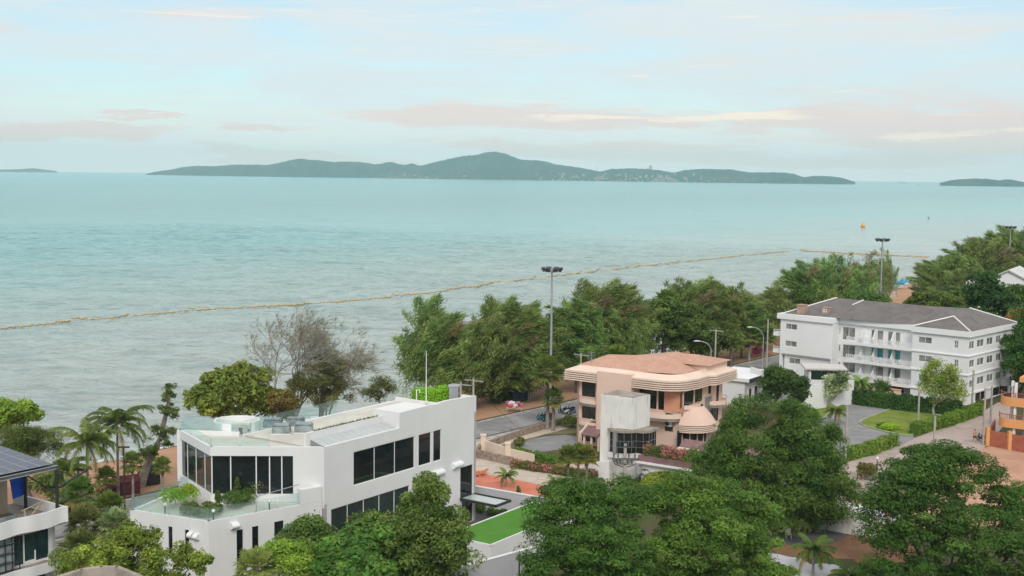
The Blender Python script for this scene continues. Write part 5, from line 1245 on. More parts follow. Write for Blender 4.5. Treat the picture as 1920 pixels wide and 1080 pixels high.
# left shore
p = xy(G(165, 950)); feather_palm('coconut_palm', 'coconut palm with spread yellow green fronds over the solar roof', (p.x, p.y, 0), HZ(p, 832), 4.1, 41, n=24, a=(.075, .105, .03), b_=(.145, .165, .06), group='coconut palms on the left shore', wid=.8, lw=.05)
p = xy(G(222, 935)); feather_palm('coconut_palm', 'taller darker coconut palm with wind blown fronds left of the leaning tree', (p.x, p.y, 0), HZ(p, 795), 4.3, 42, n=24, a=(.05, .075, .025), b_=(.10, .12, .045), group='coconut palms on the left shore', wid=.8, lw=.05, droop=2.1)
p = xy(G(118, 955)); feather_palm('coconut_palm', 'low drooping coconut palm behind the balcony post of the solar roofed house', (p.x, p.y, 0), HZ(p, 885), 3.2, 43, n=18, a=(.08, .11, .04), b_=(.15, .17, .07), group='coconut palms on the left shore', wid=.7)
for i, (px, gy, yt, R_, lab) in enumerate(((200, 948, 897, 1.35, 'small fan palm standing before the dark red hut on the beach'), (249, 948, 868, 1.35, 'slim fan palm just right of the dark lamp post'), (305, 930, 874, 1.15, 'slender fan palm alone on the orange sand beside the villa'))):
    p = xy(G(px, gy)); fan_palm('fan_palm', lab, (p.x, p.y, 0), HZ(p, yt), R_, 340 + i, n=30, group='fan palms on the left beach', a=(.09, .125, .035), b_=(.16, .18, .07))
def ltree(label, lo, seed, y, bpx, **kw): return bt('shore_tree', label, lo, y, seed, base_px=bpx, **kw)
ltree('bright leafy sea almond at the left edge above the solar roof', [(-30, 42, 756, 800, 0), (10, 68, 760, 800, 2)], 51, 128, 10, clumps=50, cr=.9, per=220, size=.42, a=(.10, .17, .03), b_=(.17, .23, .05))
ltree('dark feathery tree at the left edge behind the solar roof', [(-20, 70, 800, 860, 0), (40, 112, 808, 866, 2), (-20, 60, 840, 880, -2)], 52, 122, 40, clumps=100, cr=.9, per=260, size=.36, aspect=.16, a=(.055, .08, .025), b_=(.10, .12, .04), leaf='needle')
ltree('round yellow green sea almond behind the villa roof ring', [(370, 500, 695, 785, 0), (355, 430, 725, 790, -2), (460, 548, 730, 790, 2), (420, 500, 688, 730, 1)], 53, 142, 450, clumps=120, cr=1.0, per=150, size=.5, a=(.105, .14, .035), b_=(.19, .20, .06), aspect=.6)
# leaning tree with separate tufts
p = xy(G(262, 912)); ys = p.y
def tuft_tree():
    t = thing('leaning_tree', 'leaning tree with separate leafy tufts and pale trunk on the left beach', 'tree', (p.x, p.y, -.05)); pts = [Vector((p.x, p.y, -.1))] + [D(x, y, ys + k) for x, y, k in ((276, 872, .2), (295, 835, .3), (305, 800, .2), (314, 765, 0), (318, 735, 0))]
    b = MB(); b.path(pts, [.55, .42, .34, .28, .2, .08], 9); rng = np.random.default_rng(9); cen, rad = [], []
    for x, y, r in ((318, 728, 13), (312, 742, 9), (326, 738, 9), (306, 770, 12), (326, 778, 13), (316, 765, 8), (332, 768, 7), (288, 815, 17), (306, 812, 16), (298, 800, 12), (322, 806, 10), (278, 845, 15), (290, 840, 12), (268, 850, 10), (292, 862, 9), (318, 830, 9), (304, 826, 10)):
        for k in range(4):
            c = D(x + rng.normal() * 6, y + rng.normal() * 6, ys + rng.normal() * .8); s = r * ys / 2300 * (.45 + .45 * rng.random()); cen.append(c - t.location); rad.append((s, s, s * .75))
        e = D(x, y, ys); q = min(pts, key=lambda v: (v - e).length); b.path([q, q.lerp(e, .5) + Vector((0, 0, .15)), e], [.10, .07, .03], 5)
    q, c = leaves(rng, np.array(cen), np.array(rad), 110, .28, .3, tints(rng, len(cen), (.06, .09, .03), (.13, .15, .06)), .4, .2, .05); faces_mesh('crown', q, c, M['leaf'], t); b.build('trunk', M['bark pale'], t)
tuft_tree()
# bare trees on the shore behind the villa
p = shore(537, 117); bare_tree('leafless grey tree with fine wind blown twigs standing before the sea', p, (HZ(p, 582) - p.z) * 1.1, 61, .62, .35, 0.0, r0=.26, stems=5, twig_n=12)
p = shore(607, 116); bare_tree('half bare tree with thin olive foliage right of the leafless tree', p, (HZ(p, 612) - p.z) * 1.0, 67, .6, .3, .9, name='sparse_tree', r0=.2, twig_n=3, depth=6)
bt('shore_tree', 'low feathery olive tree at the foot of the leafless tree', [(545, 640, 690, 770, 0), (580, 650, 660, 720, 1)], 148, 63, clumps=70, cr=.9, per=150, size=.45, aspect=.14, a=(.06, .075, .03), b_=(.12, .12, .05), leaf='needle', shell=.3, wind=(.5, .1, .1))
bt('shore_tree', 'reddish brown low bush behind the villa roof rail', [(500, 550, 735, 785, 0)], 140, 64, clumps=24, cr=.8, per=120, size=.4, a=(.16, .11, .05), b_=(.13, .13, .04))
bt('shore_bush', 'small windswept bush alone on the waterline left of the flagpole', [(700, 735, 710, 748, 0), (676, 712, 724, 750, 0)], 170, 65, clumps=26, cr=.9, per=160, size=.4, aspect=.2, a=(.07, .085, .035), b_=(.11, .12, .05), leaf='needle', r0=.12)
bt('shore_tree', 'low dark bush on the sand right of the villa end wall', [(890, 960, 705, 760, 0), (930, 990, 720, 755, 2)], 178, 66, clumps=60, cr=1.2, per=170, size=.45, aspect=.2, a=(.05, .07, .025), b_=(.08, .10, .035), leaf='needle')
# big trees of the foreground
T_ = dict(n_limb=14)
bt('leafy_tree', 'tall dark green tree in front of the villa facade with glossy leaves', [(735, 860, 925, 1030, 0), (755, 876, 950, 1060, -1), (700, 800, 975, 1100, -2), (778, 845, 890, 960, 0), (655, 760, 965, 1050, -1), (800, 884, 985, 1090, -2), (680, 880, 1060, 1200, -1)], 87, 71, clumps=260, cr=.85, per=240, size=.27, a=(.055, .095, .025), b_=(.125, .16, .055), **T_)
bt('leafy_tree', 'lower bright green large leaved tree left of the tall villa tree', [(600, 690, 1010, 1090, 0), (650, 735, 985, 1065, 1), (590, 660, 1030, 1110, -1), (630, 740, 1040, 1120, -2), (590, 740, 1080, 1190, -1)], 83, 72, clumps=160, cr=.75, per=190, size=.36, a=(.055, .105, .028), b_=(.10, .16, .042), aspect=.6, **T_)
bt('leafy_tree', 'young grey green tree beside the villa slit windows', [(540, 620, 975, 1040, 0), (520, 580, 1000, 1060, 0)], 90, 73, clumps=60, cr=.7, per=180, size=.25, a=(.07, .11, .035), b_=(.11, .15, .05), **T_)
bt('leafy_shrub', 'yellow green bush at the bottom edge before the villa', [(490, 585, 1015, 1090, 0)], 82, 74, clumps=50, cr=.6, per=180, size=.22, a=(.14, .20, .035), b_=(.22, .26, .06), r0=.1, **T_)
bt('leafy_tree', 'yellow green spreading tree before the left end wall of the villa', [(180, 300, 1000, 1080, 0), (120, 220, 1030, 1100, -1), (270, 370, 1020, 1090, 0), (330, 398, 1035, 1075, 0), (200, 300, 990, 1030, 1), (110, 380, 1070, 1170, -1)], 80, 75, clumps=210, cr=.65, per=150, size=.26, a=(.09, .13, .028), b_=(.19, .23, .055), shell=.3, **T_)
bt('feathery_tree', 'large dark green feathery tree in the bottom centre', [(990, 1150, 905, 1040, 0), (1080, 1230, 895, 1020, 1), (980, 1110, 980, 1110, -2), (1060, 1220, 980, 1120, -3), (1020, 1130, 895, 960, 1), (975, 1110, 1040, 1190, -3), (1080, 1250, 1060, 1200, -3)], 82, 76, clumps=360, cr=.85, per=260, size=.24, aspect=.34, a=(.040, .090, .022), b_=(.075, .145, .038), up=.8, flat=.55, **T_)
bt('feathery_tree', 'large lighter green tree right of the bottom centre tree', [(1210, 1340, 890, 1010, 0), (1290, 1430, 900, 1030, 1), (1240, 1440, 960, 1090, -2), (1360, 1462, 935, 1060, 0), (1210, 1300, 990, 1110, -3), (1210, 1360, 1060, 1190, -3), (1340, 1480, 1040, 1180, -2), (1420, 1500, 1060, 1150, -2)], 84, 77, clumps=340, cr=.85, per=260, size=.26, aspect=.36, a=(.055, .105, .024), b_=(.115, .165, .042), up=.6, flat=.65, **T_)
bt('feathery_tree', 'big olive feathery tree beside the lane and the podium', [(1360, 1510, 745, 860, 2), (1320, 1470, 800, 960, 0), (1430, 1600, 830, 980, -1), (1310, 1420, 860, 960, -1), (1440, 1580, 780, 900, 1), (1400, 1560, 900, 1005, -2), (1300, 1400, 830, 930, 0), (1480, 1612, 880, 985, -1)], 113, 78, base_px=1450, clumps=340, cr=1.1, per=260, size=.42, aspect=.22, a=(.045, .075, .020), b_=(.100, .130, .040), up=.3, droop=.4, shell=.35, **T_)
bt('rain_tree', 'huge dark green spreading tree filling the bottom right corner', [(1640, 1780, 860, 960, 2), (1730, 1880, 850, 980, 2), (1620, 1760, 960, 1090, -1), (1750, 1930, 950, 1100, -2), (1850, 1990, 900, 1040, 1), (1690, 1850, 840, 900, 3), (1622, 1720, 900, 1010, 0), (1680, 1800, 925, 1010, -1), (1615, 1760, 1040, 1160, -2), (1740, 1960, 1060, 1190, -3), (1880, 2000, 980, 1120, -2)], 92, 79, base_px=1790, clumps=480, cr=1.0, per=260, size=.26, aspect=.38, a=(.032, .072, .018), b_=(.070, .125, .032), up=.8, flat=.5, r0=.4, **T_)
bt('lawn_tree', 'light green thin crowned tree with white trunk on the lawn', [(1733, 1788, 675, 735, 0), (1745, 1805, 705, 765, 0), (1728, 1770, 700, 750, 0)], xy(G(1762, 778)).y, 80, base_px=1764, clumps=120, cr=1.05, per=75, size=.36, aspect=.35, a=(.15, .22, .05), b_=(.24, .28, .10), shell=.2, bark='bark pale', r0=.22, n_limb=16)
bt('garden_tree', 'dark bushy tree in front of the white garden wall', [(1430, 1485, 690, 745, 0), (1415, 1460, 705, 755, 0), (1455, 1500, 700, 735, 0)], 166, 81, clumps=60, cr=1.0, per=150, size=.38, a=(.03, .06, .02), b_=(.07, .11, .035))
bt('garden_tree', 'small conical dark tree right of the bushy garden tree', [(1482, 1512, 705, 755, 0)], 163, 82, clumps=34, cr=.8, per=150, size=.34, a=(.03, .06, .022), b_=(.06, .095, .035))
bt('frangipani_tree', 'frangipani tree with pale blossoms before the condominium hedge', [(1545, 1582, 715, 748, 0), (1552, 1590, 700, 730, 0)], xy(G(1563, 765)).y, 83, base_px=1564, clumps=40, cr=.85, per=90, size=.36, a=(.05, .085, .035), b_=(.42, .42, .38), clump=.1, bark='bark pale')
bt('garden_tree', 'bushy tree at the left end of the lawn by the paved drive', [(1490, 1530, 760, 800, 0)], 152, 84, clumps=24, cr=.8, per=130, size=.32, a=(.06, .10, .03), b_=(.09, .14, .045))
p = xy(G(1612, 735)); feather_palm('garden_palm', 'small pale feather palm below the condominium balconies', (p.x, p.y, 0), HZ(p, 718), 2.0, 85, n=14, a=(.12, .17, .05), b_=(.18, .24, .08))
p = xy(G(1524, 712)); feather_palm('garden_palm', 'feather palm showing above the white garden wall', (p.x, p.y, 0), HZ(p, 676), 1.9, 86, n=16, a=(.10, .14, .04), b_=(.16, .2, .06))
p = xy(G(1650, 752)); bt('garden_shrub', 'round dark shrub against the condominium terrace', [(1642, 1668, 715, 745, 0)], p.y - 2, 87, clumps=16, cr=.8, per=120, size=.3, r0=.08)
p = xy(G(1566, 795)); feather_palm('garden_palm', 'drooping feather palm beside the utility pole on the paved drive', (p.x, p.y, 0), HZ(p, 770), 1.7, 88, n=16, a=(.08, .12, .04), b_=(.13, .17, .05))
# young coconut palms on the salmon strip, fan palms by the bougainvillea
for i, (px, gy, yt, lab) in enumerate(((949, 914, 893, 'young palm on the salmon strip nearest the villa'), (1040, 932, 910, 'young palm on the salmon strip near the fan palms'))):
    p = xy(G(px, gy)); feather_palm('young_palm', lab, (p.x, p.y, 0), HZ(p, yt), 1.55, 360 + i, n=15, a=(.10, .14, .045), b_=(.19, .22, .09), r=.10, group='young palms on the salmon strip', wid=.32, lw=.035, dead=0)
for i, (px, gy, yt, R_, lab) in enumerate(((1064, 921, 856, 1.45, 'left fan palm of the cluster by the bougainvillea hedge'), (1083, 910, 850, 1.3, 'middle fan palm of the cluster by the bougainvillea hedge'), (1099, 916, 856, 1.45, 'right fan palm with rusty fronds beside the white stair tower'))):
    p = xy(G(px, gy)); fan_palm('fan_palm', lab, (p.x, p.y, 0), HZ(p, yt), R_, 370 + i, n=36, group='fan palms by the bougainvillea', a=(.08, .11, .03), b_=(.20, .17, .06) if i == 2 else (.13, .15, .05))
p = xy(G(1250, 975)); shrub('leafy_bush', 'yellow and green leafy bush below the podium wall', (*xy(G(1240, 925)), 0), 2.2, 1.4, 381, (.12, .16, .03), (.20, .22, .05), 24, 140, .3)
p = xy(G(1215, 905)); fan_palm('cycad', 'dark spiky cycad at the foot of the white podium', (p.x, p.y, 0), .6, 1.5, 382, n=26, a=(.03, .055, .02), b_=(.06, .085, .03), trunk=False)
# left foreground palms and scrub
for i, (px, py, y, R_, a, b_, lab) in enumerate(((150, 925, 104, 1.7, (.06, .10, .03), (.11, .15, .045), 'low green palm beside the balcony of the solar roofed house'), (205, 955, 101, 1.8, (.07, .11, .03), (.13, .16, .05), 'bushy palm under the dark lamp post'), (160, 985, 97, 1.9, (.10, .10, .05), (.16, .15, .08), 'brownish palm with hanging dead fronds by the white balcony house'),
                                                 (215, 985, 96, 1.6, (.15, .18, .12), (.22, .25, .17), 'silver grey fan palm near the corner of the villa terrace'), (130, 950, 106, 1.5, (.06, .10, .03), (.10, .14, .04), 'small dark palm between the balcony and the beach'), (150, 1030, 93, 1.8, (.07, .085, .04), (.12, .13, .06), 'dark palm just above the concrete roof'), (480, 1065, 80, 1.7, (.15, .19, .07), (.24, .27, .12), 'pale green fan palm at the bottom edge before the villa'))):
    k = D(px, py, y); fan_palm('scrub_palm', lab, (k.x, k.y, max(0, 0)), max(.4, k.z), R_, 390 + i, n=32, a=a, b_=b_, group='palms between the left houses' if i < 6 else None)
bt('white_blossom_bush', 'pale blossomed bush at the corner of the white balcony house', [(100, 135, 1030, 1075, 0)], 88, 92, clumps=22, cr=.6, per=110, size=.25, a=(.08, .11, .04), b_=(.34, .35, .30), r0=.06)
bt('shore_tree', 'thin shrubby growth between the solar roofed house and the beach', [(60, 110, 890, 930, 0), (95, 125, 900, 940, 0)], 116, 93, clumps=30, cr=.8, per=100, size=.32, a=(.09, .12, .04), b_=(.16, .16, .08), r0=.08)
# bottom right yard palms
p = xy(G(1524, 1082)); feather_palm('yard_palm', 'feather palm on the pale path at the bottom edge', (p.x, p.y, 0), HZ(p, 1035), 2.3, 95, n=18, a=(.05, .085, .025), b_=(.10, .14, .04), wid=.5, r=.12)
p = xy(G(1590, 1110)); feather_palm('yard_palm', 'low feather palm right of the bottom edge palm', (p.x, p.y, 0), HZ(p, 1082), 1.9, 96, n=16, a=(.06, .10, .03), b_=(.11, .15, .05), wid=.5, r=.12)
bt('dry_shrub', 'reddish shrub by the lane left of the small lamp', [(1608, 1640, 870, 892, 0)], 133, 97, clumps=20, cr=.6, per=110, size=.25, a=(.16, .11, .06), b_=(.10, .12, .04), r0=.06)
bt('dry_shrub', 'pink blossomed sparse branch over the red soil strip', [(1655, 1700, 940, 975, 0)], 100, 98, clumps=24, cr=.5, per=40, size=.22, a=(.42, .24, .18), b_=(.25, .15, .10), shell=.1, r0=.06)
# shrubs of the villa
for i, (px, py, r, z_, cone, lab) in enumerate(((903, 957, .55, .55, True, 'narrow dark upright shrub beside the villa canopy'), (902 + 0, 962, .55, .5, False, 'first round clipped shrub from the canopy along the grey wall'), (919.5, 966, .5, .48, False, 'second round clipped shrub from the canopy along the grey wall'), (932, 968, .45, .42, False, 'third and smallest round shrub along the grey wall'), (943, 970, .55, .5, False, 'fourth round clipped shrub, nearest the turf roof'), (972, 962, .85, 1.15, True, 'tall pointed shrub by the turf roof corner'))):
    p = xy(G(px if i else 893.5, py)); shrub('clipped_shrub', lab, (p.x, p.y, .02), r, z_ if not cone else z_ * 1.1, 400 + i, (.05, .085, .025), (.09, .13, .035), 16, 150, .11, group='clipped shrubs along the grey wall', cone=cone)
for i, (px, py, r, h, a, b_, lab, cone) in enumerate(((327, 950, 1.3, .62, (.10, .17, .035), (.17, .25, .05), 'widest bright green shrub in the villa terrace planting', False), (352, 944, .8, .62, (.17, .23, .03), (.25, .30, .05), 'yellow green round shrub on the villa terrace beside the glass pavilion', False), (357, 962, .55, .42, (.08, .12, .05), (.12, .16, .07), 'small grey green shrub on the terrace', False), (384, 965, .75, .42, (.07, .12, .05), (.12, .17, .07), 'low round shrub at the terrace corner', False),
                                                      (409, 957, .4, .55, (.05, .085, .03), (.08, .12, .04), 'narrow upright shrub right of the terrace corner', True), (436, 948, .7, .5, (.05, .085, .03), (.09, .12, .04), 'dark round shrub midway along the terrace rail', False), (447, 938, .5, .7, (.05, .08, .03), (.09, .12, .045), 'upright shrub midway along the terrace rail', True), (462, 940, .6, .45, (.06, .10, .03), (.09, .14, .04), 'small shrub near the terrace lamp', False), (481, 932, 1.05, .75, (.08, .11, .05), (.14, .17, .08), 'large grey green shrub near the terrace handrail', False))):
    q = xy(G(px, py, 6.35)); shrub('terrace_shrub', lab, (q.x, q.y, 6.15), r * 1.4, h * 1.75, 420 + i, a, b_, 16, 130, .14, group='shrubs in the villa terrace planting', cone=cone)
rb0, rb1 = xy(G(779, 752, 10.6)), xy(G(842, 745, 10.6)); hedge('roof_hedge', 'bright green clipped hedge on the villa roof behind the flagpole', rb0, rb1, 1.7, 1.15, 440, (.15, .26, .02), (.22, .34, .035), 110, .16, z=10.5)
# hedges of the gardens
GH, GH2 = (.05, .10, .02), (.10, .16, .035)
hedge('garden_hedge', 'clipped green hedge in the court of the peach house', xy(G(964, 857)), xy(G(1052, 874)), 1.3, 1.0, 441, (.06, .12, .02), (.11, .18, .035))
hedge('bougainvillea_hedge', 'pink flowering bougainvillea hedge in front of the green court hedge', xy(G(961, 876)), xy(G(1118, 899)), 1.1, .85, 442, (.09, .085, .035), (.13, .11, .05), flowers=((.40, .12, .24), .5))
for i, (a0, a1, lab, fl) in enumerate(((5.6, 11.4, 'pink flowers in the podium planter nearest the stair tower', (.40, .13, .22)), (11.6, 15.4, 'white and pink flowers in the middle of the podium planter', (.55, .42, .42)), (15.6, 19.8, 'magenta flowers at the right end of the podium planter', (.38, .10, .22)))):
    hedge('bougainvillea_bed', lab, Q(a0, .25), Q(a1, .25), 1.2, 1.15, 443 + i, (.07, .09, .03), (.13, .12, .06), z=3.05, flowers=(fl, .75), group='bougainvillea on the podium')
hedge('tall_hedge', 'long dark hedge between the lawn and the condominium', None, None, 1.5, 2.1, 450, (.028, .06, .018), (.06, .10, .03), 70, .24, path=[G(1517, 748), G(1600, 757), G(1680, 768), G(1752, 775), G(1800, 782)])
hedge('lane_hedge', 'yellow green clipped hedge along the lane beside the lawn', None, None, 1.2, 1.45, 451, (.09, .14, .025), (.15, .20, .04), 90, .18, path=[G(1712, 815), G(1770, 800), G(1836, 777)])
hedge('lane_hedge', 'clipped hedge along the lane in front of the grey drive', None, None, 1.2, 1.4, 452, (.09, .14, .025), (.16, .20, .045), 90, .18, path=[G(1588, 862), G(1630, 852), G(1677, 834)])
shrub('gate_shrub', 'tall shrub at the condominium corner end of the lane hedge', (*xy(G(1838, 776)), 0), .9, 1.3, 453, (.06, .10, .02), (.12, .16, .04), 18, 120, .22)
shrub('lawn_shrub', 'round dark green ball shrub on the lawn', (*xy(G(1653, 803)), 0), .75, .5, 454, (.06, .10, .02), (.09, .14, .03), 14, 120, .16)
shrub('lawn_shrub', 'low yellow green spreading shrub on the lawn', (*xy(G(1670, 805)), 0), 1.5, .5, 455, (.19, .25, .02), (.26, .32, .04), 18, 130, .18)
shrub('roadside_bush', 'grassy bush by the road left of the peach house', (*xy(G(1068, 800)), 0), 1.4, .9, 456, (.10, .12, .04), (.17, .18, .07), 16, 110, .28)
shrub('roadside_bush', 'small spiky bush on the grey round court', (*xy(G(974, 836)), 0), .7, .7, 457, (.10, .11, .05), (.17, .17, .08), 12, 90, .25)
# ------------------------------------------------------------------ floats on the water
M['yellow'] = mat('yellow float', (0.54, 0.38, 0.18), 0.5, 0.25, 3.0)
M['rope'] = mat('dark rope', (0.06, 0.05, 0.045), 0.9, 0.2)
fl_line = [(-12, 620), (0, 619), (100, 609), (200, 600), (300, 590), (400, 582), (500, 577), (600, 571), (700, 562.5), (800, 552), (880, 541), (960, 529), (1040, 519.5), (1120, 510.5), (1200, 501), (1300, 491), (1390, 481), (1480, 472.5)]
fl_far = [(1500, 471), (1560, 475), (1640, 479), (1740, 483.5)]
LABF = 'yellow float strung on a dark rope in the long line across the sea'
proto = None
def float_line(px_pts, count, scale, label, group):
    global proto
    P_ = [xy(G(x, y, SEA_Z)) for x, y in px_pts]; seg = [(b_ - a).length for a, b_ in zip(P_, P_[1:])]; tot = sum(seg); rr = random.Random(count)
    for i in range(count):
        s = tot * (i + .5) / count
        for j, L in enumerate(seg):
            if s <= L: break
            s -= L
        p = P_[j].lerp(P_[j + 1], s / seg[j]); d = (P_[j + 1] - P_[j]); az = math.atan2(d.y, d.x)
        if proto is None:
            proto = thing('float', label, 'float', (0, 0, 0), group); b = MB(); prof = [(0, -.72), (.14, -.66), (.24, -.5), (.27, -.3), (.27, .3), (.24, .5), (.14, .66), (0, .72)]
            n = 10; vs = [(z, r * math.cos(6.2832 * i / n), r * math.sin(6.2832 * i / n) + .1) for r, z in prof for i in range(n)]
            b.add(vs, [(k * n + i, k * n + (i + 1) % n, (k + 1) * n + (i + 1) % n, (k + 1) * n + i) for k in range(len(prof) - 1) for i in range(n)]); o = b.build('body', M['yellow'], smooth=True); o.parent = proto
            b = MB(); b.tube((-1.05, 0, .02), (1.05, 0, .02), .06, .06, 6); o = b.build('rope', M['rope']); o.parent = proto
            t = proto
        else: t = copy_tree(proto)
        t['label'] = label; t['group'] = group
        t.location = (p.x, p.y, max(water_z(p), SEA_Z + .05) + rr.uniform(.22, .34)); t.rotation_euler = (0, rr.uniform(-.08, .08), az + rr.uniform(-.15, .15)); k = scale * rr.uniform(.85, 1.15); t.scale = (k, k, k * 1.1)
float_line(fl_line, 215, .95, LABF, 'floats in the long line across the sea')
float_line(fl_far, 44, 1.1, 'dark yellow float in the short far line near the right hand wood', 'floats in the short far line')
# navigation buoy, speck buoy
M['buoy'] = mat('buoy yellow', (0.75, 0.42, 0.06), 0.5, 0.1); M['buoy red'] = mat('buoy orange', (0.60, 0.16, 0.05), 0.5, 0.1)
p = G(1618, 426, SEA_Z); t = thing('navigation_buoy', 'yellow and orange navigation buoy floating alone far out', 'buoy', p)
MB().lathe(p, [(0, -.2), (1.6, -.2), (1.7, .5), (1.5, .9), (0, .9)], 16).build('float_base', M['buoy red'], t); MB().lathe(p, [(1.3, .9), (1.1, 2.6), (.5, 3.0), (0, 3.0)], 12).build('tower', M['buoy'], t); MB().tube((p.x, p.y, p.z + 3), (p.x, p.y, p.z + 4.4), .14, .1, 6).build('topmark', M['buoy red'], t)
p = G(1741, 410, SEA_Z); t = thing('marker', 'tiny dark marker on the water right of the yellow buoy', 'buoy', p); MB().lathe(p, [(0, -.1), (.8, 0), (.6, .8), (.15, 1.0), (.12, 2.6), (0, 2.6)], 10).build('body', M['rope'], t)
# far ships
M['ship'] = mat('far hull', (0.25, 0.12, 0.10), 0.7, 0.1); M['ship white'] = mat('far deckhouse', (0.6, 0.6, 0.6), 0.7, 0.1)
def ship(px, py, y, L, label):
    p = D(px, py, y); p.z = SEA_Z; t = thing('ship', label, 'ship', p)
    b = MB(); b.prism([(p.x - L / 2, p.y - L * .08), (p.x + L * .42, p.y - L * .08), (p.x + L / 2, p.y), (p.x + L * .42, p.y + L * .08), (p.x - L / 2, p.y + L * .08)], SEA_Z - 1, SEA_Z + L * .07); b.build('hull', M['ship'], t)
    b = MB(); b.box((p.x - L * .45, p.y - L * .06), (1, 0), (0, 1), L * .14, L * .12, SEA_Z + L * .07, SEA_Z + L * .20); b.box((p.x - L * .42, p.y - L * .02), (1, 0), (0, 1), L * .05, L * .04, SEA_Z + L * .20, SEA_Z + L * .26); b.build('deckhouse', M['ship white'], t)
    b = MB()
    for k in (-.1, .15, .35): b.tube((p.x + L * k, p.y, SEA_Z), (p.x + L * k, p.y, SEA_Z + L * .17), L * .008, L * .006, 5)
    b.build('mast', M['ship white'], t)
ship(1692, 339, 11500, 75, 'small dark cargo ship on the horizon between the island and the islet')
ship(1722, 342, 9000, 26, 'tiny pale boat right of the cargo ship below the horizon'); ship(978, 336, 9000, 34, 'tiny boat before the middle of the far island shore')
# ------------------------------------------------------------------ floodlight masts, lamps, poles
M['galv'] = mat('galvanised steel', (0.38, 0.40, 0.41), 0.5, 0.1, metal=0.3)
M['lamp dark'] = mat('lamp housing', (0.07, 0.08, 0.09), 0.5, 0.2)
M['concrete pole'] = mat('concrete pole', (0.38, 0.35, 0.32), 0.9, 0.15, 1.5)
def flood_mast(px, ytop, n, label):
    p = shore(px, n); h = HZ(p, ytop); t = thing('floodlight_mast', label, 'light mast', (p.x, p.y, 0), 'floodlight masts on the beach')
    MB().tube((p.x, p.y, -.4), (p.x, p.y, h), .24, .12, 10).build('pole', M['galv'], t)
    b = MB(); b.lathe((p.x, p.y, h - .55), [(1.15, 0), (1.2, .06), (1.15, .12), (1.1, .06), (1.15, 0)], 20); b.lathe((p.x, p.y, h - .7), [(.12, 0), (.3, 0), (.3, .5), (.12, .5)], 10)
    for k in range(6): b.tube((p.x, p.y, h - .5), (p.x + 1.15 * math.cos(k * 1.047), p.y + 1.15 * math.sin(k * 1.047), h - .5), .04, .04, 5)
    b.build('ring', M['galv'], t)
    for k in range(8):
        a = k * .785 + .3; c = Vector((p.x + 1.3 * math.cos(a), p.y + 1.3 * math.sin(a), h - .28)); d = Vector((math.cos(a), math.sin(a), -.55)).normalized(); u = d.cross(Vector((0, 0, 1))).normalized(); v = u.cross(d)
        f = MB(); q = [c + u * (sx * .30) + v * (sy * .25) - d * .12 for sx, sy in ((-1, -1), (1, -1), (1, 1), (-1, 1))]; q2 = [c + u * (sx * .38) + v * (sy * .32) + d * .16 for sx, sy in ((-1, -1), (1, -1), (1, 1), (-1, 1))]
        f.add(q + q2, [(0, 1, 2, 3)[::-1], (4, 5, 6, 7), (0, 1, 5, 4), (1, 2, 6, 5), (2, 3, 7, 6), (3, 0, 4, 7)]); f.build('floodlight', M['lamp dark'], t)
flood_mast(1035, 501, 108, 'tall floodlight mast rising from the casuarinas left of the peach house')
flood_mast(1654, 447, 108, 'tall floodlight mast behind the condominium beside the blue boat')
flood_mast(1893, 424, 108, 'floodlight mast mostly hidden, its head over the wood at the right edge')
def util_pole(px, gy, ytop, label, arm=1.0, arms=1, r=.10, ang=0.0, base=None, z0=0.0):
    p = base or xy(G(px, gy)); h = HZ(p, ytop); t = thing('utility_pole', label, 'pole', (p.x, p.y, z0), 'concrete utility poles')
    b = MB(); b.box((p.x - r, p.y - r), (1, 0), (0, 1), 2 * r, 2 * r, z0, h); b.build('pole', M['concrete pole'], t)
    d = Vector((math.cos(ang), math.sin(ang), 0))
    for i in range(arms):
        z = h - .35 - i * .9; b = MB(); s = Vector((-d.y, d.x, 0)) * (r + .02); q = [Vector((p.x, p.y, 0)) + d * (sg * arm) + s * k for sg, k in ((-1, 1), (1, 1), (1, 1.7), (-1, 1.7))]
        b.prism([(v.x, v.y) for v in q], z, z + .13); o = b.build('crossarm', M['concrete pole'], t)
        for k in (-.9, -.4, .4, .9):
            c = Vector((p.x, p.y, z + .13)) + d * (arm * k) + s * 1.35; f = MB(); f.lathe(c, [(.03, 0), (.07, .04), (.04, .1), (.07, .14), (.03, .22), (0, .22)], 8); f.build('insulator', M['lamp dark'], o)
    return Vector((p.x, p.y, h)), d
WR = []
pa = Vector((0.822, -0.569)); angA = math.atan2(-.569, .822)
v0, _ = util_pole(865, 0, 717, 'left of two poles with crossarms behind the villa right end', 1.35, 1, ang=angA + .15, base=shore(865, 97))
v1, _ = util_pole(889, 0, 710, 'right of two poles with crossarms behind the villa right end', 1.35, 1, ang=angA + .1, base=shore(889, 98.5))
v2, _ = util_pole(1092, 0, 662, 'pole with crossarm behind the left roof edge of the peach house', 1.2, 1, ang=angA, base=shore(1092, 97))
v3, _ = util_pole(1346, 0, 617, 'pole with crossarm behind the right roof corner of the peach house', 1.2, 1, ang=angA, base=shore(1346, 97))
v4, _ = util_pole(1444, 0, 598, 'bare tall pole against the left wall of the condominium', .6, 0, base=shore(1444, 97))
util_pole(1585, 866, 762, 'leaning old pole between lane hedge and grey drive', .7, 0)
util_pole(1721, 800, 726, 'pole standing on the lawn before the tall hedge', .7, 0)
util_pole(1751, 834, 780, 'short pole on the lane edge in front of the lane hedge', .6, 0)
util_pole(1822, 776, 694, 'brown pole in front of the condominium corner', .6, 0, r=.11)
util_pole(1843, 835, 727, 'grey pole at the lane bend nearest the brick wall', .6, 0)
util_pole(1857, 795, 724, 'pole farther up the lane before the condominium carport', .6, 0)
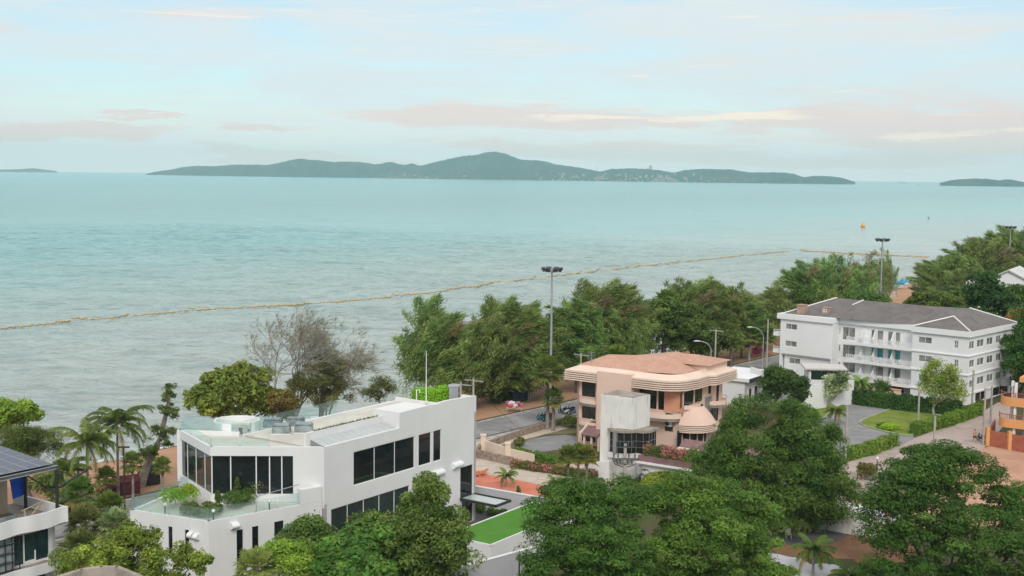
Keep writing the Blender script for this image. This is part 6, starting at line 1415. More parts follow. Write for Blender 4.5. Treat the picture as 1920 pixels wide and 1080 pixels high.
p = xy(G(148, 945)); v5, _ = util_pole(148, 945, 858, 'concrete pole with long crossarm in front of the spread coconut palm', 1.3, 2, base=p, ang=.1)
# dark lamp posts
def dark_post(px, gy, ytop, label, globe=False, r=.07):
    p = xy(G(px, gy)); h = HZ(p, ytop); t = thing('lamp_post', label, 'lamp post', (p.x, p.y, 0)); MB().tube((p.x, p.y, 0), (p.x, p.y, h), r * 1.2, r, 8).build('pole', M['frame dark'], t)
    if globe: MB().ball((p.x, p.y, h + .12), .17, 10, 7).build('lamp_globe', M['lamp glass'], t, smooth=True)
    else:
        b = MB(); b.box((p.x - .55, p.y - .1), (1, 0), (0, 1), .5, .2, h - .08, h + .05); b.box((p.x + .05, p.y - .1), (1, 0), (0, 1), .5, .2, h - .08, h + .05); b.build('lamp_head', M['frame dark'], t)
dark_post(234, 958, 838, 'tall thin black lamp post between the small beach palms')
dark_post(1644, 884, 861, 'short black garden lamp with white globe at the lane edge', True, .05)
def street_lamp(px, ytop, n, label, sgn=-1):
    p = shore(px, n); h = HZ(p, ytop); t = thing('street_lamp', label, 'street lamp', (p.x, p.y, 0), 'street lamps on the shore road')
    pts = [(p.x, p.y, 0), (p.x, p.y, h * .8)] + [(p.x + sgn * 1.9 * (1 - math.cos(k * .31)), p.y, h * .8 + h * .2 * math.sin(k * .31)) for k in range(1, 6)]
    b = MB(); b.path(pts, [.1, .08] + [.06] * 5, 8); b.build('pole', M['galv'], t)
    q = Vector(pts[-1]); b = MB(); b.ball((q.x + sgn * .4, q.y, q.z + .02), (.6, .2, .12), 10, 6); b.build('lamp_head', M['ac white'], t, smooth=True)
street_lamp(1338, 640, 98, 'curved street lamp left of the pole at the peach house right roof corner'); street_lamp(1436, 614, 98, 'curved street lamp before the left wall of the condominium')
# wires between the shore poles
def wire(a, b_, sag, label):
    pts = [Vector(a).lerp(Vector(b_), i / 16) - Vector((0, 0, sag * 4 * (i / 16) * (1 - i / 16))) for i in range(17)]; o = MB().path(pts, .022, 4).build('overhead_wire', M['rope']); tag(o, label, 'wire', 'overhead wires')
for i, (va, vb, sg, lab) in enumerate(((v1, v2, 1.1, 'overhead wire from the villa end poles to the peach house gable pole'), (v2, v3, 1.2, 'overhead wire passing behind the peach house roof'), (v3, v4, 1.0, 'overhead wire from the peach house roof corner to the condominium'), (v0, v1 + Vector((-.2, 0, 0)), .2, 'short overhead wire between the two poles behind the villa end'))):
    wire(va, vb, sg, lab)
q = xy(G(965, 800)); wire(v1 + Vector((0, 0, -1.0)), (*q, .2), .05, 'slanting stay wire from the villa end pole to the beach')
# transformer pole in front of the stair tower
p = xy(G(1171, 905)); h = HZ(p, 832); t = thing('transformer_pole', 'pole with black insulators and brackets before the stair tower', 'pole', (p.x, p.y, 0))
b = MB(); b.box((p.x - .15, p.y - .15), (1, 0), (0, 1), .3, .3, 0, h); b.build('pole', M['concrete pole'], t)
for z, L in ((h - .3, 1.0), (h - 1.6, 1.3), (h - 2.2, .9)):
    b = MB(); b.box((p.x - L, p.y - .3), (1, 0), (0, 1), 2 * L, .08, z, z + .08); o = b.build('crossarm', M['lamp dark'], t)
    for k in (-.95, -.6, .3, .8):
        c = Vector((p.x + L * k, p.y - .25, z + .12)); f = MB(); f.lathe(c, [(.05, 0), (.11, .1), (.05, .2), (.11, .3), (.05, .45), (0, .45)], 8); f.build('insulator', M['lamp dark'], o)
for k in (-1, 1):
    b = MB(); b.path([(p.x + k * 1.4, p.y - .25, h - 1.5), (p.x + k * 1.1, p.y - .3, h - 2.2), (p.x + k * .2, p.y - .25, h - 2.5)], .05, 6); b.build('cable', M['rope'], t)
b = MB(); b.lathe((p.x + 1.5, p.y - .3, h - 3.2), [(0, 0), (.35, 0), (.35, .7), (.2, .8), (0, .8)], 12); b.build('transformer', M['galv'], t)
# ------------------------------------------------------------------ solar roofed house at the left edge
M['solar'] = bpy.data.materials.new('solar panel'); M['solar'].use_nodes = True
_t = M['solar'].node_tree; _p = _t.nodes['Principled BSDF']; _p.inputs['Base Color'].default_value = (0.05, 0.065, 0.11, 1); _p.inputs['Roughness'].default_value = 0.28; _p.inputs['Specular IOR Level'].default_value = .6
M['glass teal'] = glass_dark('teal glass', (0.018, 0.055, 0.062), 0.05, 0.5); M['tarp'] = mat('blue tarpaulin', (0.01, 0.09, 0.55), 0.45, 0.2, 1.5, bump=.4, bscale=4); M['bamboo'] = mat('bamboo', (0.50, 0.40, 0.28), 0.7, 0.2, 3.0)
hx = lambda px, y: (px - 960) / 2300.0 * y
HE = xy(G(128, 950, 6.95)); HB = B_; HD = -A_                       # corner of the balcony; front runs along -B_, depth along HD
Hq = lambda l, d: HE - HB * l + HD * d
house = thing('balcony_house', 'white house at the left edge with wavy balcony and glass doors', 'house', (HE.x, HE.y, 0))
P0, P1 = Hq(13, 1.0), Hq(0.55, 1.0); LH = (P1 - P0).length
hc_ = lambda px, z: col_at(P0, P1, px, z)
b = MB(); dr = [(hc_(26, 4.4), hc_(91, 4.4), 3.05, 5.72), (1.0, hc_(26, 4.4) - 1.2, 3.05, 5.72)]
b.wall(P0, P1, 0, 5.8, dr + [(1.2, LH - .8, .2, 2.0)], .25); b.wall(P1, P1 + HD * 8, 0, 5.8, [(3, 6, 3.4, 5.2)], .25); b.slab(P1 + HD * 8, P0 + HD * 8, .25, 0, 5.8)
b.build('wall', M['white'], house)
window(house, P0, P1, *dr[0], M['glass teal'], M['frame dark'], 3, 0, .25, .08, name='door'); window(house, P0, P1, *dr[1], M['glass teal'], M['frame dark'], 3, 0, .25, .08, name='door')
window(house, P0, P1, 1.2, LH - .8, .2, 2.0, M['glass teal'], M['white clean'], 5, 0, .25, .08); window(house, P1, P1 + HD * 8, 3, 6, 3.4, 5.2, M['glass'], M['frame dark'], 2, 0, .25)
f = MB(); ua, ub = hc_(43.5, 4.4), hc_(66.5, 4.4); pp = lambda u_, d: P0 + HB * u_ - HD * d
for q0_, q1_, z0_, z1_ in ((ua, ub, 3.05, 3.2), (ua, ua + .1, 3.2, 5.7), (ub - .08, ub, 3.2, 3.9)): f.prism([pp(q0_, .02), pp(q1_, .02), pp(q1_, -.05), pp(q0_, -.05)], z0_, z1_)
f.build('door_frame', M['white clean'], house)
def wavy(z0, z1, dep, name, l0, amp=1.0, th=.16):
    b = MB(); pts = []
    for i in range(61):
        l = 13 - (13 - l0) * i / 60; pts.append(Hq(l, dep + amp * (.11 * math.sin(l * 1.5 + .4) + .04 * math.sin(l * 3.2))))
    for i, (a, c) in enumerate(zip(pts, pts[1:])):
        dz = lambda l: .05 * math.sin((13 - (13 - l0) * l / 60) * 1.7 + 1.5) * amp
        b.prism([a, c, c + HD * th, a + HD * th], [z0 + dz(i), z0 + dz(i + 1), z0 + dz(i + 1), z0 + dz(i)], [z1 + dz(i) * .6, z1 + dz(i + 1) * .6, z1 + dz(i + 1) * .6, z1 + dz(i) * .6])
    e = pts[-1]; b.prism([e + HD * th, e + HD * 7, e + HD * 7 - HB * th, e + HD * th - HB * th], z0, z1)
    b.build(name, M['white clean'], house); return pts
pts = wavy(5.72, 6.95, 0.0, 'balcony_parapet', 0.0)
b = MB(); b.prism([Hq(13, 7)] + [q + HD * .17 for q in pts[::4]] + [Hq(.17, 7)], 5.6, 6.1); b.build('balcony_floor', M['concrete'], house)
pts2 = wavy(2.2, 2.95, 0.1, 'lower_ledge', hc_(0, 3) * 0 + 1.2, .8); b = MB(); b.prism([Hq(13, 1.0)] + [q + HD * .17 for q in pts2[::4]] + [Hq(1.37, 1.0)], 2.3, 2.9); b.build('ledge_floor', M['concrete'], house)
# solar roof: near flat, rising to the rear
Cr = xy(G(109, 873, 10.2)); RZ = 10.2; RS = .065
rp_ = lambda l, d: Vector((*(Cr - HB * l + HD * d), RZ + RS * d))
cs_ = [rp_(0, 0), rp_(12.5, 0), rp_(12.5, 11.5), rp_(0, 11.5)]
b = MB(); dn = Vector((0, 0, .2)); b.add(cs_ + [v - dn for v in cs_], [(0, 3, 2, 1), (4, 5, 6, 7), (0, 1, 5, 4), (1, 2, 6, 5), (2, 3, 7, 6), (3, 0, 4, 7)]); ro = b.build('roof', M['frame dark'], house)
pw, pd = 1.02, 1.75
for i in range(11):
    for j in range(6):
        l0, d0 = .35 + i * (pw + .04) + (.0), .22 + j * (pd + .05)
        if i == 0 and j == 0: l0 += .0
        q = [rp_(l0, d0), rp_(l0 + pw, d0), rp_(l0 + pw, d0 + pd), rp_(l0, d0 + pd)]; q = [x + Vector((0, 0, .12)) for x in q]
        b = MB(); b.add(q + [x + Vector((0, 0, .04)) for x in q], [(4, 7, 6, 5), (0, 1, 5, 4), (1, 2, 6, 5), (2, 3, 7, 6), (3, 0, 4, 7)]); pn = b.build('solar_panel', M['solar'], ro)
        g = MB()
        def strip(a, c, w_):
            d = (c - a).normalized(); s_ = Vector((0, 0, 1)).cross(d).normalized() * w_ / 2; k = Vector((0, 0, .048)); g.add([a + s_ + k, c + s_ + k, c - s_ + k, a - s_ + k], [(0, 3, 2, 1)])
        for k_ in range(4): strip(q[k_], q[(k_ + 1) % 4], .06)
        strip(q[0].lerp(q[3], .5), q[1].lerp(q[2], .5), .035)
        g.build('panel_frame', M['steel'], pn)
b = MB(); b.prism([(Cr - HB * 0 - HD * .0), (Cr - HB * 12.5), (Cr - HB * 12.5 + HD * .2), (Cr + HD * .2)], RZ - .28, RZ + .02); b.build('gutter', M['galv'], house)
pq = [Cr - HB * .1 + HD * .1, Cr - HB * .1 + HD * 4.2, Cr - HB * 6 + HD * .1, Cr - HB * 6 + HD * 4.2]
for q in pq: b = MB(); b.box(q - Vector((.1, .1)), (1, 0), (0, 1), .2, .2, 6.1, RZ); b.build('post', M['frame dark'], house)
b = MB(); b.tube((*(pq[1]), 8.9), (*pq[0], 8.0), .06, .06, 6); b.tube((*pq[0], 7.9), (*(pq[0] + A_ * 1.6 + B_ * .6), 7.4), .04, .04, 6); b.tube((*(pq[0]), 8.4), (*(pq[0] + B_ * 3.2 - A_ * .5), 9.2), .09, .09, 5)
b.build('beam', M['frame dark'], house)
rr0 = Cr - HB * 3.2 + HD * 4.6; b = MB(); b.prism([rr0, rr0 - HB * 8, rr0 - HB * 8 + HD * 4, rr0 + HD * 4], 6.1, 9.9); b.build('roof_room', M['concrete'], house)
sh0 = Cr - HB * 1.6 + HD * 4.3; b = MB(); b.prism([sh0, sh0 - HB * 1.5, sh0 - HB * 1.5 + HD * 2, sh0 + HD * 2], 6.1, 8.9); b.build('stair_head', mat('tan render', (.42, .34, .27), .9, .1), house)
tq = Cr + HD * 4.5; T = [Vector((*(tq - HB * l + HD * dd), z)) for l, z, dd in ((2.6, 10.0, .1), (.0, 10.0, 0), (.05, 7.2, -.1), (.9, 7.0, .1), (1.1, 8.7, .15), (2.6, 9.2, .15))]
tg = MB(); off_ = Vector((*HD, 0)) * .12; tg.add(T + [v + off_ for v in T], [tuple(range(6)), tuple(range(6, 12))[::-1]] + [(i, 6 + i, 6 + (i + 1) % 6, (i + 1) % 6) for i in range(6)]); o = tg.build('tarpaulin', M['tarp']); tag(o, 'bright blue tarpaulin hanging under the solar roof', 'tarpaulin')
bf = Hq(2.0, 1.2); t = thing('bamboo_frame', 'pale bamboo frame leaning on the rooftop balcony', 'frame', (*bf, 6.1)); b = MB()
Bq = lambda l, d, z: Vector((*(bf + HB * l + HD * d), 6.12 + z))
for a, c in ((Bq(-1.2, 0, 1.0), Bq(.9, .6, 1.15)), (Bq(-.9, -.1, 0), Bq(1.0, .5, .35)), (Bq(-1.0, 0, 1.0), Bq(-.9, -.1, 0)), (Bq(.8, .6, 1.1), Bq(1.0, .5, .35)), (Bq(-.8, 0, .05), Bq(.8, .6, 1.1)), (Bq(-.3, .3, 1.05), Bq(1.0, .5, .4)), (Bq(-1.2, 0, 1.0), Bq(-.9, .5, .7)), (Bq(.9, .6, 1.15), Bq(1.1, 1.1, .8))): b.tube(a, c, .05, .045, 6)
b.build('poles', M['bamboo'], t)
bx = Hq(5.6, .6); t = thing('planter_box', 'weathered grey planter box at the left end of the balcony', 'box', (*bx, 6.1)); q = [bx, bx + HB * 1.5, bx + HB * 1.5 + HD * .8, bx + HD * .8]; b = MB()
b.prism(q, 6.1, 7.15); b.build('box', M['cover'], t); qc = sum(q, Vector((0, 0))) / 4; MB().prism([qc + (v - qc) * .85 for v in q], 7.151, 7.2).build('soil', M['rope'], t)
cg = pp(hc_(4, 4.4), .25); t = thing('window_cage', 'grey wire cage with shelves at the left edge below the balcony', 'cage', (*cg, 2.9)); b = MB()
c1_ = pp(hc_(28, 4.4), .55); c0_ = pp(hc_(-12, 4.4), .55)
for k in (0, .33, .66, 1): q = c0_.lerp(c1_, k); b.box(q, HB, HD, .06, .06, 2.95, 5.7)
for z in (2.95, 3.6, 4.3, 5.0, 5.64): b.slab(c0_, c1_, .05, z, z + .05)
b.build('frame', M['frame dark'], t); b = MB()
for z in (3.05, 3.75, 4.45, 5.1): b.slab(c0_ + HD * .12, c0_.lerp(c1_, .8) + HD * .12, .25, z, z + .48)
b.build('covered_stack', M['cover'], t)
# weathered concrete parapet of the near roof, bottom left
t = thing('roof_terrace', 'weathered brown concrete roof parapet at the bottom left edge', 'roof', (hx(190, 62), 62, 0)); c_ = MB(); yy = 62.0
ptsr = [D(95, 1086, yy + 1.0), D(150, 1068, yy + 2.2), D(190, 1060.5, yy + 2.8), D(223, 1061, yy + 2.8), D(262, 1076, yy + 1.6), D(300, 1092, yy)]; zt_ = ptsr[2].z
pl = [Vector((v.x, v.y)) for v in (G(93, 1084, zt_), G(150, 1066, zt_), G(190, 1060, zt_), G(223, 1060.5, zt_), G(262, 1076, zt_), G(285, 1090, zt_), G(270, 1200, zt_), G(95, 1200, zt_))]
for a, d in zip(pl, pl[1:] + pl[:1]): c_.slab(a, d, -.28, zt_ - .9, zt_)
c_.build('parapet', M['concrete'], t); b = MB(); b.prism(offset(pl, -.2) if sum(pl[i][0] * pl[(i + 1) % 8][1] - pl[(i + 1) % 8][0] * pl[i][1] for i in range(8)) > 0 else offset(pl[::-1], -.2), 0, zt_ - .85); b.build('roof_slab', M['concrete'], t)
# ------------------------------------------------------------------ beach things
M['maroon'] = mat('maroon canvas', (0.14, 0.035, 0.04), 0.85, 0.25, 1.2); M['navy'] = mat('navy canvas', (0.03, 0.05, 0.10), 0.8, 0.2); M['pink'] = mat('pink vinyl', (0.65, 0.10, 0.22), 0.4, 0.1); M['cyan'] = mat('cyan vinyl', (0.03, 0.33, 0.60), 0.4, 0.15, 1.5); M['black cloth'] = mat('black sheet', (0.02, 0.02, 0.022), 0.7, 0.2)
def hut(px, gy, w_, h, label, m, name='beach_hut', d=2.0, rz=.6, cat='hut'):
    p = xy(G(px, gy)); t = thing(name, label, cat, (p.x, p.y, 0)); a = Vector((math.cos(rz), math.sin(rz))); c = Vector((-a.y, a.x))
    b = MB(); q = [p - a * w_ / 2, p + a * w_ / 2, p + a * w_ / 2 + c * d, p - a * w_ / 2 + c * d]; b.prism(q, 0, h * .72); b.build('body', m, t)
    m0, m1 = (q[0] + q[3]) / 2, (q[1] + q[2]) / 2; o_ = offset(q, .15); b = MB(); b.add([(*o_[0], h * .72), (*o_[1], h * .72), (*o_[2], h * .72), (*o_[3], h * .72), (*m0, h), (*m1, h)], [(0, 1, 5, 4), (2, 3, 4, 5), (1, 2, 5), (3, 0, 4), (3, 2, 1, 0)]); b.build('roof', m, t); return t
hut(241, 928, 2.4, 1.9, 'dark red canvas stall on the orange sand behind the lamp post', M['maroon'], d=1.6)
hut(212, 930, 2.6, 1.1, 'low dark red heap under cover left of the canvas stall', M['maroon'], d=1.4)
hut(284, 909, 1.9, 2.0, 'black covered stall behind the trunk of the leaning tree', M['black cloth'], d=1.6)
hut(978, 751, 2.8, 1.9, 'dark navy stall on the sand under the casuarinas', M['navy'], d=2.4)
b = MB(); p0, p1 = xy(G(990, 752)), xy(G(1012, 742)); t = thing('beach_fence', 'short grey fence beside the dark navy beach stall', 'fence', (*p0, 0))
for k in range(7): q = p0.lerp(p1, k / 6); b.box(q, (1, 0), (0, 1), .08, .08, 0, 1.7)
for z in (.4, 1.0, 1.55): b.slab(p0, p1, .04, z, z + .08)
b.build('rails', M['galv'], t)
def scatter_pile(px, gy, label, cols, name, n=9, s=.5, seed=0, cat='stall'):
    p = xy(G(px, gy)); t = thing(name, label, cat, (p.x, p.y, 0)); rr = random.Random(seed)
    b = MB(); b.box((p.x - 1.1, p.y - .4), (1, 0), (0, 1), 2.2, .8, .55, .62)
    for sx in (-1.05, .95):
        for sy in (-.38, .3): b.box((p.x + sx, p.y + sy), (1, 0), (0, 1), .08, .08, 0, .55)
    b.build('table', M['bamboo'], t)
    for k, c in enumerate(cols):
        b = MB()
        for i in range(n // len(cols) + 1): b.ball((p.x + rr.uniform(-1, 1), p.y + rr.uniform(-.3, .3), .62 + rr.uniform(.2, .7)), (s * rr.uniform(.4, .7), s * .5, s * rr.uniform(.4, .7)), 8, 6)
        b.build('goods', c, t)
pk = mat('mauve cloth', (0.35, 0.16, 0.26), .8, .3, 2)
scatter_pile(964, 772, 'beach stall table heaped with pink and mauve things', [pk, M['pink'], M['ac white']], 'beach_stall', 12, .55, 1)
def bike(p, rz, label, m, rider=False):
    t = thing('motorcycle', label, 'motorcycle', (p.x, p.y, .03), 'motorcycles parked on the shore road'); c, s = math.cos(rz), math.sin(rz); L = lambda x, y, z: (p.x + x * c - y * s, p.y + x * s + y * c, .03 + z)
    for x in (-.62, .62):
        b = MB(); K = 16; pr = []
        for i in range(K + 1): a = 6.2832 * i / K; pr.append(L(x + .25 * math.cos(a), 0, .3 + .25 * math.sin(a)))
        b.path(pr, .055, 6); w_ = b.build('wheel', M['black cloth'], t); h_ = MB(); h_.tube(L(x, -.06, .3), L(x, .06, .3), .14, .14, 10); h_.build('hub', M['galv'], w_)
    b = MB(); b.path([L(.52, 0, .55), L(.35, 0, .5), L(.1, 0, .38), L(-.2, 0, .45), L(-.55, 0, .68), L(-.75, 0, .72)], [.1, .14, .15, .17, .13, .05], 8); b.path([L(.62, 0, .3), L(.5, 0, .75), L(.42, 0, 1.02)], [.04, .09, .06], 6); b.build('body', m, t)
    b = MB(); b.path([L(.05, 0, .72), L(-.3, 0, .78), L(-.72, 0, .82)], [.1, .13, .1], 8); b.build('seat', M['black cloth'], t)
    b = MB(); b.path([L(.36, -.33, 1.02), L(.44, 0, .98), L(.36, .33, 1.02)], .025, 6); b.build('handlebar', M['galv'], t)
    b = MB(); b.ball(L(.56, 0, .86), .1, 8, 6); b.build('headlight', M['lamp glass'], t)
mc = [mat('teal bike paint', (.02, .22, .25), .3, .1), mat('orange bike paint', (.60, .12, .03), .3, .1), mat('blue bike paint', (.03, .07, .30), .3, .1), mat('dark bike paint', (.02, .025, .06), .3, .1), mat('white bike paint', (.6, .6, .62), .3, .1)]
for i, (px, gy, k, lab) in enumerate(((1014, 789, 0, 'teal motorcycle at the left end of the parked row'), (1021, 788, 0, 'second teal motorcycle from the left of the parked row'), (1027, 786, 1, 'orange motorcycle in the parked row'), (1033, 786, 2, 'blue motorcycle next to the orange one'), (1055, 776, 3, 'dark blue motorcycle left of the farther pair group'), (1060, 777, 4, 'white motorcycle in the farther group by the peach house'), (1065, 776, 3, 'dark motorcycle nearest the peach house'), (1071, 774, 2, 'blue motorcycle half hidden at the peach house wall'))):
    bike(xy(G(px, gy)), 2.2 + .1 * (i % 3), lab, mc[k])
# blue beach boat and parked vehicles by the condominium
p = xy(G(1671, 533, -.8)); t = thing('inflatable_boat', 'bright blue inflatable boat lying on the beach by the far mast', 'boat', (p.x, p.y, -.8)); z_ = -.2
for k, (dy, lab) in enumerate(((-1.1, 0), (1.1, 0))):
    b = MB(); b.path([(p.x - 4.6, p.y + dy * .8, z_ + .5), (p.x - 3.6, p.y + dy, z_), (p.x + 3.6, p.y + dy, z_), (p.x + 4.8, p.y + dy * .35, z_ + .7)], [.45, .62, .62, .4], 10); b.build('tube', M['cyan'], t, smooth=True)
b = MB(); b.box((p.x - 3.8, p.y - .9), (1, 0), (0, 1), 7.4, 1.8, z_ - .3, z_ + .1); b.build('deck', M['cyan'], t)
b = MB()
for k in range(5): b.box((p.x - 3 + k * 1.4, p.y - .9), (1, 0), (0, 1), .5, 1.8, z_ + .101, z_ + .62)
b.build('thwart', M['ship white'], t)
def umbrella(px, gy, w_, m, label, h=2.4, n=106):
    p = shore(px, n); t = thing('beach_umbrella', label, 'umbrella', (p.x, p.y, -.05)); MB().tube((p.x, p.y, -.1), (p.x, p.y, h), .03, .03, 6).build('pole', M['bamboo'], t); MB().lathe((p.x, p.y, h - .65), [(w_, 0), (w_ * .55, .35), (0, .65)], 10).build('canopy', m, t)
umbrella(1427, 650, 1.5, M['navy'], 'dark blue beach umbrella left of the condominium', 3.0, 113); umbrella(1437, 655, 1.4, M['navy'], 'dark blue sunshade nearest the condominium wall', 2.6, 110)
scatter_pile(1423, 668, 'heap of pink floats under the blue umbrellas', [M['pink'], M['pink']], 'float_stall', 12, .9, 4)
umbrella(1402, 668, 1.2, mat('teal canvas', (.02, .22, .22), .8, .1), 'teal beach umbrella between the palm trunks', 2.2, 112)
def parked_car(px, gy, m, label, rz, z=0.03, p=None):
    p = p or xy(G(px, gy)); t = thing('parked_car', label, 'car', (p.x, p.y, z)); c, s = math.cos(rz), math.sin(rz); Lc = lambda x, y, zz: (p.x + x * c - y * s, p.y + x * s + y * c, z + zz)
    sec = [(-2.1, .55, .75), (-1.9, .32, .92), (-1.2, .3, .98), (1.0, .3, .95), (1.9, .32, .82), (2.15, .5, .66)]; vs = []
    for x, zl, zh in sec: vs += [Lc(x, -.82, zl), Lc(x, -.86, (zl + zh) / 2), Lc(x, -.76, zh), Lc(x, .76, zh), Lc(x, .86, (zl + zh) / 2), Lc(x, .82, zl)]
    b = MB(); b.add(vs, [(i * 6 + k, (i + 1) * 6 + k, (i + 1) * 6 + (k + 1) % 6, i * 6 + (k + 1) % 6) for i in range(len(sec) - 1) for k in range(6)] + [tuple(range(6)), tuple(range(30, 36))[::-1]]); b.build('body', m, t, bevel=.05)
    def cab(x0, x1, x2, x3, y0, y1, z0, z1, nm, mm):
        b = MB(); v = [Lc(x0, -y0, z0), Lc(x3, -y0, z0), Lc(x3, y0, z0), Lc(x0, y0, z0), Lc(x1, -y1, z1), Lc(x2, -y1, z1), Lc(x2, y1, z1), Lc(x1, y1, z1)]; b.add(v, [(0, 1, 5, 4), (1, 2, 6, 5), (2, 3, 7, 6), (3, 0, 4, 7), (4, 5, 6, 7)]); return b.build(nm, mm, t)
    cab(-1.75, -1.25, .55, 1.15, .76, .64, .93, 1.42, 'windows', M['glass']); cab(-1.27, -1.2, .5, .57, .66, .62, 1.421, 1.48, 'roof', m)
    for x in (-1.3, 1.35):
        for y in (-.85, .68):
            b = MB(); b.tube(Lc(x, y, .32), Lc(x, y + .17, .32), .32, .32, 16); w_ = b.build('wheel', M['black cloth'], t); b = MB(); b.tube(Lc(x, y - .01, .32), Lc(x, y + .18, .32), .18, .18, 10); b.build('rim', M['galv'], w_)
    for y in (-.6, .6): b = MB(); b.ball(Lc(2.05, y, .68), (.1, .16, .09), 8, 6); b.build('headlight', M['lamp glass'], t)
parked_car(0, 0, M['cyan'], 'bright blue car parked behind the peach house right corner', .88, p=shore(1377, 95.0)); parked_car(0, 0, M['black cloth'], 'black car parked right of the bright blue car', .88, p=shore(1394, 95.5))
# ------------------------------------------------------------------ white garden house and walls between peach house and condominium
g0 = xy(G(1362, 760)); gh = thing('garden_house', 'low white flat roofed modern house with black edged canopy', 'house', (*g0, 0)); Gp = lambda a, b_: g0 + A_ * a + B_ * b_
hz0 = HZ(g0, 712)
b = MB(); b.wall(Gp(0, 0), Gp(3.0, 0), 0, hz0, (), .25); b.wall(Gp(3.0, 0), Gp(3.0, 9), 0, hz0, [(1.0, 2.0, .1, 2.6), (3.0, 5.4, .1, 2.7)], .25); b.slab(Gp(3, 9), Gp(-3, 9), .25, 0, hz0); b.slab(Gp(-3, 9), Gp(-3, 0), .25, 0, hz0); b.slab(Gp(-3, 0), Gp(0, 0), .25, 0, hz0); b.build('wall', M['white'], gh)
window(gh, Gp(3, 0), Gp(3, 9), 3.0, 5.4, .1, 2.7, M['dark glass'], M['frame dark'], 3, 0, .25, .1, name='door'); window(gh, Gp(3, 0), Gp(3, 9), 1.0, 2.0, .1, 2.6, M['dark glass'], M['frame dark'], 1, 0, .25, .1)
b = MB(); b.prism([Gp(-3.2, -.4), Gp(3.6, -.4), Gp(3.6, 9.4), Gp(-3.2, 9.4)], hz0, hz0 + .5); b.build('roof', M['white clean'], gh)
b = MB(); b.slab(Gp(3.7, -.5), Gp(3.7, 7.8), -.12, hz0 - .05, hz0 + .55); b.box(Gp(3.35, 6.2), A_, B_, .5, 2.4, 0, hz0 - .06); b.build('canopy_edge', M['frame dark'], gh)
wA, wB = xy(G(1430, 765)), xy(G(1545, 768)); 
t = thing('garden_wall', 'tall white garden wall left of the condominium with a dark slatted hut behind', 'wall', (*wA, 0)); wz = HZ(wA, 690)
MB().slab(xy(G(1405, 752)), xy(G(1470, 775)), .25, 0, HZ(xy(G(1405, 752)), 688)).build('wall_panel', M['white'], t); MB().slab(xy(G(1471, 775)), xy(G(1600, 758)), .25, 0, 3.6).build('wall_panel', M['white'], t)
bq = xy(G(1513, 742)); hh = thing('pool_bar', 'white hut with dark open window under a flat pale roof', 'hut', (*bq, 0)); b1_ = xy(G(1580, 744)); dd = (b1_ - bq).normalized(); nn = Vector((-dd.y, dd.x)); Lb = (b1_ - bq).length
b = MB(); b.wall(bq, b1_, 0, 4.1, [(.5, Lb - .5, 2.5, 3.85)], .25); b.slab(b1_, b1_ + nn * 4, .25, 0, 4.1); b.slab(b1_ + nn * 4, bq + nn * 4, .25, 0, 4.1); b.slab(bq + nn * 4, bq, .25, 0, 4.1); b.build('wall', M['white'], hh)
window(hh, bq, b1_, .5, Lb - .5, 2.5, 3.85, M['glass green'], M['frame dark'], 4, 0, .25); b = MB(); b.prism(offset([bq, b1_, b1_ + nn * 4, bq + nn * 4], .5), 4.1, 4.35); b.build('roof', M['ac white'], hh)
t = thing('terrace_wall', 'white parapet of the condominium forecourt stepping along the shore road', 'wall', tuple(shore(1440, 92))); q0, q1 = shore(1395, 90), shore(1470, 90)
MB().slab(q0.xy, q1.xy, .25, 0, 1.6).build('wall_panel', M['white'], t)
ot = thing('pool_counter', 'orange counter under the condominium balconies', 'counter', (*K(13, -.6), 0)); MB().prism([K(10, -.9), K(14.5, -.9), K(14.5, -.3), K(10, -.3)], 0, 1.0).build('counter_body', M['peach pale'], ot); MB().prism([K(9.9, -1.0), K(14.6, -1.0), K(14.6, -.2), K(9.9, -.2)], 1.0, 1.08).build('counter_top', M['orange'], ot)
# ------------------------------------------------------------------ orange house at the right edge
M['orange wall'] = mat('orange balcony', (0.70, 0.34, 0.14), 0.8, 0.05, 0.5); M['brick red'] = mat('red brick', (0.36, 0.12, 0.075), 0.9, 0.15, 2.0, bump=.3)
o0 = xy(G(1847, 838)); oh = thing('orange_house', 'orange and white house with curved balconies at the right edge', 'house', (*o0, 0)); O_ = lambda a, b_: o0 + A_ * a + B_ * b_
# frame: right along A_, depth along B_
def obalc(z, x0, h=.95):
    pts = [O_(x0 + 1.0, 3.6)] + [O_(x0 + 1.5 - 1.5 * math.cos(t), 1.8 - 1.5 * math.sin(t)) for t in (0, .3, .6, .9, 1.2, 1.57)] + [O_(16, .3), O_(16, 3.6)]
    b = MB(); b.prism(pts, z - .15, z)
    for a, c in zip(pts[1:], pts[2:-1]): b.slab(a, c, .15, z, z + h)
    b.build('balcony', M['orange wall'], oh)
    r = MB()
    for a, c in zip(pts[1:], pts[2:-1]):
        L = (c - a).length; k = max(1, int(L / .25))
        for i in range(k): q = a.lerp(c, i / k); r.box(q, (1, 0), (0, 1), .05, .05, z + h, z + h + .55)
        r.tube((*a, z + h + .55), (*c, z + h + .55), .05, .05, 6)
    r.build('railing', M['brick red'], oh)
XO = 1.1
obalc(2.85, XO); obalc(5.55, XO + .1)
b = MB(); b.prism([O_(XO + 2.6, 2.6), O_(16, 2.6), O_(16, 12), O_(XO + 2.6, 12)], 0, 8.6); b.build('wall', M['white clean'], oh)
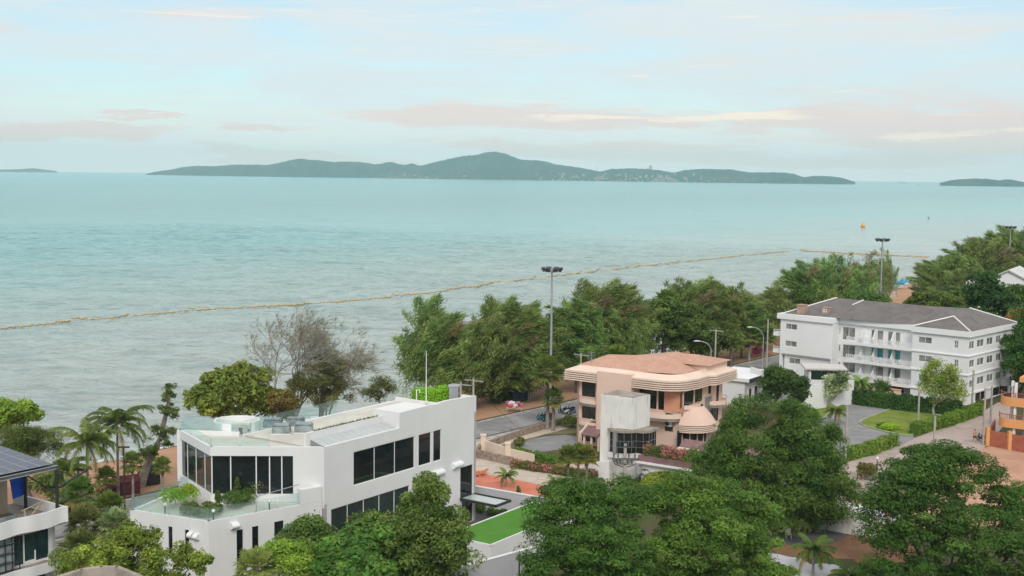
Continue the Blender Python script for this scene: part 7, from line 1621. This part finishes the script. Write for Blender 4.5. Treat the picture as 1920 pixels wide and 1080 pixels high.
for z in (0, 2.9, 5.6):
    for k in range(4):
        b = MB(); q = O_(XO + 3.3 + k * 2.4, 2.56); b.box(q, A_, B_, 1.5, .05, z + .2, z + 2.3); w_ = b.build('window', M['brick red'], oh); b = MB(); b.box(q + A_ * .12 - B_ * .03, A_, B_, 1.26, .03, z + .3, z + 2.2); b.build('pane', M['dark glass'], w_)
    for q in (O_(XO + 1.2, 2.0), O_(XO + 1.9, .6), O_(XO + 4.6, .5), O_(XO + 8, .5)):
        b = MB(); b.box(q, A_, B_, .3, .3, z, z + 2.7); b.build('column', M['white clean'], oh)
b = MB(); b.prism([O_(XO + 2.2, 1.6), O_(16.4, 1.6), O_(16.4, 12.4), O_(XO + 2.2, 12.4)], 8.3, 8.9); b.build('roof_edge', M['orange wall'], oh)
b = MB(); b.path([(*O_(XO + 1.2, 1.4), 6.5), (*O_(XO + 1.4, 1.4), 7.6), (*O_(XO + 2.4, 1.8), 7.9), (*O_(XO + 3.4, 1.8), 7.4)], .05, 6)
for k in range(5): b.tube((*O_(XO + 1.2 + .4 * k, 1.5), 6.5), (*O_(XO + 1.2 + .4 * k, 1.5), 7.8), .03, .03, 5)
b.build('pergola', M['frame dark'], oh)
bw = thing('brick_wall', 'low red brick garden wall with orange posts by the soil lot', 'wall', (*O_(0, 0), 0)); w0, w1 = xy(G(1851, 836)), xy(G(2010, 866)); w2 = xy(G(1862, 815))
MB().slab(w0, w1, .25, 0, 2.0).build('wall_panel', M['brick red'], bw); MB().slab(w2, w0, .25, 0, 2.0).build('wall_panel', M['brick red'], bw)
for k in (0, .27, .55, .9): q = w0.lerp(w1, k); b = MB(); b.box(q - Vector((.22, .22)), (1, 0), (0, 1), .44, .5, 0, 2.35); b.build('post', M['orange wall'], bw)
# white gabled house beyond the condominium
gq = D(1880, 560, 262); gw = thing('gabled_house', 'plain white gabled house partly behind trees at the right edge', 'house', (gq.x, gq.y, 0)); a_ = Vector((.86, -.51)); b2 = Vector((.51, .86)); zz = HZ((gq.x, gq.y), 525)
Wg = lambda s, t: Vector((gq.x, gq.y)) + a_ * s + b2 * t
v = [(*Wg(-5, 0), 0), (*Wg(13, 0), 0), (*Wg(13, 0), zz - 4), (*Wg(1, 0), zz + 2.0), (*Wg(-5, 0), zz - 1.2)]; v2_ = [(x + b2.x * 14, y + b2.y * 14, z) for x, y, z in v]
b = MB(); b.add(v + v2_, [(0, 1, 2, 3, 4), (9, 8, 7, 6, 5), (4, 9, 5, 0), (1, 6, 7, 2)]); b.build('wall', M['condo'], gw)
b = MB(); up_v = Vector((0, 0, .25)); o1 = [Vector(v[4]) - Vector((*a_, 0)) * .5 + up_v * -.4, Vector(v[3]), Vector(v[2]) + Vector((*a_, 0)) * .5 + up_v * -.6]; ext = Vector((*b2, 0)); top_ = [p_ - ext * .5 + up_v * .2 for p_ in o1] + [p_ + ext * 14.5 + up_v * .2 for p_ in o1]
b.add(top_ + [p_ + up_v for p_ in top_], [(6, 7, 10, 9), (7, 8, 11, 10), (0, 3, 4, 1), (1, 4, 5, 2), (0, 1, 7, 6), (1, 2, 8, 7), (3, 9, 10, 4), (4, 10, 11, 5), (0, 6, 9, 3), (2, 5, 11, 8)]); b.build('roof', M['ac white'], gw)
b = MB(); q = Wg(2.5, -.03); b.box(q, a_, b2, 3.2, .06, zz - 3.4, zz - 1.8); b.build('window', M['dark glass'], gw); b = MB(); b.tube((*Wg(6, 4), zz), (*Wg(6, 4), zz + 4.4), .06, .04, 5); b.tube((*Wg(2, 4), zz + 2.2), (*Wg(7, 4), zz + .7), .05, .05, 5); b.build('aerial', M['galv'], gw)
b = MB(); b.box(Wg(-7.5, -1), a_, b2, 3.2, 3, zz - 2.0, zz - .4); b.build('water_tank_box', M['condo'], gw)
# ------------------------------------------------------------------ walls and slabs by the lane, bottom right
t = thing('concrete_wall', 'stained low concrete wall with wide pale top behind the brown yard', 'wall', (*xy(G(1560, 990)), 0)); c0, c1 = xy(G(1470, 982)), xy(G(1690, 1018)); nrm2 = Vector((-(c1 - c0).normalized().y, (c1 - c0).normalized().x))
wz = 1.9; MB().slab(c0, c1, .3, 0, wz).build('wall_panel', M['stained'], t); MB().prism([c0 + nrm2 * .0 - nrm2 * .06, c1 - nrm2 * .06, c1 + nrm2 * 3.6, c0 + nrm2 * 3.6], wz, wz + .12).build('wall_top', M['white'], t)
MB().slab(c0 + nrm2 * 3.3, c1 + nrm2 * 3.3, .25, 0, wz - .001).build('wall_panel', M['stained'], t)
t = thing('plot_wall', 'grey plot wall between lane and red soil beside the huge tree', 'wall', (*xy(G(1600, 935)), 0)); MB().slab(xy(G(1575, 938)), xy(G(1700, 925)), .2, 0, 1.5).build('wall_panel', M['concrete pole'], t)
t = thing('plastic_chair', 'white plastic chair under the big feathery tree at the yard', 'chair', (*xy(G(1478, 1010)), .04)); p = xy(G(1478, 1010))
def cb(nm, x0, x1, y0, y1, z0, z1): b = MB(); b.box((p.x + x0, p.y + y0), (1, 0), (0, 1), x1 - x0, y1 - y0, z0 + .04, z1 + .04); b.build(nm, cm, t)
cb('seat', -.25, .25, -.25, .25, .42, .46); cb('backrest', -.25, .25, .2, .25, .46, .9)
for x in (-.25, .2):
    for y in (-.25, .2): cb('leg', x, x + .05, y, y + .05, 0, .42)
# court walls of the peach house
t = thing('court_wall', 'low cream wall with peach pillars round the grey court', 'wall', (*xy(G(905, 840)), 0)); pts = [xy(G(x, y)) for x, y in ((906, 846), (952, 862), (1000, 874))]
for a, c in zip(pts, pts[1:]): MB().slab(a, c, .2, 0, 1.35).build('wall_panel', M['peach pale'], t)
for q in pts[:2]: b = MB(); b.box(q - Vector((.3, .3)), (1, 0), (0, 1), .6, .6, 0, 1.9); b.box(q - Vector((.36, .36)), (1, 0), (0, 1), .72, .72, 1.9, 2.05); b.build('pillar', M['peach pale'], t)
stn = mat('rubble stone', (0.30, 0.24, 0.19), .95, .35, 2.5, bump=.8, bscale=5)
t = thing('stone_wall', 'low rubble stone wall from the villa corner along the roadside verge', 'wall', (*xy(G(893, 850)), 0)); pts = [xy(G(x, y)) for x, y in ((884, 866), (905, 844), (940, 832), (985, 816), (1040, 800), (1078, 792))]
for a, c in zip(pts, pts[1:]): MB().slab(a, c, .35, 0, .85).build('wall_panel', stn, t)
t = thing('stone_wall', 'rubble stone base under the cream court wall', 'wall', (*xy(G(905, 862)), 0)); MB().slab(xy(G(890, 858)), xy(G(960, 874)), .3, 0, 1.0).build('wall_panel', stn, t)
# orange loungers on the salmon strip
def lounger(px, gy, label, rz):
    p = xy(G(px, gy)); t = thing('sun_lounger', label, 'lounger', (p.x, p.y, .05), 'orange loungers by the villa'); c, s = math.cos(rz), math.sin(rz); om = M['buoy red']; Lq = lambda x, y: (p.x + x * c - y * s, p.y + x * s + y * c)
    b = MB(); b.prism([Lq(-.9, -.3), Lq(.3, -.3), Lq(.3, .3), Lq(-.9, .3)], .3, .38); b.build('seat', om, t); b = MB(); b.prism([Lq(.31, -.3), Lq(1.0, -.3), Lq(1.0, .3), Lq(.31, .3)], [.3, .6, .6, .3], [.38, .68, .68, .38]); b.build('backrest', om, t)
    for x in (-.8, .2):
        for y in (-.27, .2): b = MB(); b.prism([Lq(x, y), Lq(x + .07, y), Lq(x + .07, y + .07), Lq(x, y + .07)], .05, .3); b.build('leg', M['ac white'], t)
lounger(895, 894, 'orange lounger nearest the grey garden wall', .2); lounger(899, 890, 'orange lounger behind the first one on the salmon strip', .1)
# ------------------------------------------------------------------ the walker on the lane
M['skin'] = mat('skin', (0.45, 0.27, 0.19), 0.6, 0.05); M['shorts'] = mat('black shorts', (0.02, 0.02, 0.025), .8, .1); M['hair'] = mat('dark hair', (.03, .022, .018), .7, .2)
def skin_mesh(name, verts, edges, radii, m, parent, sub=2):
    me = bpy.data.meshes.new(name); me.from_pydata(verts, edges, []); me.update(); me.materials.append(m); o = bpy.data.objects.new(name, me); col.objects.link(o); o.parent = parent
    o.modifiers.new('skin', 'SKIN')
    for i, r in enumerate(radii): me.skin_vertices[0].data[i].radius = r if hasattr(r, '__len__') else (r, r)
    me.skin_vertices[0].data[0].use_root = True
    s = o.modifiers.new('sub', 'SUBSURF'); s.levels = sub; s.render_levels = sub; return o
p = xy(G(1827, 831)); wk = thing('person', 'shirtless person in black shorts walking along the lane', 'person', (p.x, p.y, .03)); wk.rotation_euler = (0, 0, .25)
V_ = [(0, 0, .92), (0, 0, 1.08), (0, .01, 1.28), (0, .02, 1.45), (0, .02, 1.53), (0, -.0, 1.60), (0, -.01, 1.68), (0, -.0, 1.74),
      (.17, .02, 1.42), (.24, .05, 1.16), (.24, -.06, .94), (.24, -.1, .86), (-.17, .02, 1.42), (-.25, -.04, 1.16), (-.22, -.2, .98), (-.21, -.24, .91),
      (.10, 0, .88), (.11, -.14, .50), (.10, -.02, .09), (.10, -.14, .04), (-.10, 0, .88), (-.10, .06, .49), (-.10, .28, .14), (-.10, .2, .04)]
E_ = [(0, 1), (1, 2), (2, 3), (3, 4), (4, 5), (5, 6), (6, 7), (3, 8), (8, 9), (9, 10), (10, 11), (3, 12), (12, 13), (13, 14), (14, 15), (0, 16), (16, 17), (17, 18), (18, 19), (0, 20), (20, 21), (21, 22), (22, 23)]
R__ = [(.15, .11), (.14, .10), (.16, .115), (.13, .09), (.06, .06), (.075, .09), (.082, .1), (.06, .07), (.065, .065), (.045, .045), (.032, .032), (.04, .022), (.065, .065), (.045, .045), (.032, .032), (.04, .022), (.095, .095), (.06, .06), (.038, .038), (.045, .03), (.095, .095), (.06, .06), (.038, .038), (.045, .03)]
skin_mesh('body', V_, E_, R__, M['skin'], wk)
skin_mesh('shorts', [(0, 0, .93), (0, 0, 1.02), (.105, -.02, .85), (.112, -.10, .62), (-.105, .01, .85), (-.108, .04, .62)], [(0, 1), (0, 2), (2, 3), (0, 4), (4, 5)], [(.165, .125), (.155, .115), (.115, .115), (.1, .1), (.115, .115), (.1, .1)], M['shorts'], wk)
b = MB(); b.ball((0, .015, 1.72), (.088, .1, .075), 12, 8); o = b.build('hair', M['hair'], smooth=True); o.parent = wk
for sg in (-1, 1):
    b = MB()
    for k, (dx, l) in enumerate(((-.02, .07), (-.007, .085), (.007, .082), (.02, .065))):
        x0, y0, z0 = (.24, -.105, .85) if sg > 0 else (-.21, -.245, .90); b.path([(x0 + dx, y0, z0), (x0 + dx, y0 - .012, z0 - l * .6), (x0 + dx, y0 - .03, z0 - l)], [.009, .008, .006], 6)
    b.path([(x0 + .03 * sg * -1, y0, z0 + .03), (x0 + .045 * sg * -1, y0 - .03, z0 - .02)], [.011, .008], 6); o = b.build('fingers', M['skin'], smooth=True); o.parent = wk
b = MB(); b.path([(0, -.1, 1.655), (0, -.118, 1.635), (0, -.1, 1.625)], [.01, .016, .012], 6); o = b.build('nose', M['skin']); o.parent = wk
for sg in (-1, 1): b = MB(); b.ball((sg * .085, .0, 1.64), (.014, .028, .036), 8, 6); o = b.build('ear', M['skin']); o.parent = wk
# parked scooter by the brick wall corner
bike(xy(G(1840, 828)), 1.9, 'small dark scooter parked by the pole at the brick wall corner', mc[3])
# ------------------------------------------------------------------ islands across the bay
M['hill'] = ground_mat('hazed island woods', (0.018, 0.082, 0.078), (0.030, 0.115, 0.105), 0.006, c=(0.07, 0.13, 0.10), fine=0.02, bump=0.0)  # woods green shifted teal, some of the distance haze put into the colour
M['town'] = mat('far town', (0.27, 0.26, 0.25), 0.9, 0.3, 0.02)
def ridge_land(name, crest, dist, depth, seed):
    """an island: the crest line (survey pixels) is set at its real distance and given slopes fore and aft"""
    rg = random.Random(seed); b = MB(); xs = []
    x0, x1 = crest[0][0], crest[-1][0]; n = max(24, int((x1 - x0) / 5))
    def cy(x):
        for (a, ya), (c, yc) in zip(crest, crest[1:]):
            if a <= x <= c: return ya + (yc - ya) * (x - a) / (c - a)
    rows = []
    for i in range(n + 1):
        x = x0 + (x1 - x0) * i / n; d = dist(x)
        p = D(x, cy(x), d); h = max(p.z - SEA_Z, 0.0)
        row = []
        amp = min(h * 0.09, 14)
        for t, k in ((-1.0, -0.02), (-0.93, 0.05), (-0.78, 0.17), (-0.6, 0.36), (-0.42, 0.56), (-0.25, 0.78), (-0.1, 0.94), (0, 1.0), (0.3, 0.8), (1.0, -0.02)):
            dd = d + t * depth * (0.35 + 0.65 * min(1, h / 150)) + depth
            q = D(x, 300, dd)
            z = SEA_Z + h * k + (rg.uniform(-1, 1) * amp * (1.6 if 0.1 < k < 0.9 else 0.25) if k > 0 else -2)
            row.append((q.x, q.y, z))
        rows.append(row)
    w = len(rows[0])
    b.add([p for r_ in rows for p in r_], [(i * w + j, (i + 1) * w + j, (i + 1) * w + j + 1, i * w + j + 1) for i in range(n) for j in range(w - 1)])
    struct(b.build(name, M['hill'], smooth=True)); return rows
crest = [(273, 327), (290, 322), (320, 318), (345, 312), (370, 310), (400, 311), (430, 308), (460, 307), (500, 308), (520, 304), (545, 298), (562, 295), (580, 297), (605, 299), (625, 302),
         (650, 300), (680, 302), (705, 307), (718, 304), (732, 301), (745, 305), (760, 308), (772, 304), (786, 309), (800, 306), (830, 298), (860, 290), (890, 287), (910, 281), (928, 279), (945, 283), (968, 293), (985, 297), (1010, 297),
         (1040, 305), (1070, 310), (1100, 315), (1125, 321), (1150, 315), (1180, 314), (1215, 315), (1245, 319), (1262, 323), (1285, 317), (1320, 315), (1375, 316), (1402, 322), (1440, 322),
         (1470, 322), (1490, 325), (1508, 332), (1525, 329), (1560, 330), (1580, 333), (1605, 342)]
isl_dist = lambda x: 9700 - (x - 273) / 1332 * 2300
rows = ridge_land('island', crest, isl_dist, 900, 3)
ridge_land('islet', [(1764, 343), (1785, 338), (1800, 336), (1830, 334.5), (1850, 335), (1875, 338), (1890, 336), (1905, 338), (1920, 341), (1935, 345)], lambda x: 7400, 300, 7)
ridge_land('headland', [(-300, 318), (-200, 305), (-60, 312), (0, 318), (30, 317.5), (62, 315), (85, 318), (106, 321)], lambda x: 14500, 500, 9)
# houses of the far shore town, one mass of specks
rg = random.Random(11); b = MB()
for k in range(210):
    x = rg.choice([rg.gauss(880, 60), rg.gauss(1080, 70), rg.gauss(1230, 60), rg.uniform(690, 1450), rg.gauss(1240, 15)]); d = isl_dist(x) + 30 + abs(rg.gauss(0, 170))
    x = min(max(x, 640), 1480)
    up = max(0, d - isl_dist(x) - 60) * 0.16
    q = D(x, 300, d); s = rg.uniform(6, 15)
    b.box((q.x, q.y), (1, 0), (0, 1), s * rg.uniform(0.7, 1.8), s, SEA_Z - 2 + up * .8, SEA_Z + 4 + up + rg.uniform(0, 4))
o = b.build('shore_town', M['town']); tag(o, 'pale specks of houses strung along the foot of the far island', 'town', kind='stuff')
# telecom mast on the saddle of the island
def far_mast(px, top, y0):
    p = D(px, y0, isl_dist(px) + 900); t = thing('radio_mast', 'thin radio mast standing on the ridge of the far island', 'mast', p)
    MB().tube(p, (p.x, p.y, HZ(p, top)), 2.2, 0.8, 6).build('pole', M['town'], t)
far_mast(1119, 309, 322)
# air over the bay
hz = MB(); hz.prism([(-21000, -21000), (21000, -21000), (21000, 21000), (-21000, 21000)], -6.0, 420.0)
hm = bpy.data.materials.new('haze'); hm.use_nodes = True; hm.node_tree.nodes.clear()
w = NT(hm.node_tree); out = w.n('ShaderNodeOutputMaterial'); pv = w.n('ShaderNodeVolumePrincipled')
pv.inputs['Color'].default_value = (0.64, 0.95, 1.0, 1); pv.inputs['Density'].default_value = 6e-5; pv.inputs['Anisotropy'].default_value = -0.45
w.l(pv.outputs[0], out.inputs['Volume'])
ho = hz.build('haze', hm); ho['kind'] = 'stuff'; tag(ho, 'pale blue sea haze lying over the bay and far islands', 'haze')
